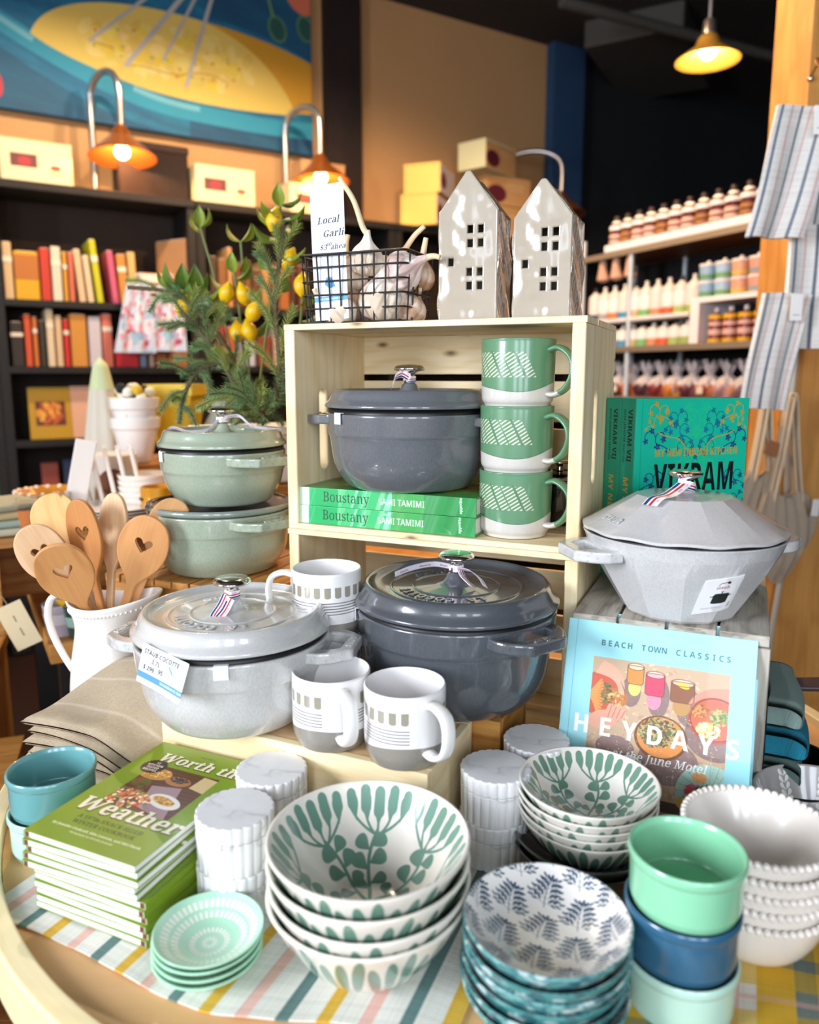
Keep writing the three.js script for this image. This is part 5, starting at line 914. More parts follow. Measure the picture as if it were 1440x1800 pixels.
// ------------------------------------------------------------------ bookshelves along the back wall
const bkTurn = BT, SH = [.19, .70, 1.012, 1.352, 1.652];   // heights of the shelf boards; the top is at 2.15
const onShelf = (o, t, off, y, turn = 0) => { o.position.copy(BK(t, off, y)); o.rotation.y = bkTurn + turn; return o; };
{
  const mk = (label, t0, t1, boards) => {
    const o = thing('bookshelf', label, 'bookshelf', BK(t0, 0, 0), bkTurn), L = t1 - t0, D = .3;
    for (const x of [.02, L - .02]) part('side_panel', board(.04, 2.13, D, { grain: 'y' }), M.shelf, o, V(x, 1.065, -D / 2));
    part('top_board', board(L, .035, D + .02, {}), M.shelf, o, V(L / 2, 2.147, -D / 2));
    for (const y of boards) part('shelf_board', board(L - .08, .03, D, {}), M.shelf, o, V(L / 2, y - .015, -D / 2));
    part('back_panel', board(L - .02, 2.13, .012, {}), std(0x2a1d14, .8), o, V(L / 2, 1.065, -D + .006));
    return o;
  };
  mk('black bookshelf bay cut off by the left edge of the picture', -1.03, -.052, SH);
  mk('black bookshelf bay with colourful spines on the left', -.05, .86, SH);
  mk('black bookshelf bay behind the lemon branches and evergreen', .865, 2.0, [.19, .70, 1.02, 1.36, 1.66]);
  mk('dark bookshelf bay behind the garlic and the ceramic houses', 2.005, 3.36, [.19, .70, 1.02, 1.36, 1.66]);
  // books: [from, to, height, colour, lean, second colour of a band]
  const bookG = new Map(), spineM = new Map();
  const spine = (c) => { if (!spineM.has(c)) spineM.set(c, std(c, .55)); return spineM.get(c); };
  const put = (label, t0, t1, y, h, c, lean = 0, d = .2, off = .03, band = null) => {
    const w = t1 - t0, o = solo('book', new RoundedBoxGeometry(w - .004, h, d, 2, .004), spine(c), label, 'book', V(0, 0, 0), 0, 'books on the back shelves');
    onShelf(o, (t0 + t1) / 2, off + d / 2, y + h / 2 * cos(lean) + Math.abs(sin(lean)) * w / 2); o.rotation.order = 'YXZ'; o.rotation.z = lean;
    part('pages', new RoundedBoxGeometry(w * .72, .006, d * .93, 1, .001), M.pages, o, V(0, h / 2 - .001, 0));
    if (band) part('title_band', new RoundedBoxGeometry(w - .003, h * band[1], .004, 1, .001), spine(band[0]), o, V(0, h * band[2], d / 2));
    return o;
  };
  const R1 = [[-.004, .036, .25, 0xd9b98a, 0, 'cream book at the left end of the upper row'], [.04, .143, .215, 0xd8a512, 0, 'wide yellow book with an orange band, upper row', [0xb9702c, .5, .18]], [.147, .19, .235, 0xc23a24, 0, 'red book beside the wide yellow one, upper row'], [.194, .238, .245, 0xd9d2b8, 0, 'off-white book beside the red one, upper row'], [.242, .262, .225, 0xd99a2c, 0, 'narrow amber book, upper row'], [.265, .292, .225, 0xc96a4c, 0, 'salmon book, upper row'], [.298, .330, .24, 0xe0bd92, .07, 'leaning beige book, upper row'], [.336, .366, .215, 0xdfc7a0, .08, 'leaning cream book, upper row'], [.372, .404, .29, 0xc3c218, .09, 'lime yellow book leaning left, tallest of the upper row'], [.446, .476, .245, 0xcf5c7c, .08, 'pink book leaning beside the gap, upper row'], [.486, .528, .232, 0xd18a3e, .05, 'orange book beside the pink one, upper row'], [.534, .572, .245, 0xd6b06a, .03, 'tan book before the flat pile, upper row']];
  for (const [a, b, h, c, l, n, band] of R1) put(n, a, b, SH[4], h, c, l, .2, .03, band || ((a * 50 | 0) % 3 ? null : [0xf0e4c8, .1, .2]));
  for (let k = 0; k < 3; k++) { const c = [0x7a2a1c, 0x3a1c14, 0xd8b487][k]; const o = solo('book', new RoundedBoxGeometry(.17, .05, .2, 2, .004), spine(c), `${['lowest, dark red', 'middle, dark brown', 'topmost, tan'][k]} book in the flat pile on the upper row`, 'book', V(0, 0, 0), 0, 'books on the back shelves'); onShelf(o, .665, .13, SH[4] + .105 + k * .052 - .08); part('pages', new RoundedBoxGeometry(.16, .036, .004, 1, .001), M.pages, o, V(0, 0, .099)); }
  put('large picture book with a blue-grey and salmon cover, standing at an angle', .752, .80, SH[4], .33, 0xb98a5c, 0, .2, .02, [0xe0906c, .55, -.2]).rotation.y += .55;
  const R2 = [[.004, .058, .2, 0x2c2018, 0, 'dark ribbed book, left end of the middle row'], [.062, .092, .235, 0xcf5022, 0, 'orange-red book, middle row'], [.096, .118, .225, 0xc9702c, 0, 'orange book with a red foot, middle row'], [.122, .15, .21, 0x33291c, 0, 'dark olive book, middle row'], [.154, .188, .262, 0xdcc6a2, 0, 'tall cream book, middle row'], [.192, .222, .235, 0xd6b58c, 0, 'beige book, middle row'], [.226, .252, .22, 0xc6271c, 0, 'bright red book, middle row'], [.256, .33, .245, 0xc98a34, 0, 'thick amber book, middle row'], [.336, .394, .235, 0xc9c2c9, 0, 'pale lavender book, middle row'], [.398, .444, .25, 0xd8735c, 0, 'salmon red book, right of the pale one, middle row']];
  for (const [a, b, h, c, l, n] of R2) put(n, a, b, SH[3], h, c, l, .2, .03, (a * 40 | 0) % 3 ? null : [0xe8dcc2, .09, .22]);
  put('red box-shaped book under the hanging cloths, middle row', .452, .56, SH[3], .13, 0xc9242c, 0, .2, .02);
  put('low grey-blue book, middle row', .566, .60, SH[3], .16, 0x7d8aa0); put('beige booklet, middle row', .612, .636, SH[3], .15, 0xc9a28c); put('brown book, middle row', .64, .70, SH[3], .14, 0x9a4f26); put('rust book at the right end, middle row', .705, .80, SH[3], .15, 0xb4622c);
  const faceOut = (label, t, y, w, h, m) => { const o = solo('book', new RoundedBoxGeometry(w, h, .022, 2, .003), m, label, 'book', V(0, 0, 0), 0, 'books on the back shelves'); onShelf(o, t, .07, y + h / 2); o.rotation.order = 'YXZ'; o.rotation.x = -.12; return o; };
  const yb = canvasTex(256, 256, (x) => { x.fillStyle = '#b98f0c'; x.fillRect(0, 0, 256, 256); x.fillStyle = '#5a2a10'; x.fillRect(40, 70, 180, 120); blob(x, ['#d98a2c', '#e0a53a', '#b9541c', '#7a3414'], 60, 130, 130, 80, 50, 51, 10, 26); }, { wrap: false });
  faceOut('yellow cookbook with a photo of food, facing out on the lower row', .15, SH[2], .185, .245, std(0xffffff, .5, { map: yb })); faceOut('peach book facing out beside the yellow cookbook, lower row', .305, SH[2], .125, .25, spine(0xd9a98c)); faceOut('peach book facing out in the bay at the left edge', -.105, SH[2], .13, .24, spine(0xd8a898));
  faceOut('bright green book facing out on the bottom row, left edge', -.11, SH[1], .13, .27, spine(0x3d8a2a)); faceOut('dull red book facing out on the bottom row', .13, SH[1], .075, .2, spine(0x8a3d30)); faceOut('navy book facing out on the bottom row', .225, SH[1], .07, .21, spine(0x27335a));
  const B2 = [[.93, .97, .25, 0x4a3320], [.975, 1.02, .24, 0x8a5a2c], [1.025, 1.05, .3, 0xc9935a], [1.055, 1.1, .22, 0x6a3a1c], [1.105, 1.15, .24, 0x7a4a24], [1.155, 1.2, .2, 0x5a3a20], [1.205, 1.25, .24, 0xb9854a], [1.26, 1.3, .22, 0x8a4a28], [1.305, 1.36, .25, 0xa5602c], [1.365, 1.4, .21, 0x4a2a1c], [1.41, 1.46, .24, 0x6a3018]];
  B2.forEach(([a, b, h, c], i) => put(['dark brown book, left end', 'brown book, second', 'tall tan book, third', 'umber book, fourth', 'brown book, fifth', 'short umber book, sixth', 'light brown book, seventh', 'red-brown book, eighth', 'orange-brown book, ninth', 'dark book, tenth', 'maroon book, last'][i] + ' in the row behind the lemons', a, b, 1.66, h, c));
  [[.95, 1.0, .22, 0x9a2f2a], [1.005, 1.06, .2, 0xc3552c], [1.065, 1.1, .23, 0x8a8596], [1.11, 1.16, .2, 0xb9bcc6], [1.17, 1.25, .16, 0x7c3a26], [1.26, 1.31, .2, 0xc9a08c]].forEach(([a, b, h, c], i) => put(['dark red book', 'orange book', 'grey-lilac book', 'pale grey book', 'rust brown book', 'rose beige book'][i] + ' behind the evergreen, middle row', a, b, 1.36, h, c));
  // hanging patterned cloths in front of the shelves
  const fl = canvasTex(256, 256, (x) => { x.fillStyle = '#c6d6e8'; x.fillRect(0, 0, 256, 256); blob(x, ['#d98a9c', '#8fb4d8', '#eef2f6', '#c9a2b8', '#9cc4d8', '#b0506a', '#f2e2e6'], 130, 128, 128, 128, 128, 61, 8, 26); });
  const fm = std(0xffffff, .9, { map: fl });
  for (const [k, t, n] of [[0, .53, 'left'], [1, .68, 'right']]) {
    const o = solo('patterned_cloth', sheet(16, 14, (u, v) => { const w = lerp(.19, .1, v); return V((u - .5) * w + .03 * v, v * .33, .012 * sin(u * 14 + k) * (1.2 - v)); }, .006), fm, `${n} of two blue and pink flowered cloths hanging before the bookshelf`, 'cloth', V(0, 0, 0), 0, 'flowered cloths'); onShelf(o, t, -.05, 1.42 + k * .01, 0);
    part('loop', tube([V(.01, .325, 0), V(.03, .37, .0), V(.05, .325, 0)], .004, 12, 6), fm, o);
  }
}
{ // the painting: an abstract seascape, blue with a yellow island and thin grey sticks
  const tex = canvasTex(1400, 760, (x, w, h) => {
    x.fillStyle = '#0d5f80'; x.fillRect(0, 0, w, h);
    for (let k = 0; k < 900; k++) { x.globalAlpha = .12; x.fillStyle = ['#0f7d98', '#0a4468', '#0e5f86', '#09345a', '#15809a'][k % 5]; const px = hash(k, 1, 71) * w, py = hash(k, 2, 71) * h; x.beginPath(); x.ellipse(px, py, 60 + 90 * hash(k, 3, 71), 12 + 24 * hash(k, 4, 71), .22, 0, TAU); x.fill(); }
    x.globalAlpha = .45; x.fillStyle = '#062340'; x.beginPath(); x.moveTo(980, 100); x.lineTo(w, 100); x.lineTo(w, 400); x.bezierCurveTo(1250, 350, 1100, 320, 980, 330); x.fill(); x.globalAlpha = .4; x.beginPath(); x.moveTo(266, 560); x.bezierCurveTo(500, 700, 700, 760, 900, 760); x.lineTo(200, 760); x.fill(); x.fillRect(900, 700, 500, 60);
    x.globalAlpha = .9; x.strokeStyle = '#2487a0'; x.lineWidth = 62; x.beginPath(); x.moveTo(200, 440); x.bezierCurveTo(420, 560, 620, 650, 860, 668); x.bezierCurveTo(1100, 680, 1280, 680, 1440, 660); x.stroke(); x.strokeStyle = '#8fb9c0'; x.lineWidth = 20; x.globalAlpha = .6; x.beginPath(); x.moveTo(700, 622); x.bezierCurveTo(780, 645, 860, 655, 940, 655); x.stroke(); x.beginPath(); x.moveTo(266, 468); x.lineTo(380, 525); x.stroke();
    x.globalAlpha = 1; x.fillStyle = '#c08a1c'; x.beginPath(); x.moveTo(960, 340); x.bezierCurveTo(1150, 345, 1300, 375, 1400, 408); x.lineTo(1400, 600); x.lineTo(1280, 612); x.fill();
    x.fillStyle = '#d3b455'; x.beginPath(); x.moveTo(372, 505); x.bezierCurveTo(420, 360, 700, 320, 960, 340); x.bezierCurveTo(1180, 380, 1290, 520, 1330, 616); x.bezierCurveTo(1100, 640, 850, 640, 700, 610); x.bezierCurveTo(540, 575, 430, 545, 372, 505); x.fill();
    x.globalAlpha = .5; blob(x, ['#ddc873', '#c9a23c', '#e0cf8a', '#d9bd2c', '#c8b04a'], 110, 830, 485, 330, 90, 72, 12, 40); x.globalAlpha = .8; blob(x, ['#8a6a2c', '#b4542c', '#6d8a3a', '#d9a8a0'], 30, 850, 480, 320, 80, 73, 4, 9);
    x.strokeStyle = '#9a6f24'; x.lineWidth = 4; x.globalAlpha = .8; x.beginPath(); x.moveTo(690, 548); x.bezierCurveTo(760, 530, 800, 560, 880, 545); x.bezierCurveTo(980, 500, 1080, 540, 1040, 560); x.moveTo(570, 490); x.lineTo(640, 500); x.stroke(); x.globalAlpha = 1;
    x.strokeStyle = '#a8a49e'; x.lineCap = 'round'; for (const [a, b, c, d, l] of [[930, 150, 560, 490, 12], [985, 150, 680, 548, 17], [1000, 150, 812, 505, 11], [1035, 150, 892, 580, 14]]) { x.lineWidth = l; x.beginPath(); x.moveTo(a, b); x.lineTo(c, d); x.stroke(); }
    x.lineWidth = 10; x.strokeStyle = '#5f8a4a'; for (const [a, b, c] of [[1240, 260, 1205], [1360, 235, 1300]]) { x.beginPath(); x.moveTo(c, 130); x.lineTo(a, b); x.stroke(); disc(x, '#1c4a44', a + 18, b + 45, 34, 46, -.3); x.lineWidth = 5; x.stroke(); } disc(x, '#c9684a', 1375, 150, 80, 80);
    disc(x, '#a82f3f', 262, 690, 16, 40);
  }, { wrap: false });
  const L = 1.95, Hh = 1.05, o = thing('painting', 'large abstract canvas of a yellow island on blue water above the bookshelf', 'painting', BK(.66, .318, 2.58 + Hh / 2), bkTurn);
  part('canvas', board(L, Hh, .03, { bevel: .004 }), std(0x0d4a6a, .8), o);
  part('picture', sheet(1, 1, (u, v) => V((u - .5) * (L - .006), (v - .5) * (Hh - .006), 0), .001), std(0xffffff, .7, { map: tex }), o, V(0, 0, .0158));
  o.position.y = 3.07;
}
{ // boxes on top of the shelves
  const front = canvasTex(256, 192, (x) => { x.fillStyle = '#e6d6a8'; x.fillRect(0, 0, 256, 192); x.fillStyle = '#6a3a36'; x.fillRect(34, 60, 96, 60); disc(x, '#a8333a', 84, 92, 24, 20); disc(x, '#a5473c', 196, 112, 20, 12); x.fillStyle = '#8a7a5a'; x.fillRect(170, 134, 60, 4); x.fillRect(180, 142, 40, 4); });
  const fm = std(0xffffff, .7, { map: front }), cm = std(0xddcb98, .7);
  const carton = (label, t, off, y, w, h, d, turn, faceM = fm, bodyM = cm) => { const o = thing('carton', label, 'box', V(0, 0, 0), 0, 'gift cartons on the shelf tops'); onShelf(o, t, off, y, turn); part('box_body', new RoundedBoxGeometry(w, h, d, 2, .004), bodyM, o, V(0, h / 2, -d / 2)); part('printed_front', sheet(1, 1, (u, v) => V((u - .5) * (w - .008), v * (h - .008), 0), .001), faceM, o, V(0, .004, .0008)); part('lid_flap', new RoundedBoxGeometry(w + .003, .012, d + .003, 2, .003), bodyM, o, V(0, h - .004, -d / 2)); return o; };
  const TP = 2.166;
  carton('cream gift carton with a cake picture on the bookshelf top, far left', .168, .06, TP, .30, .19, .14, 0);
  carton('cream gift carton with a cake picture on the bookshelf top, between two lamps', 1.04, .06, TP, .31, .19, .14, 0);
  carton('cream gift carton on the bookshelf top behind the second lamp', 1.52, .06, TP, .28, .16, .16, .1);
  carton('brown gift carton on top of the cream one behind the second lamp', 1.60, .09, TP + .165, .26, .13, .14, 0, std(0xb98a5a, .7), std(0xb98a5a, .7));
  const wick = solo('wicker_box', new RoundedBoxGeometry(.34, .26, .16, 2, .012), std(0x24130c, .8, { bumpMap: rep(weave, 2, 2), bumpScale: .004 }), 'dark brown wicker box on the bookshelf top behind the lit lamp', 'box', V(0, 0, 0)); onShelf(wick, .70, .2, TP + .13); part('lid', new RoundedBoxGeometry(.35, .04, .17, 2, .01), std(0x2a170e, .8), wick, V(0, .125, 0));
  const pk = canvasTex(128, 128, (x) => { x.fillStyle = '#e2dbe6'; x.fillRect(0, 0, 128, 128); disc(x, '#6a2034', 30, 70, 24, 36); disc(x, '#a04a5a', 30, 50, 12, 12); }), pk2 = canvasTex(128, 128, (x) => { x.fillStyle = '#c99a62'; x.fillRect(0, 0, 128, 128); disc(x, '#5a1626', 30, 80, 28, 40); x.fillStyle = '#d9b47c'; x.fillRect(60, 30, 50, 8); x.fillRect(66, 50, 40, 6); });
  const gold = std(0xc9a24a, .45, { metalness: .25 }), pink = std(0xffffff, .6, { map: pk }), tanM = std(0xffffff, .65, { map: pk2 }), pale = std(0xd9d5a8, .6);
  const cube = (label, t, off, y, w, h, d, turn, a, b) => carton(label, t, off, y, w, h, d, turn, a, b);
  cube('lower gold and white cake carton behind the left ceramic house', 2.33, .0, TP, .30, .175, .22, .7, pink, gold);
  cube('upper gold and white cake carton behind the left ceramic house', 2.35, .0, TP + .18, .29, .165, .22, .7, pink, gold);
  cube('lower tan cake carton between the two ceramic houses', 2.86, .05, TP, .36, .185, .15, .05, tanM, std(0xc9a25a, .6));
  cube('middle tan cake carton between the two ceramic houses', 2.84, .05, TP + .19, .36, .175, .15, .03, tanM, std(0xc09458, .6));
  cube('topmost cake carton with a pale end, above the ceramic houses', 2.74, .0, TP + .37, .34, .16, .20, .35, tanM, pale);
}
{ // gooseneck lamps on the shelf tops
  const steel = std(0xb5b5b8, .3, { metalness: .9 }), copper = std(0xb8682c, .3, { metalness: .75, side: THREE.DoubleSide });
  const goose = (label, t, off, y0, up, reach, lit, sx = .3, drop = .33, sc = 1) => {
    const o = thing('gooseneck_lamp', label, 'lamp', BK(t, off, y0), bkTurn, null), pts = [V(0, 0, 0), V(0, up * .6, .0)];
    for (let k = 0; k <= 8; k++) { const a = PI - k / 8 * PI; pts.push(V((1 + cos(a)) * reach / 2 * sx, up - .11 + sin(a) * .11, (1 + cos(a)) * reach / 2 * .85)); }
    const end = pts[pts.length - 1].clone(); end.y = up - drop; pts.push(end.clone().add(V(0, .06, 0)));
    part('arm', tube(pts, .016, 48, 10), steel, o);
    const hd = new THREE.Group(); hd.name = 'lamp_head'; hd.position.copy(end); hd.rotation.set(-.1, 0, 0); o.add(hd);
    part('shade', lathe(soft([[.022, .07], [.03, .06, .008], [.05, .02, .02], [.155 * sc, -.075, .004], [.153 * sc, -.078], [.046, .014, .02], [.02, .06]]), { seg: 48 }), copper, hd);
    part('socket', lathe(soft([[0, .085], [.02, .085, .004], [.024, .05], [.02, .01], [0, .01]]), { seg: 20 }), steel, hd);
    part('bulb', new THREE.SphereGeometry(.036, 20, 14), lit ? bulbM : std(0xe8dcc2, .3), hd, V(0, -.048, 0));
    o.updateMatrixWorld(true);
    if (lit) lampLight(hd.localToWorld(V(0, -.048, 0)), lit);
  };
  goose('copper gooseneck lamp with a glowing bulb over the left bookshelf', .44, .24, 2.165, .56, .27, 1.2, .34);
  goose('copper gooseneck lamp half hidden behind the lemon tree top', 1.44, .24, 2.165, .57, .28, .45, .36);
  goose('gooseneck lamp behind the two ceramic houses', 2.93, .25, 2.165, .56, .34, 0, .78);
}

// ------------------------------------------------------------------ display table on the left, with its wares
{
  const A = (a, b, y) => V(-.80 + a * .86 - b * .51, y, -(1.62 + a * .51 + b * .86)), DT = .72, turn = BT;
  const t = thing('display_table', 'orange-stained wooden display table behind the pitcher', 'table', A(0, 0, 0), turn), L = 1.25, D = .85;
  for (let k = 0; k < 5; k++) part('table_board', board(L, .045, D / 5 - .003, { ou: rnd(), ov: rnd() }), M.post, t, V(L / 2, DT - .0225, -(D / 5) * (k + .5)));
  for (const x of [.05, L - .05]) for (const z of [-.05, -D + .05]) part('leg', board(.06, DT - .045, .06, { grain: 'y' }), M.shelf, t, V(x, (DT - .045) / 2, z));
  const riser = (label, a, b, w, d, h) => { const o = thing('riser_box', label, 'box', A(a, b, DT), turn); for (const x of [.01, w - .01]) part('side_board', board(.02, h - .02, d, { grain: 'z', ou: rnd() }), M.amber, o, V(x, (h - .02) / 2, -d / 2)); part('top_board', board(w, .02, d, { ou: rnd() }), M.amber, o, V(w / 2, h - .01, -d / 2)); part('back_board', board(w - .04, h - .02, .012), M.amber, o, V(w / 2, (h - .02) / 2, -d + .01)); };
  riser('low brown wooden riser under the yellow mug and plates', -.10, .12, .78, .36, .225);
  riser('taller brown wooden riser under the white flower pots', .27, .49, .5, .3, .335);
  const P = (x, f, y) => V(x, y, -f), R1 = DT + .2255, R2 = DT + .3355;
  const at = (a, b, y) => A(a, b, y);
  // stacked white pots with patterned cones and flowers behind
  const potG = lathe(soft([[0, 0], [.042, 0, .006], [.064, .10, .01], [.07, .102, .003], [.073, .135, .004], [.069, .135, .002], [.06, .09], [.038, .01], [0, .01]]), { seg: 48 });
  for (let k = 0; k < 2; k++) solo('flower_pot', potG, M.white, `${k ? 'upper' : 'lower'} of two nested white flower pots beside the sage cocottes`, 'flower pot', at(.32, .575, R2 + k * .058), 0, 'nested white flower pots');
  const yp = thing('yellow_pot', 'bright yellow square planter behind the evergreen branches', 'planter', at(.475, .70, R2 + .03), turn + .2);
  part('pot_body', lathe(soft([[0, 0], [.07, 0, .004], [.1, .17, .002], [.094, .17], [.066, .01], [0, .01]]), { seg: 4 }).toNonIndexed(), std(0xe0bc16, .5), yp).geometry.computeVertexNormals(); part('rim', lathe(soft([[.1, .165], [.108, .165], [.11, .2], [.1, .2], [.098, .165]]), { seg: 4 }).toNonIndexed(), std(0xe6c83a, .5), yp).geometry.computeVertexNormals();
  const vs = thing('ribbed_vase', 'grey-green ribbed round vase behind the upper sage cocotte', 'vase', at(.60, .62, R2), 0);
  part('vase_body', lathe(soft([[0, 0], [.04, 0, .004], [.078, .07, .05], [.03, .15, .03], [.036, .175, .004], [.03, .175], [.024, .15], [0, .14]], 6), { seg: 72, mod: (f, r, y) => [r * (1 + .05 * cos(f * 12)), y] }), glaze(0x9fb0aa), vs);
  // bunch of black, white and yellow pompom picks standing in the pots
  for (let k = 0; k < 9; k++) { const a = k / 9 * TAU, q = k === 8 ? 0 : .04, o = thing('pompom_pick', `${['front', 'front left', 'left', 'back left', 'back', 'back right', 'right', 'front right', 'middle'][k]} black, white and yellow pompom pick standing in the white flower pots`, 'ornament', at(.32 + q * cos(a), .575 + q * sin(a), R2 + .03), a, 'pompom picks'); part('stick', bar(V(0, 0, 0), V(0, .14, 0), .0025), std(0x6a5a3a, .8), o); for (let b = 0; b < 4; b++) part('pompom', new THREE.SphereGeometry(.0155, 14, 10), std([0x1c1a18, 0xeeead8, 0xd9b62c, 0xe6e0c8][(k + b) % 4], .8), o, V(.006 * cos(b * 2 + k), .115 + b * .021 + .006 * (k % 3), .006 * sin(b * 2 + k))); }
  const cone = thing('cloth_cone', 'tall pale green and pink cloth cone left of the white flower pots', 'ornament', at(.255, .72, DT + .05), 0); part('cone', lathe(soft([[0, .58], [.02, .57, .01], [.035, .5], [.10, .02, .01], [0, 0]]), { seg: 32, mod: (f, r, y) => [r * (1 + .06 * cos(f * 7)), y] }), std(0xd8d2c0, .9), cone); part('cone_tip', lathe(soft([[0, .6], [.022, .575, .01], [.037, .5], [.034, .5]]), { seg: 24 }), std(0xcfd9a8, .9), cone);
  // white rack of plates
  const rk = thing('plate_rack', 'white plate rack with upright square plates on the riser', 'rack', at(.20, .30, R1), turn - .15);
  part('rack_base', board(.17, .012, .10, {}), std(0xe4ddd0, .7), rk, V(0, .006, 0));
  for (let k = 0; k < 5; k++) { part('upright_plate', new RoundedBoxGeometry(.011, .17, .10, 2, .004), M.cream, rk, V(-.065 + k * .032, .1, 0), [0, 0, .16]); }
  part('patterned_board', new RoundedBoxGeometry(.05, .2, .012, 2, .003), std(0xe9e2da, .7), rk, V(-.075, .11, .06), [0, 0, -.22]);
  // small bowls, plates, mugs, tumblers
  const sbG = lathe(soft([[0, 0], [.045, 0, .004], [.066, .03, .02], [.0685, .042, .002], [.065, .042], [.06, .028, .02], [.04, .006], [0, .006]]), { seg: 56 });
  for (let k = 0; k < 6; k++) solo('small_bowl', sbG, M.cream, `${k === 5 ? 'topmost' : k === 0 ? 'lowest' : ORD[5 - k]} small white bowl in the stack beside the plate rack`, 'bowl', at(.275, .26, R1 + k * .0145), 0, 'small white bowls in a stack');
  const plG = lathe(soft([[0, 0], [.06, 0, .003], [.105, .012, .01], [.106, .015, .001], [.06, .006, .01], [0, .005]]), { seg: 64 });
  for (let k = 0; k < 6; k++) solo('plate', plG, M.cream, `${k === 5 ? 'topmost' : k === 0 ? 'lowest' : ORD[5 - k]} cream plate in the pile left of the yellow mug`, 'plate', at(.19, .17, R1 + k * .0075), 0, 'cream plates in a pile');
  const om = (label, a, b, y, s, c) => { const o = thing('mug', label, 'mug', at(a, b, y), -.4); part('body', lathe(soft([[0, 0], [.034 * s, 0, .004], [.042 * s, .012, .006], [.043 * s, .09 * s, .001], [.040 * s, .09 * s, .001], [.038 * s, .012], [0, .01]]), { seg: 48, mod: (f, r, y2) => [r * (1 + .02 * cos(f * 8)), y2] }), glaze(c), o); part('handle', sweep([V(.04 * s, .075 * s, 0), V(.066 * s, .07 * s, 0), V(.068 * s, .04 * s, 0), V(.04 * s, .022 * s, 0)], .005, .008, V(0, 0, 1), { seg: 20 }), glaze(c), o); return o; };
  const mo = om('yellow-orange mug with dark dots behind the tall spoon', .285, .14, R1, 1.05, 0xc98a14); for (let k = 0; k < 7; k++) part('dot', new THREE.SphereGeometry(.0045, 10, 8), std(0x2a2016, .5), mo, V(cos(2.0 + (k % 4) * .35) * .0445, .025 + .02 * Math.floor(k / 2), sin(2.0 + (k % 4) * .35) * .0445));
  const tum = (label, a, b, c) => { const o = thing('tumbler', label, 'glass', at(a, b, R1), 0); part('glass_body', lathe(soft([[0, 0], [.03, 0, .003], [.036, .085, .001], [.034, .085, .001], [.029, .008], [0, .008]]), { seg: 40 }), phys(0xffffff, .05, { transmission: 1, thickness: .003, ior: 1.45 }), o); part('band', lathe([[.0318, .02], [.0357, .06]], { seg: 40 }), std(c, .5), o); };
  tum('clear tumbler with an orange band left of the cream plates', .0, .16, 0xb9682c); tum('clear tumbler with a white band left of the cream plates', .055, .22, 0xd8d4cc);
  const ob = thing('orange_bowl', 'orange bowl with pale spots along its rim, behind the tumblers', 'bowl', at(.06, .37, R1), 0); part('bowl_body', lathe(soft([[0, 0], [.04, 0, .004], [.085, .06, .02], [.088, .075, .002], [.082, .072], [.04, .01], [0, .01]]), { seg: 56 }), glaze(0xc9862c), ob); const spots = []; for (let k = 0; k < 18; k++) { const s = new THREE.SphereGeometry(.007, 8, 6); s.translate(cos(k / 18 * TAU) * .084, .07, sin(k / 18 * TAU) * .084); spots.push(s); } part('spotted_rim', merge(spots), std(0xf2dcc0, .5), ob);
  const tin = thing('canister', 'white storage tin with a brown round emblem behind the tumblers', 'tin', at(.235, .44, R1), 0); part('tin_body', lathe(soft([[0, 0], [.058, 0, .003], [.058, .15, .003], [.05, .155], [0, .156]]), { seg: 48 }), std(0xe0dcd4, .5), tin); part('emblem', new THREE.CylinderGeometry(.036, .036, .004, 32).rotateX(PI / 2), std(0x7a4a34, .6), tin, V(.012, .08, .0575), [0, .2, 0]);
  // fanned cloths at the left edge and wares under them
  for (let k = 0; k < 4; k++) solo('folded_cloth', new RoundedBoxGeometry(.16, .018, .16, 2, .008), std([0xb9b49a, 0x9fae9f, 0xc9b88a, 0xa9a890][k], .9), `${['lowest, khaki', 'second, grey-green', 'third, straw', 'topmost, olive-grey'][k]} folded cloth at the left edge of the display table`, 'cloth', at(-.09 + k * .006, .22, R1 + .0105 + k * .0188), turn + .1 * k, 'folded cloths on the display table');
  for (const [k, c] of [[0, 0xd7a184], [1, 0xdcae92]]) solo('peach_box', new RoundedBoxGeometry(.16, .05, .12, 2, .006), std(c, .7), `${k ? 'upper' : 'lower'} peach coloured box at the left edge below the folded cloths`, 'box', at(-.20, -.02, DT - .06 + k * .056), turn, 'peach boxes');
  // green and yellow cups in a tray behind the pitcher's handle
  const cup = (label, a, b, c, c2) => { const o = thing('cup', label, 'cup', at(a, b, DT), 0); part('body', lathe(soft([[0, 0], [.03, 0, .003], [.04, .075, .002], [.037, .075, .001], [.03, .01], [0, .01]]), { seg: 40 }), glaze(c), o); part('stripe', lathe([[.0335, .03], [.0375, .055]], { seg: 40, mod: (f, r, y) => [r + .0008, y] }), std(c2, .5), o); };
  cup('dark green cup seen through the pitcher handle', .075, .03, 0x1d3d34, 0x7d9a90); cup('yellow cup beside the dark green one', .07, .115, 0xd9a51c, 0xb98612); cup('lilac cup at the corner of the display table', .035, .075, 0xb9b0bc, 0xd8d2d6);
  // hanging tag, stools
  const tg = thing('paper_tag', 'large cream paper tag hanging beside the display table', 'tag', V(-.853, .774, -1.60), .3); part('tag_card', sheet(4, 6, (u, v) => V((u - .5) * .055, (v - .5) * .105, .002 * sin(v * 3)), .0012), std(0xd9c8a0, .8), tg, null, [0, 0, .38]); part('string', tube([V(-.02, .05, 0), V(-.045, .09, -.02), V(-.068, .165, -.07)], .0012, 10, 5), std(0x8a7a5a, .8), tg); part('printed_line', board(.004, .05, .0006), std(0x9a8a68, .8), tg, V(0, 0, .0022), [0, 0, .38]);
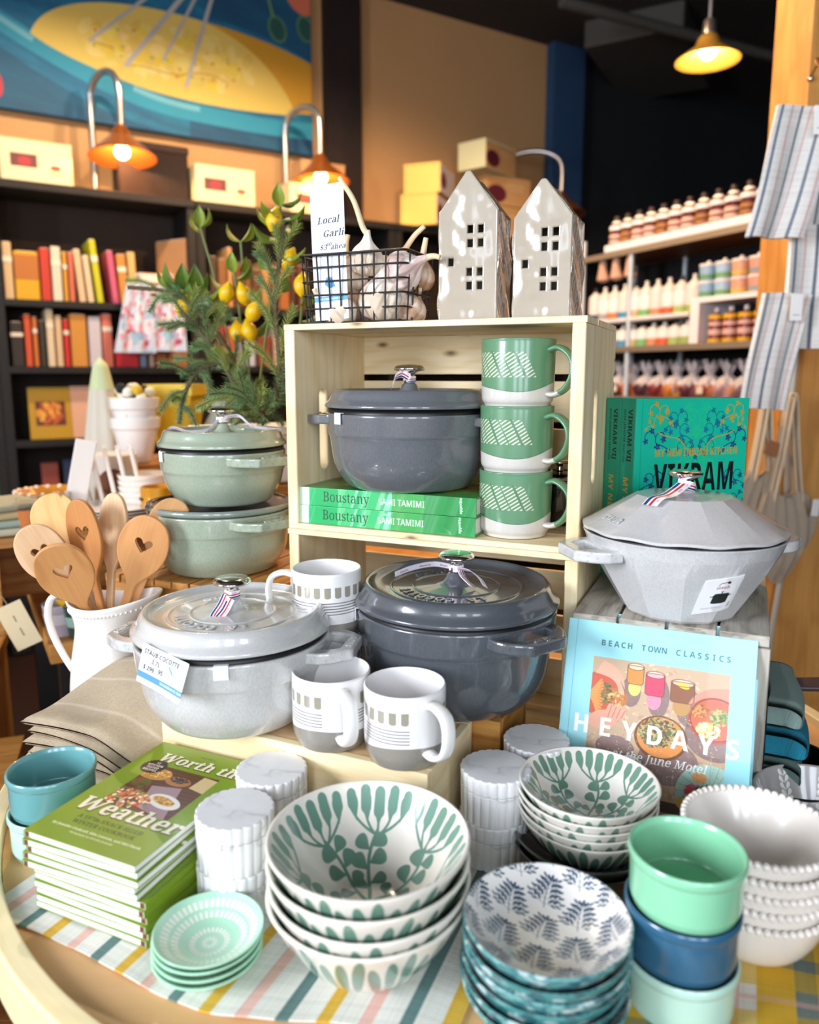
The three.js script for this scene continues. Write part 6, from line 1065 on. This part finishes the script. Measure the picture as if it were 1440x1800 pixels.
  const stool = (label, x, f, w, h, d, turn2) => { const o = thing('wooden_stool', label, 'stool', V(x, 0, -f), turn2); for (let k = 0; k < 3; k++) part('seat_board', board(w, .035, d / 3 - .003, { ou: rnd() }), M.post, o, V(0, h - .0175, -d / 3 + k * d / 3)); for (const a of [-1, 1]) part('side_board', board(.03, h - .035, d - .02, { grain: 'y', ou: rnd() }), M.post, o, V(a * (w / 2 - .02), (h - .035) / 2, 0)); part('stretcher', board(w - .08, .06, .02), M.post, o, V(0, h * .45, 0)); };
  stool('taller orange wooden stool beside the display table, cut by the left edge', -1.42, 2.12, .4, .50, .34, .35);
  stool('lower orange wooden stool in front of the taller one', -1.13, 1.68, .36, .38, .3, .35);
}
// ------------------------------------------------------------------ evergreen and lemon branches in a white trough
{
  const pl = thing('trough_planter', 'white rectangular planter holding evergreen and lemon branches', 'planter', W(-.366, 1.80, .112), BT);
  part('pot_body', board(.26, .13, .12, { bevel: .01 }), std(0xe6e2da, .6), pl, V(0, .255, 0)); part('rim', board(.28, .022, .14, { bevel: .006 }), std(0xeeeae2, .6), pl, V(0, .315, 0));
  const st = thing('plant_stand', 'dark wooden stand under the white planter, behind the crates', 'stand', W(-.366, 1.80, -TABLE), BT); part('stand_top', board(.3, .02, .16), M.amber, st, V(0, 1.05, 0)); for (const x of [-.12, .12]) part('leg', board(.03, 1.04, .12, { grain: 'y' }), M.amber, st, V(x, .52, 0));
  const needleM = std(0x6d8f5a, .7), needleLight = std(0x93a552, .7), woodM = std(0x5a4630, .85);
  const needle = new THREE.ConeGeometry(.0009, .021, 3); needle.translate(0, .0105, 0);
  const addTwig = (pts, list, n, len, spread, bark, r = .0026) => {
    const c = new THREE.CatmullRomCurve3(pts); bark.push(new THREE.TubeGeometry(c, 14, r, 6, false));
    for (let k = 0; k < n; k++) { const t = .06 + .94 * k / n, p = c.getPoint(t), tan = c.getTangent(t), a = k * 2.4, q = V(sin(a), cos(a * 1.3), cos(a)).cross(tan).normalize(), d = q.multiplyScalar(spread).add(tan.clone().multiplyScalar(1)).normalize(); list.push([p, d, len * rr(.8, 1.1) * (t > .9 ? .8 : 1)]); }
  };
  const needles = (list) => merge(list.map(([p, d, l]) => { const g = needle.clone(); g.scale(1, l / .021, 1); g.applyQuaternion(new THREE.Quaternion().setFromUnitVectors(V(0, 1, 0), d)); return g.translate(p.x, p.y, p.z); }));
  const branch = (label, pts, twigs, { n = 190, tip = false } = {}) => {
    const o = thing('evergreen_branch', label, 'branch', pts[0], 0, null), L = pts.map((p) => p.clone().sub(pts[0])), bark = [], list = [], tips = [];
    addTwig(L, list, Math.round(n * 1.25), .021, 1.05, bark, .0042); const c = new THREE.CatmullRomCurve3(L);
    for (const [t, dx, dy, dz, nn] of twigs) { const p = c.getPoint(t), e = p.clone().add(V(dx, dy, dz)), m = p.clone().lerp(e, .5).add(V(0, .012, 0)); addTwig([p, m, e], tip && dy > .05 ? tips : list, Math.round((nn || 90) * 1.1), .0185, 1.05, bark, .0018); }
    for (let k = 0; k < 9; k++) { const t = .18 + .08 * k, p = c.getPoint(t), tan = c.getTangent(t), d = V(rr(-1, 1), rr(-.3, .9), rr(-.5, .8)).normalize().addScaledVector(tan, .9).normalize().multiplyScalar(rr(.05, .085)), e = p.clone().add(d), m = p.clone().lerp(e, .5).add(V(0, .008, 0)); addTwig([p, m, e], k % 4 ? list : tips, 95, .0175, 1.05, bark, .0016); }
    part('twig_wood', merge(bark), woodM, o); const ng = part('needles', needles(list), needleM, o); ng.userData.kind = 'stuff';
    if (tips.length) { const q = part('needles', needles(tips), needleLight, o, null, null, 'fresh yellow-green needles'); q.userData.kind = 'stuff'; }
  };
  branch('tall upright evergreen branch against the left side of the upper crate', [V(-0.3550, 1.2057, -1.7800), V(-0.2882, 1.2277, -1.5500), V(-0.2403, 1.2825, -1.4000), V(-0.2300, 1.3232, -1.3700), V(-0.2369, 1.4322, -1.3800), V(-0.2272, 1.5209, -1.3900), V(-0.2206, 1.5803, -1.3900)], [[.25, -.06, .03, .02], [.35, .012, .05, -.03], [.45, -.05, .06, .02, 110], [.55, .03, .08, 0], [.6, -.045, .07, .0, 110], [.68, .03, .06, .01], [.72, -.03, .08, 0], [.8, .035, .07, 0], [.5, .05, .02, .03], [.15, -.06, -.01, .03], [.12, .005, -.02, .05]], { n: 260, tip: true });
  branch('evergreen branch slanting left over the upper sage cocotte', [V(-0.3617, 1.2057, -1.7800), V(-0.3247, 1.2392, -1.5500), V(-0.3240, 1.2812, -1.4600), V(-0.3668, 1.3558, -1.4700), V(-0.4104, 1.4092, -1.4800), V(-0.4331, 1.4324, -1.4800)], [[.2, .03, .03, .02], [.3, -.05, .02, .03, 110], [.45, .03, .06, 0, 110], [.55, -.05, .03, .02, 110], [.65, .03, .07, 0], [.75, -.05, .0, .03, 110], [.85, .02, .06, .01], [.4, -.07, -.03, .03, 110], [.95, -.04, .03, 0], [.9, .05, .03, .02]], { n: 230, tip: true });
  branch('drooping evergreen branch before the yellow planter', [V(-0.3703, 1.2078, -1.7900), V(-0.3397, 1.2771, -1.6400), V(-0.3696, 1.3360, -1.5700), V(-0.4223, 1.3244, -1.5500), V(-0.4510, 1.2684, -1.5300), V(-0.4583, 1.2181, -1.5200)], [[.3, -.05, .03, .02], [.5, -.06, -.02, .02], [.6, .03, -.05, .02], [.75, -.05, -.04, .01], [.85, .03, -.05, .0]], { n: 170 });
  branch('short evergreen sprig beside the crate, over the cocotte lid', [V(-0.3491, 1.2063, -1.7700), V(-0.2833, 1.2305, -1.5000), V(-0.2676, 1.2534, -1.3600), V(-0.2900, 1.2737, -1.3500), V(-0.3206, 1.2654, -1.3600)], [[.3, .05, .03, .0], [.5, -.02, .05, 0], [.7, -.03, -.04, .01], [.2, .04, -.01, .02]], { n: 150 });
  branch('long thin evergreen branch reaching left towards the bookshelf', [V(-0.3885, 1.2045, -1.8000), V(-0.3859, 1.3381, -1.7200), V(-0.4461, 1.4355, -1.7000), V(-0.5178, 1.4897, -1.7000), V(-0.6096, 1.5016, -1.7000)], [[.4, -.06, -.04, .02], [.6, -.05, .03, .02], [.75, -.05, -.04, .0]], { n: 150 });
  const leafM = phys(0x5f7a2a, .5, {}), leafM2 = std(0x7f9430, .5), lemonM = phys(0xe6b90c, .4, { bumpMap: ripple, bumpScale: .001 });
  const leafG = sheet(8, 4, (u, v) => { const w = .016 * sin(PI * Math.pow(u, .8)) + .0004; return V((v - .5) * 2 * w, u * .06, .012 * sin(u * 2.4) + 6 * (v - .5) * (v - .5) * w * .5); }, .0008);
  const lemonG = lathe(soft([[0, -.027], [.004, -.025], [.0165, -.012, .01], [.0175, .008, .012], [.006, .022, .006], [.003, .027], [0, .028]], 5), { seg: 28 });
  const lemonBranch = (label, pts, lem, lv) => {
    const o = thing('lemon_branch', label, 'branch', pts[0], 0, 'lemon branches'), L = pts.map((p) => p.clone().sub(pts[0])), c = new THREE.CatmullRomCurve3(L); part('stem', new THREE.TubeGeometry(c, 20, .003, 7, false), std(0x6d7a3a, .7), o);
    lem.forEach((p, i) => { const q = part('lemon', lemonG, lemonM, o, p.clone().sub(pts[0]), [rr(-.4, .4), 0, rr(-.5, .5)]); });
    lv.forEach(([t, a, b, s], i) => { const q = part('leaf', leafG, i % 3 ? leafM : leafM2, o, c.getPoint(t)); q.rotation.set(b, a, 0, 'YXZ'); q.scale.setScalar(s); });
  };
  lemonBranch('tall lemon branch with one lemon near its tip, left of the garlic card', [V(-0.3644, 1.2045, -1.8000), V(-0.3037, 1.4341, -1.6800), V(-0.2715, 1.5873, -1.6800), V(-0.2728, 1.6771, -1.6800)], [V(-0.2841, 1.6362, -1.6700), V(-0.2593, 1.5596, -1.6900), V(-0.3311, 1.4468, -1.6600)], [[.95, 0, .3, .8], [.97, 2, .9, .9], [.85, 1.5, .9, 1], [.82, -1.6, .9, 1], [.78, 3, 1.1, .9], [.7, -1.2, 1, 1.1], [.6, 1.4, 1.1, 1], [.55, -2.2, .8, 1.1], [.45, .7, .9, 1], [.88, -.6, 1.1, 1]]);
  lemonBranch('lemon branch with most of the lemons, behind the evergreens', [V(-0.3718, 1.2039, -1.8100), V(-0.3733, 1.3385, -1.7500), V(-0.3840, 1.4648, -1.7600), V(-0.3937, 1.5514, -1.7600)], [V(-0.4064, 1.4926, -1.7400), V(-0.3707, 1.4924, -1.7500), V(-0.3831, 1.4092, -1.7300), V(-0.3544, 1.4099, -1.7200)], [[.95, 0, .2, .8], [.9, 1.2, .8, .9], [.8, -1.4, .9, 1.1], [.72, 2.2, .9, 1.1], [.6, -1.8, 1.0, 1], [.5, 1.4, .9, 1.2], [.4, -1, 1.1, 1]]);
  lemonBranch('lemon branch bending left with one lemon among leaves', [V(-0.3784, 1.2051, -1.7900), V(-0.4185, 1.3757, -1.7300), V(-0.4740, 1.4754, -1.7400), V(-0.5067, 1.5061, -1.7400)], [V(-0.4949, 1.4629, -1.7100)], [[.98, -1.6, .8, 1.1], [.95, -.8, .5, 1.1], [.9, 1.4, .8, 1.1], [.86, -2.4, 1, 1.1], [.8, .6, .4, 1.2], [.75, -1.2, .9, 1.1], [.68, 1.6, .9, 1.1], [.6, -.4, .5, 1.1], [.93, .2, .3, 1]]);
  lemonBranch('lemon branch with one lemon and a red bloom beside the basket', [V(-0.3490, 1.2051, -1.7900), V(-0.2564, 1.3372, -1.6600), V(-0.2310, 1.4072, -1.6300), V(-0.2224, 1.4767, -1.6300)], [V(-0.2217, 1.4985, -1.6200)], [[.9, .6, .7, .8], [.6, -1, .9, .9], [.75, 2, .9, .8]]);
  const tall = (label, pts, a) => { const o = thing('leafy_stem', label, 'stem', pts[0], 0), L = pts.map((p) => p.clone().sub(pts[0])), c = new THREE.CatmullRomCurve3(L); part('stem', new THREE.TubeGeometry(c, 16, .0028, 6, false), std(0x6d7a4a, .7), o); for (const [t, r, b] of a) { const q = part('leaf', leafG, leafM2, o, c.getPoint(t)); q.rotation.set(b, r, 0, 'YXZ'); q.scale.setScalar(.8); } };
  tall('thin stem with a leaf pair rising before the dark bookshelf', [V(-0.3793, 1.2033, -1.8200), V(-0.3752, 1.4426, -1.8000), V(-0.3838, 1.6130, -1.8000)], [[1, 1.2, .5], [1, -1.4, .5], [.8, .4, .8]]);
  tall('thin blurred stem with a bud, left of the other leafy stem', [V(-0.3901, 1.2033, -1.8200), V(-0.4554, 1.5247, -1.8500), V(-0.4874, 1.6532, -1.8500)], [[1, .2, .1], [1, 1.6, .3], [.95, -1.5, .3]]);
}

// ------------------------------------------------------------------ shelving with bottles on the right
{
  const turn = -1.116, RS = (s, off, y) => V(1.02 + s * .439 + off * .898, y, -(3.9 - s * .898 + off * .439));
  const put = (o, s, off, y, r = 0) => { o.position.copy(RS(s, off, y)); o.rotation.y = turn + r; return o; };
  const u = thing('metal_shelving', 'metal shelving unit full of bottles on the right', 'shelving', RS(-.26, 0, 0), turn), L = 1.6, D = .36, wire = std(0x8f8474, .5, { metalness: .4 }), post = std(0xc3ccd0, .4, { metalness: .3 });
  for (const x of [0, .36, L]) for (const z of [-.01, -D]) part('post', new THREE.CylinderGeometry(.013, .013, x === .36 ? 1.9 : 2.0, 12).translate(0, x === .36 ? .95 : 1.0, 0), post, u, V(x, 0, z));
  for (const y of [.35, .8, 1.2, 1.44, 1.905]) { part('shelf_board', board(L, .012, D, { ou: rnd() }), std(0x8f7a5c, .6, { map: T.amber }), u, V(L / 2, y, -D / 2)); part('shelf_edge', board(L, .028, .012), wire, u, V(L / 2, y - .002, .004)); }
  part('back_panel', board(L, 1.1, .01), std(0x101114, .9), u, V(L / 2, 1.35, -D - .01));
  const trayM = std(0xe9e6ea, .5);
  const tray = (label, s0, s1, y, h, d = .10) => { const o = put(thing('plastic_tray', label, 'tray', V(0, 0, 0)), s0, .0, y), l = s1 - s0; part('tray_bottom', board(l, .008, d), trayM, o, V(l / 2, .004, -d / 2)); part('tray_front', board(l, h, .006), trayM, o, V(l / 2, h / 2, -.003)); part('tray_back', board(l, h, .006), trayM, o, V(l / 2, h / 2, -d)); };
  // sauce bottles: body, label, cap, neck
  const bottle = (R, H, neck) => lathe(soft([[0, 0], [R, 0, .004], [R, H * .74, .008], [R * .4, H * .85, .008], [R * .38, H * neck], [0, H * neck]]), { seg: 28 });
  const make = (name, label, R, H, body, bands, cap, capR = .5, group, cat = 'bottle') => {
    const o = thing(name, label, cat, V(0, 0, 0), 0, group); part('body', bottle(R, H, .88), body, o);
    for (const [y0, y1, m] of bands) part('label_band', lathe([[R + .0006, y0 * H], [R + .0009, y1 * H]], { seg: 28 }), m, o);
    part('cap', lathe(soft([[0, H * .84], [R * capR, H * .84, .002], [R * capR, H, .003], [0, H]]), { seg: 20 }), cap, o); return o;
  };
  const w = std(0xe8e6e6, .4), brown = phys(0x5a2618, .2, { clearcoat: .5 }), amber = std(0x9a6a30, .5), maroon = std(0x6b1f1c, .5), pinkish = std(0xd9b0a4, .5), clear = phys(0xd9d4cc, .15, { clearcoat: .5 });
  tray('white tray under the brown sauce bottles on the top shelf', -.09, .99, 1.919, .035);
  const place = (ord, n) => n === 0 ? 'farthest' : ord;
  const nth = ['first', 'second', 'third', 'fourth', 'fifth', 'sixth', 'seventh', 'eighth', 'ninth', 'tenth', 'eleventh', 'twelfth', 'thirteenth'];
  let proto = null;
  for (let k = 0; k < 13; k++) {
    const label = `${nth[k]} brown sauce bottle with white shoulders from the left, top shelf`;
    if (k < 2) { if (k === 0) proto = put(make('sauce_bottle', label, .034, .165, brown, [[.06, .16, pinkish], [.2, .3, k % 2 ? amber : pinkish], [.36, .46, pinkish]], std(0x3a2a22, .4), .42, 'brown sauce bottles on the top shelf'), -.055, .045, 1.928); if (k === 0) part('white_shoulder', lathe(soft([[.0348, .098], [.0352, .115, .003], [.0175, .142, .004], [.0165, .142]]), { seg: 28 }), w, proto); }
    if (k > 0) { const b = dup(proto, 'sauce_bottle', RS(-.055 + k * .0795, .045, 1.928), turn + k * 1.3, label); if (k % 3 === 1) for (const c of b.children) if (c.name === 'label_band') c.material = amber; }
  }
  // white squeeze bottles with coloured feet, two tiers
  const feet = [['dark blue', 0x27405f], ['grey', 0x9a9a98], ['orange', 0xd9773a], ['blue', 0x3f8ab4], ['tan', 0xc9a878], ['green', 0x6fb46a], ['rust', 0xd08a5c], ['red-orange', 0xd9592c], ['leaf green', 0xa4b86a], ['olive', 0x9aae5c]];
  const tierB = std(0xddd9d2, .4);
  tray('white tray carrying the upper row of pale squeeze bottles', -.23, .49, 1.572, .02);
  feet.forEach(([n, c], k) => { const o = put(make('squeeze_bottle', `pale squeeze bottle with a ${n} foot, upper row of the middle shelf`, .0345, .178, tierB, [[.02, .24, std(c, .5)], [.3, .62, std(k % 3 ? 0xf0ece8 : 0xead9d4, .5)]], k % 4 ? clear : std(0x1d1d1f, .4), .3, 'pale squeeze bottles'), -.195 + k * .0745, .045, 1.58); });
  feet.slice(2).forEach(([n, c], k) => { const o = put(make('squeeze_bottle', `pale squeeze bottle with a ${n} foot, lower row of the middle shelf`, .0335, .112, tierB, [[.03, .34, std(c, .5)], [.4, .66, std(0xf0ece8, .5)]], k % 3 ? clear : std(0x1d1d1f, .4), .3, 'pale squeeze bottles'), -.045 + k * .0705, .045, 1.4465); });
  // white plastic bin with tubs on top and four brown and yellow bottles inside
  const bin = put(thing('plastic_bin', 'white plastic bin lying on its side, tubs on top and bottles inside', 'bin', V(0, 0, 0)), .50, 0, 1.4465); part('bin_top', board(.5, .022, .22, {}), trayM, bin, V(.25, .189, -.11)); part('bin_side', board(.05, .178, .22, {}), trayM, bin, V(.025, .089, -.11)); part('bin_back', board(.45, .178, .008), std(0x1a1a1c, .8), bin, V(.275, .089, -.215));
  for (let k = 0; k < 4; k++) { const y = std(0xd9aa1c, .5), o = put(make('sauce_bottle', `${nth[k]} maroon bottle with yellow bands from the left, inside the white bin`, .031, .155, phys(0x7a2a26, .3), [[.02, .15, y], [.68, .8, y], [.25, .4, pinkish], [.5, .6, pinkish]], w, .34, 'maroon bottles with yellow bands'), .605 + k * .0775, .05, 1.4465); }
  [['pale blue', 0x8fb0d0, 0x5f9a5a], ['sky blue', 0x9fc0dc, 0x6aa45c], ['peach', 0xd9a080, 0xe0b45a], ['salmon', 0xd49a84, 0x8a9aa4], ['aqua', 0x86b8d0, 0x8aa884]].forEach(([n, a, b], k) => { for (const r of [0, 1]) { const o = thing('tub', `${r ? 'upper' : 'lower'} ${n} labelled tub in the row on the white bin`, 'tub', V(0, 0, 0), 0, 'labelled tubs on the white bin'); part('body', lathe(soft([[0, 0], [.034, 0, .004], [.038, .055, .002], [.038, .06], [0, .06]]), { seg: 32 }), std(a, .4), o); part('label_band', lathe([[.0352, .006], [.0366, .024]], { seg: 32 }), std(b, .5), o); part('lid', lathe(soft([[0, .06], [.0395, .06, .002], [.0395, .07, .002], [0, .071]]), { seg: 32 }), w, o); put(o, .545 + k * .087, .05, 1.6475 + r * .0725, k); part('knob', lathe(soft([[0, .07], [.012, .07], [.008, .085, .004], [0, .086]]), { seg: 16 }), clear, o); } });
  // tied bags on the lower shelf
  const film = phys(0xd9d4d8, .12, { clearcoat: 1, bumpMap: rep(ripple, 3, 3), bumpScale: .02 });
  const bagG = (s) => lathe(soft([[0, 0], [.05, 0, .01], [.06, .05, .02], [.034, .095, .01], [.013, .11, .004], [.03, .145], [.036, .165], [.02, .15], [0, .12]], 4), { seg: 40, mod: (f, r, y) => [r * (1 + .13 * sin(f * 5 + s + y * 40) + .07 * sin(f * 11 + s * 2)), y * (1 + .08 * sin(f * 7 + s) * smooth(.11, .16, y))] });
  const tones = [['burgundy', 0x5a1f2a], ['orange', 0xb9642c], ['plum', 0x4a2430], ['dark red', 0x7a2622], ['amber', 0xc47a2c], ['wine', 0x5f2230], ['rust', 0xa0522c], ['pinkish', 0xa98084], ['grey-red', 0x8a6a6c], ['dark plum', 0x3c2028]];
  tones.forEach(([n, c], k) => { const o = put(thing('sweet_bag', `clear tied bag with a ${n} filling on the lower shelf of bottles`, 'bag', V(0, 0, 0), 0, 'tied sweet bags'), -.03 + k * .098, .085, 1.2065, k); part('bag', bagG(k), film, o); part('filling', lathe(soft([[0, .001], [.0535, .001, .012], [.064, .048, .02], [.04, .075], [0, .08]]), { seg: 32, mod: (f, r, y) => [r * (1.0 + .13 * sin(f * 5 + k + y * 40) + .03), y] }), std(c, .5), o); part('paper_label', board(.05, .03, .003), std([0xe6d9c8, 0xd98a3a, 0xe8e0da][k % 3], .6), o, V(.03, .04, .068)); part('tie', new THREE.TorusGeometry(.0145, .003, 8, 20).rotateX(PI / 2), std(0xc9c6c8, .4), o, V(0, .112, 0)); });
  for (let k = 0; k < 3; k++) { const o = put(thing('cloth_boot', `${['left', 'middle', 'right'][k]} of the small beige things hanging under the top shelf`, 'ornament', V(0, 0, 0), 0, 'beige ornaments under the shelf'), -.13 + k * .1, .03, 1.78); part('boot', lathe(soft([[0, 0], [.03, .01, .01], [.022, .06, .02], [.016, .11, .005], [0, .112]]), { seg: 24, mod: (f, r, y) => [r * (1 + .5 * Math.max(0, cos(f)) * smooth(.06, 0, y)), y] }), std(0xc39a84, .8), o); }
}
{ // timber post with striped tea towels, a tag, net bags
  const pz = 2.34, pg = board(.27, 3.5, .24, { grain: 'y', bevel: .006, scale: 1.2 }); struct('wall_post', pg, M.post, V(1.277, 1.75, -pz - .12));
  const tex = canvasTex(512, 512, (x, w, h) => { x.fillStyle = '#efece5'; x.fillRect(0, 0, w, h); const c = ['#707b88', '#e3b6b0', '#6c7683', '#e0bab2', '#7a8590', '#e3b6b0']; for (let k = 0; k < 6; k++) { const X = (k + .5) / 6 * w; x.fillStyle = c[k]; x.fillRect(X - 11, 0, k % 2 ? 16 : 22, h); } x.globalAlpha = .05; for (let k = 0; k < 260; k++) { x.fillStyle = k % 2 ? '#000' : '#fff'; x.fillRect(0, hash(k, 3, 81) * h, w, 1.5); } });
  const m = std(0xffffff, .92, { map: tex, bumpMap: rep(weave, 6, 8), bumpScale: .0005 });
  const towel = (label, x0, x1, xb0, xb1, yt, yb, z, k) => {
    const o = solo('tea_towel', sheet(40, 30, (u, v) => { const a = 1 - v, fold = .012 * sin(u * 9 + k) * (.3 + a) + .01 * Math.pow(Math.abs(u - .5) * 2, 2); return V(lerp(lerp(xb0, x0, v), lerp(xb1, x1, v), u) + .008 * sin(a * 3 + k) * a, lerp(yb, yt, v) - .012 * Math.pow(u - .3, 2), -z + fold + .02 * a); }, .011, { su: 1, sv: 1 }), m, label, 'tea towel', V(0, 0, 0), 0, 'striped tea towels on the post'); return o;
  };
  const t1 = towel('striped tea towel hanging highest on the timber post, under the wire hook', .945, 1.11, .875, 1.02, 2.0, 1.67, 2.10, 0);
  const t1b = towel('striped tea towel folded behind the highest one, at the right edge', 1.02, 1.15, .99, 1.12, 2.0, 1.69, 2.17, 1.4);
  const t2 = towel('striped tea towel at the right edge, second from the top of the post', 1.01, 1.2, 1.005, 1.21, 1.71, 1.385, 2.12, 2.2);
  const t3 = towel('striped tea towel hanging lowest on the timber post, its bottom edge hemmed', .94, 1.07, .893, 1.015, 1.53, 1.225, 2.09, 3.1);
  const paperTag = (par, x, y, z) => { part('tag', board(.032, .07, .002), M.paper, par, V(x, y, z)); part('tag_print', board(.018, .002, .0012), std(0x9aa4b4, .8), par, V(x, y - .02, z + .002)); };
  paperTag(t1, 1.045, 1.955, -2.062); paperTag(t3, 1.017, 1.49, -2.055); paperTag(t2, 1.105, 1.665, -2.08);
  const hook = solo('wire_hook', tube([V(1.135, 2.150, -2.31), V(1.125, 2.170, -2.25), V(1.105, 2.160, -2.23), V(1.110, 2.120, -2.2), V(1.130, 2.080, -2.17), V(1.135, 2.040, -2.14), V(1.115, 2.015, -2.12), V(1.090, 2.010, -2.12), V(1.080, 2.025, -2.12)], .0028, 60, 8), std(0x9a6a3a, .3, { metalness: .7 }), 'bent copper wire hook on the timber post at the top right', 'hook', V(0, 0, 0));
  part('screw', new THREE.SphereGeometry(.009, 12, 8), M.chrome, hook, V(1.145, 2.15, -2.335));
  // net bags
  const net = pixels(128, 128, (u, v) => { const a = Math.abs(sin((u * 8 + v * 8) * PI)), b = Math.abs(sin((u * 8 - v * 8) * PI)); return 1 - Math.min(1, Math.min(a, b) * 2.2); }, false);
  const bm = std(0xdccab0, .95, { bumpMap: rep(net, 5, 6), bumpScale: .006 }), bag = (label, x, z, w, yb, yt, ytop, k) => {
    const o = thing('net_bag', label, 'bag', V(x, 0, -z), 0, 'beige net bags');
    for (const s of [1, -1]) part('bag_side', sheet(24, 24, (u, v) => { const a = 1 - v, wid = w * (.5 + .5 * sin(PI * (.1 + .72 * a))); return V((u - .5) * wid + .01 * sin(a * 4 + k), lerp(yb, yt, v) + .09 * Math.pow(Math.abs(u - .5) * 2, 2.4) * a + .01 * sin(u * 9 + k), s * (.005 * sin(u * 34 + k) + .035 * sin(PI * u) * smooth(0, .3, v) * (1 - .7 * v) + .004)); }, .004, { su: 1, sv: 1 }), bm, o);
    for (const s of [1, -1]) part('strap', sheet(24, 3, (u, v) => { const y = lerp(yt - .02, ytop, sin(u * PI)); return V(s * .004 + lerp(-.42, .42, u) * w * (.55 - .35 * sin(u * PI)), y, s * .008 + (v - .5) * .03); }, .004), std(0xcabca2, .9), o);
    return o;
  };
  const b1 = bag('beige net bag hanging in front on the timber post', 1.115, 2.24, .185, .70, .965, 1.26, 0);
  const b2 = bag('beige net bag hanging behind the other, reaching left', 1.06, 2.28, .13, .80, 1.02, 1.24, 2);
  for (const [b, y] of [[b1, 1.26], [b2, 1.24]]) part('nail', bar(V(0, y - .004, .02), V(0, y - .004, -.12), .004), M.chrome, b);
  part('leather_patch', board(.042, .042, .004), std(0x8a5a34, .7), b2, V(.01, 1.1, .04), [0, 0, -.4]);
  part('paper_label', board(.03, .05, .002), M.paper, b1, V(.075, .93, .04), [0, .4, -.1]);
  solo('cable_conduit', tube([V(1.160, 1.42, -2.325), V(1.155, 1.1, -2.322), V(1.170, .8, -2.322), V(1.145, .45, -2.322), V(1.150, .2, -2.322)], .009, 40, 8), std(0xb9b2a4, .5), 'pale thin conduit running down the timber post', 'conduit', V(0, 0, 0));
}

scene.traverse((o) => { if (o.isMesh) { o.castShadow = true; o.receiveShadow = true; } });
renderer.render(scene, camera);
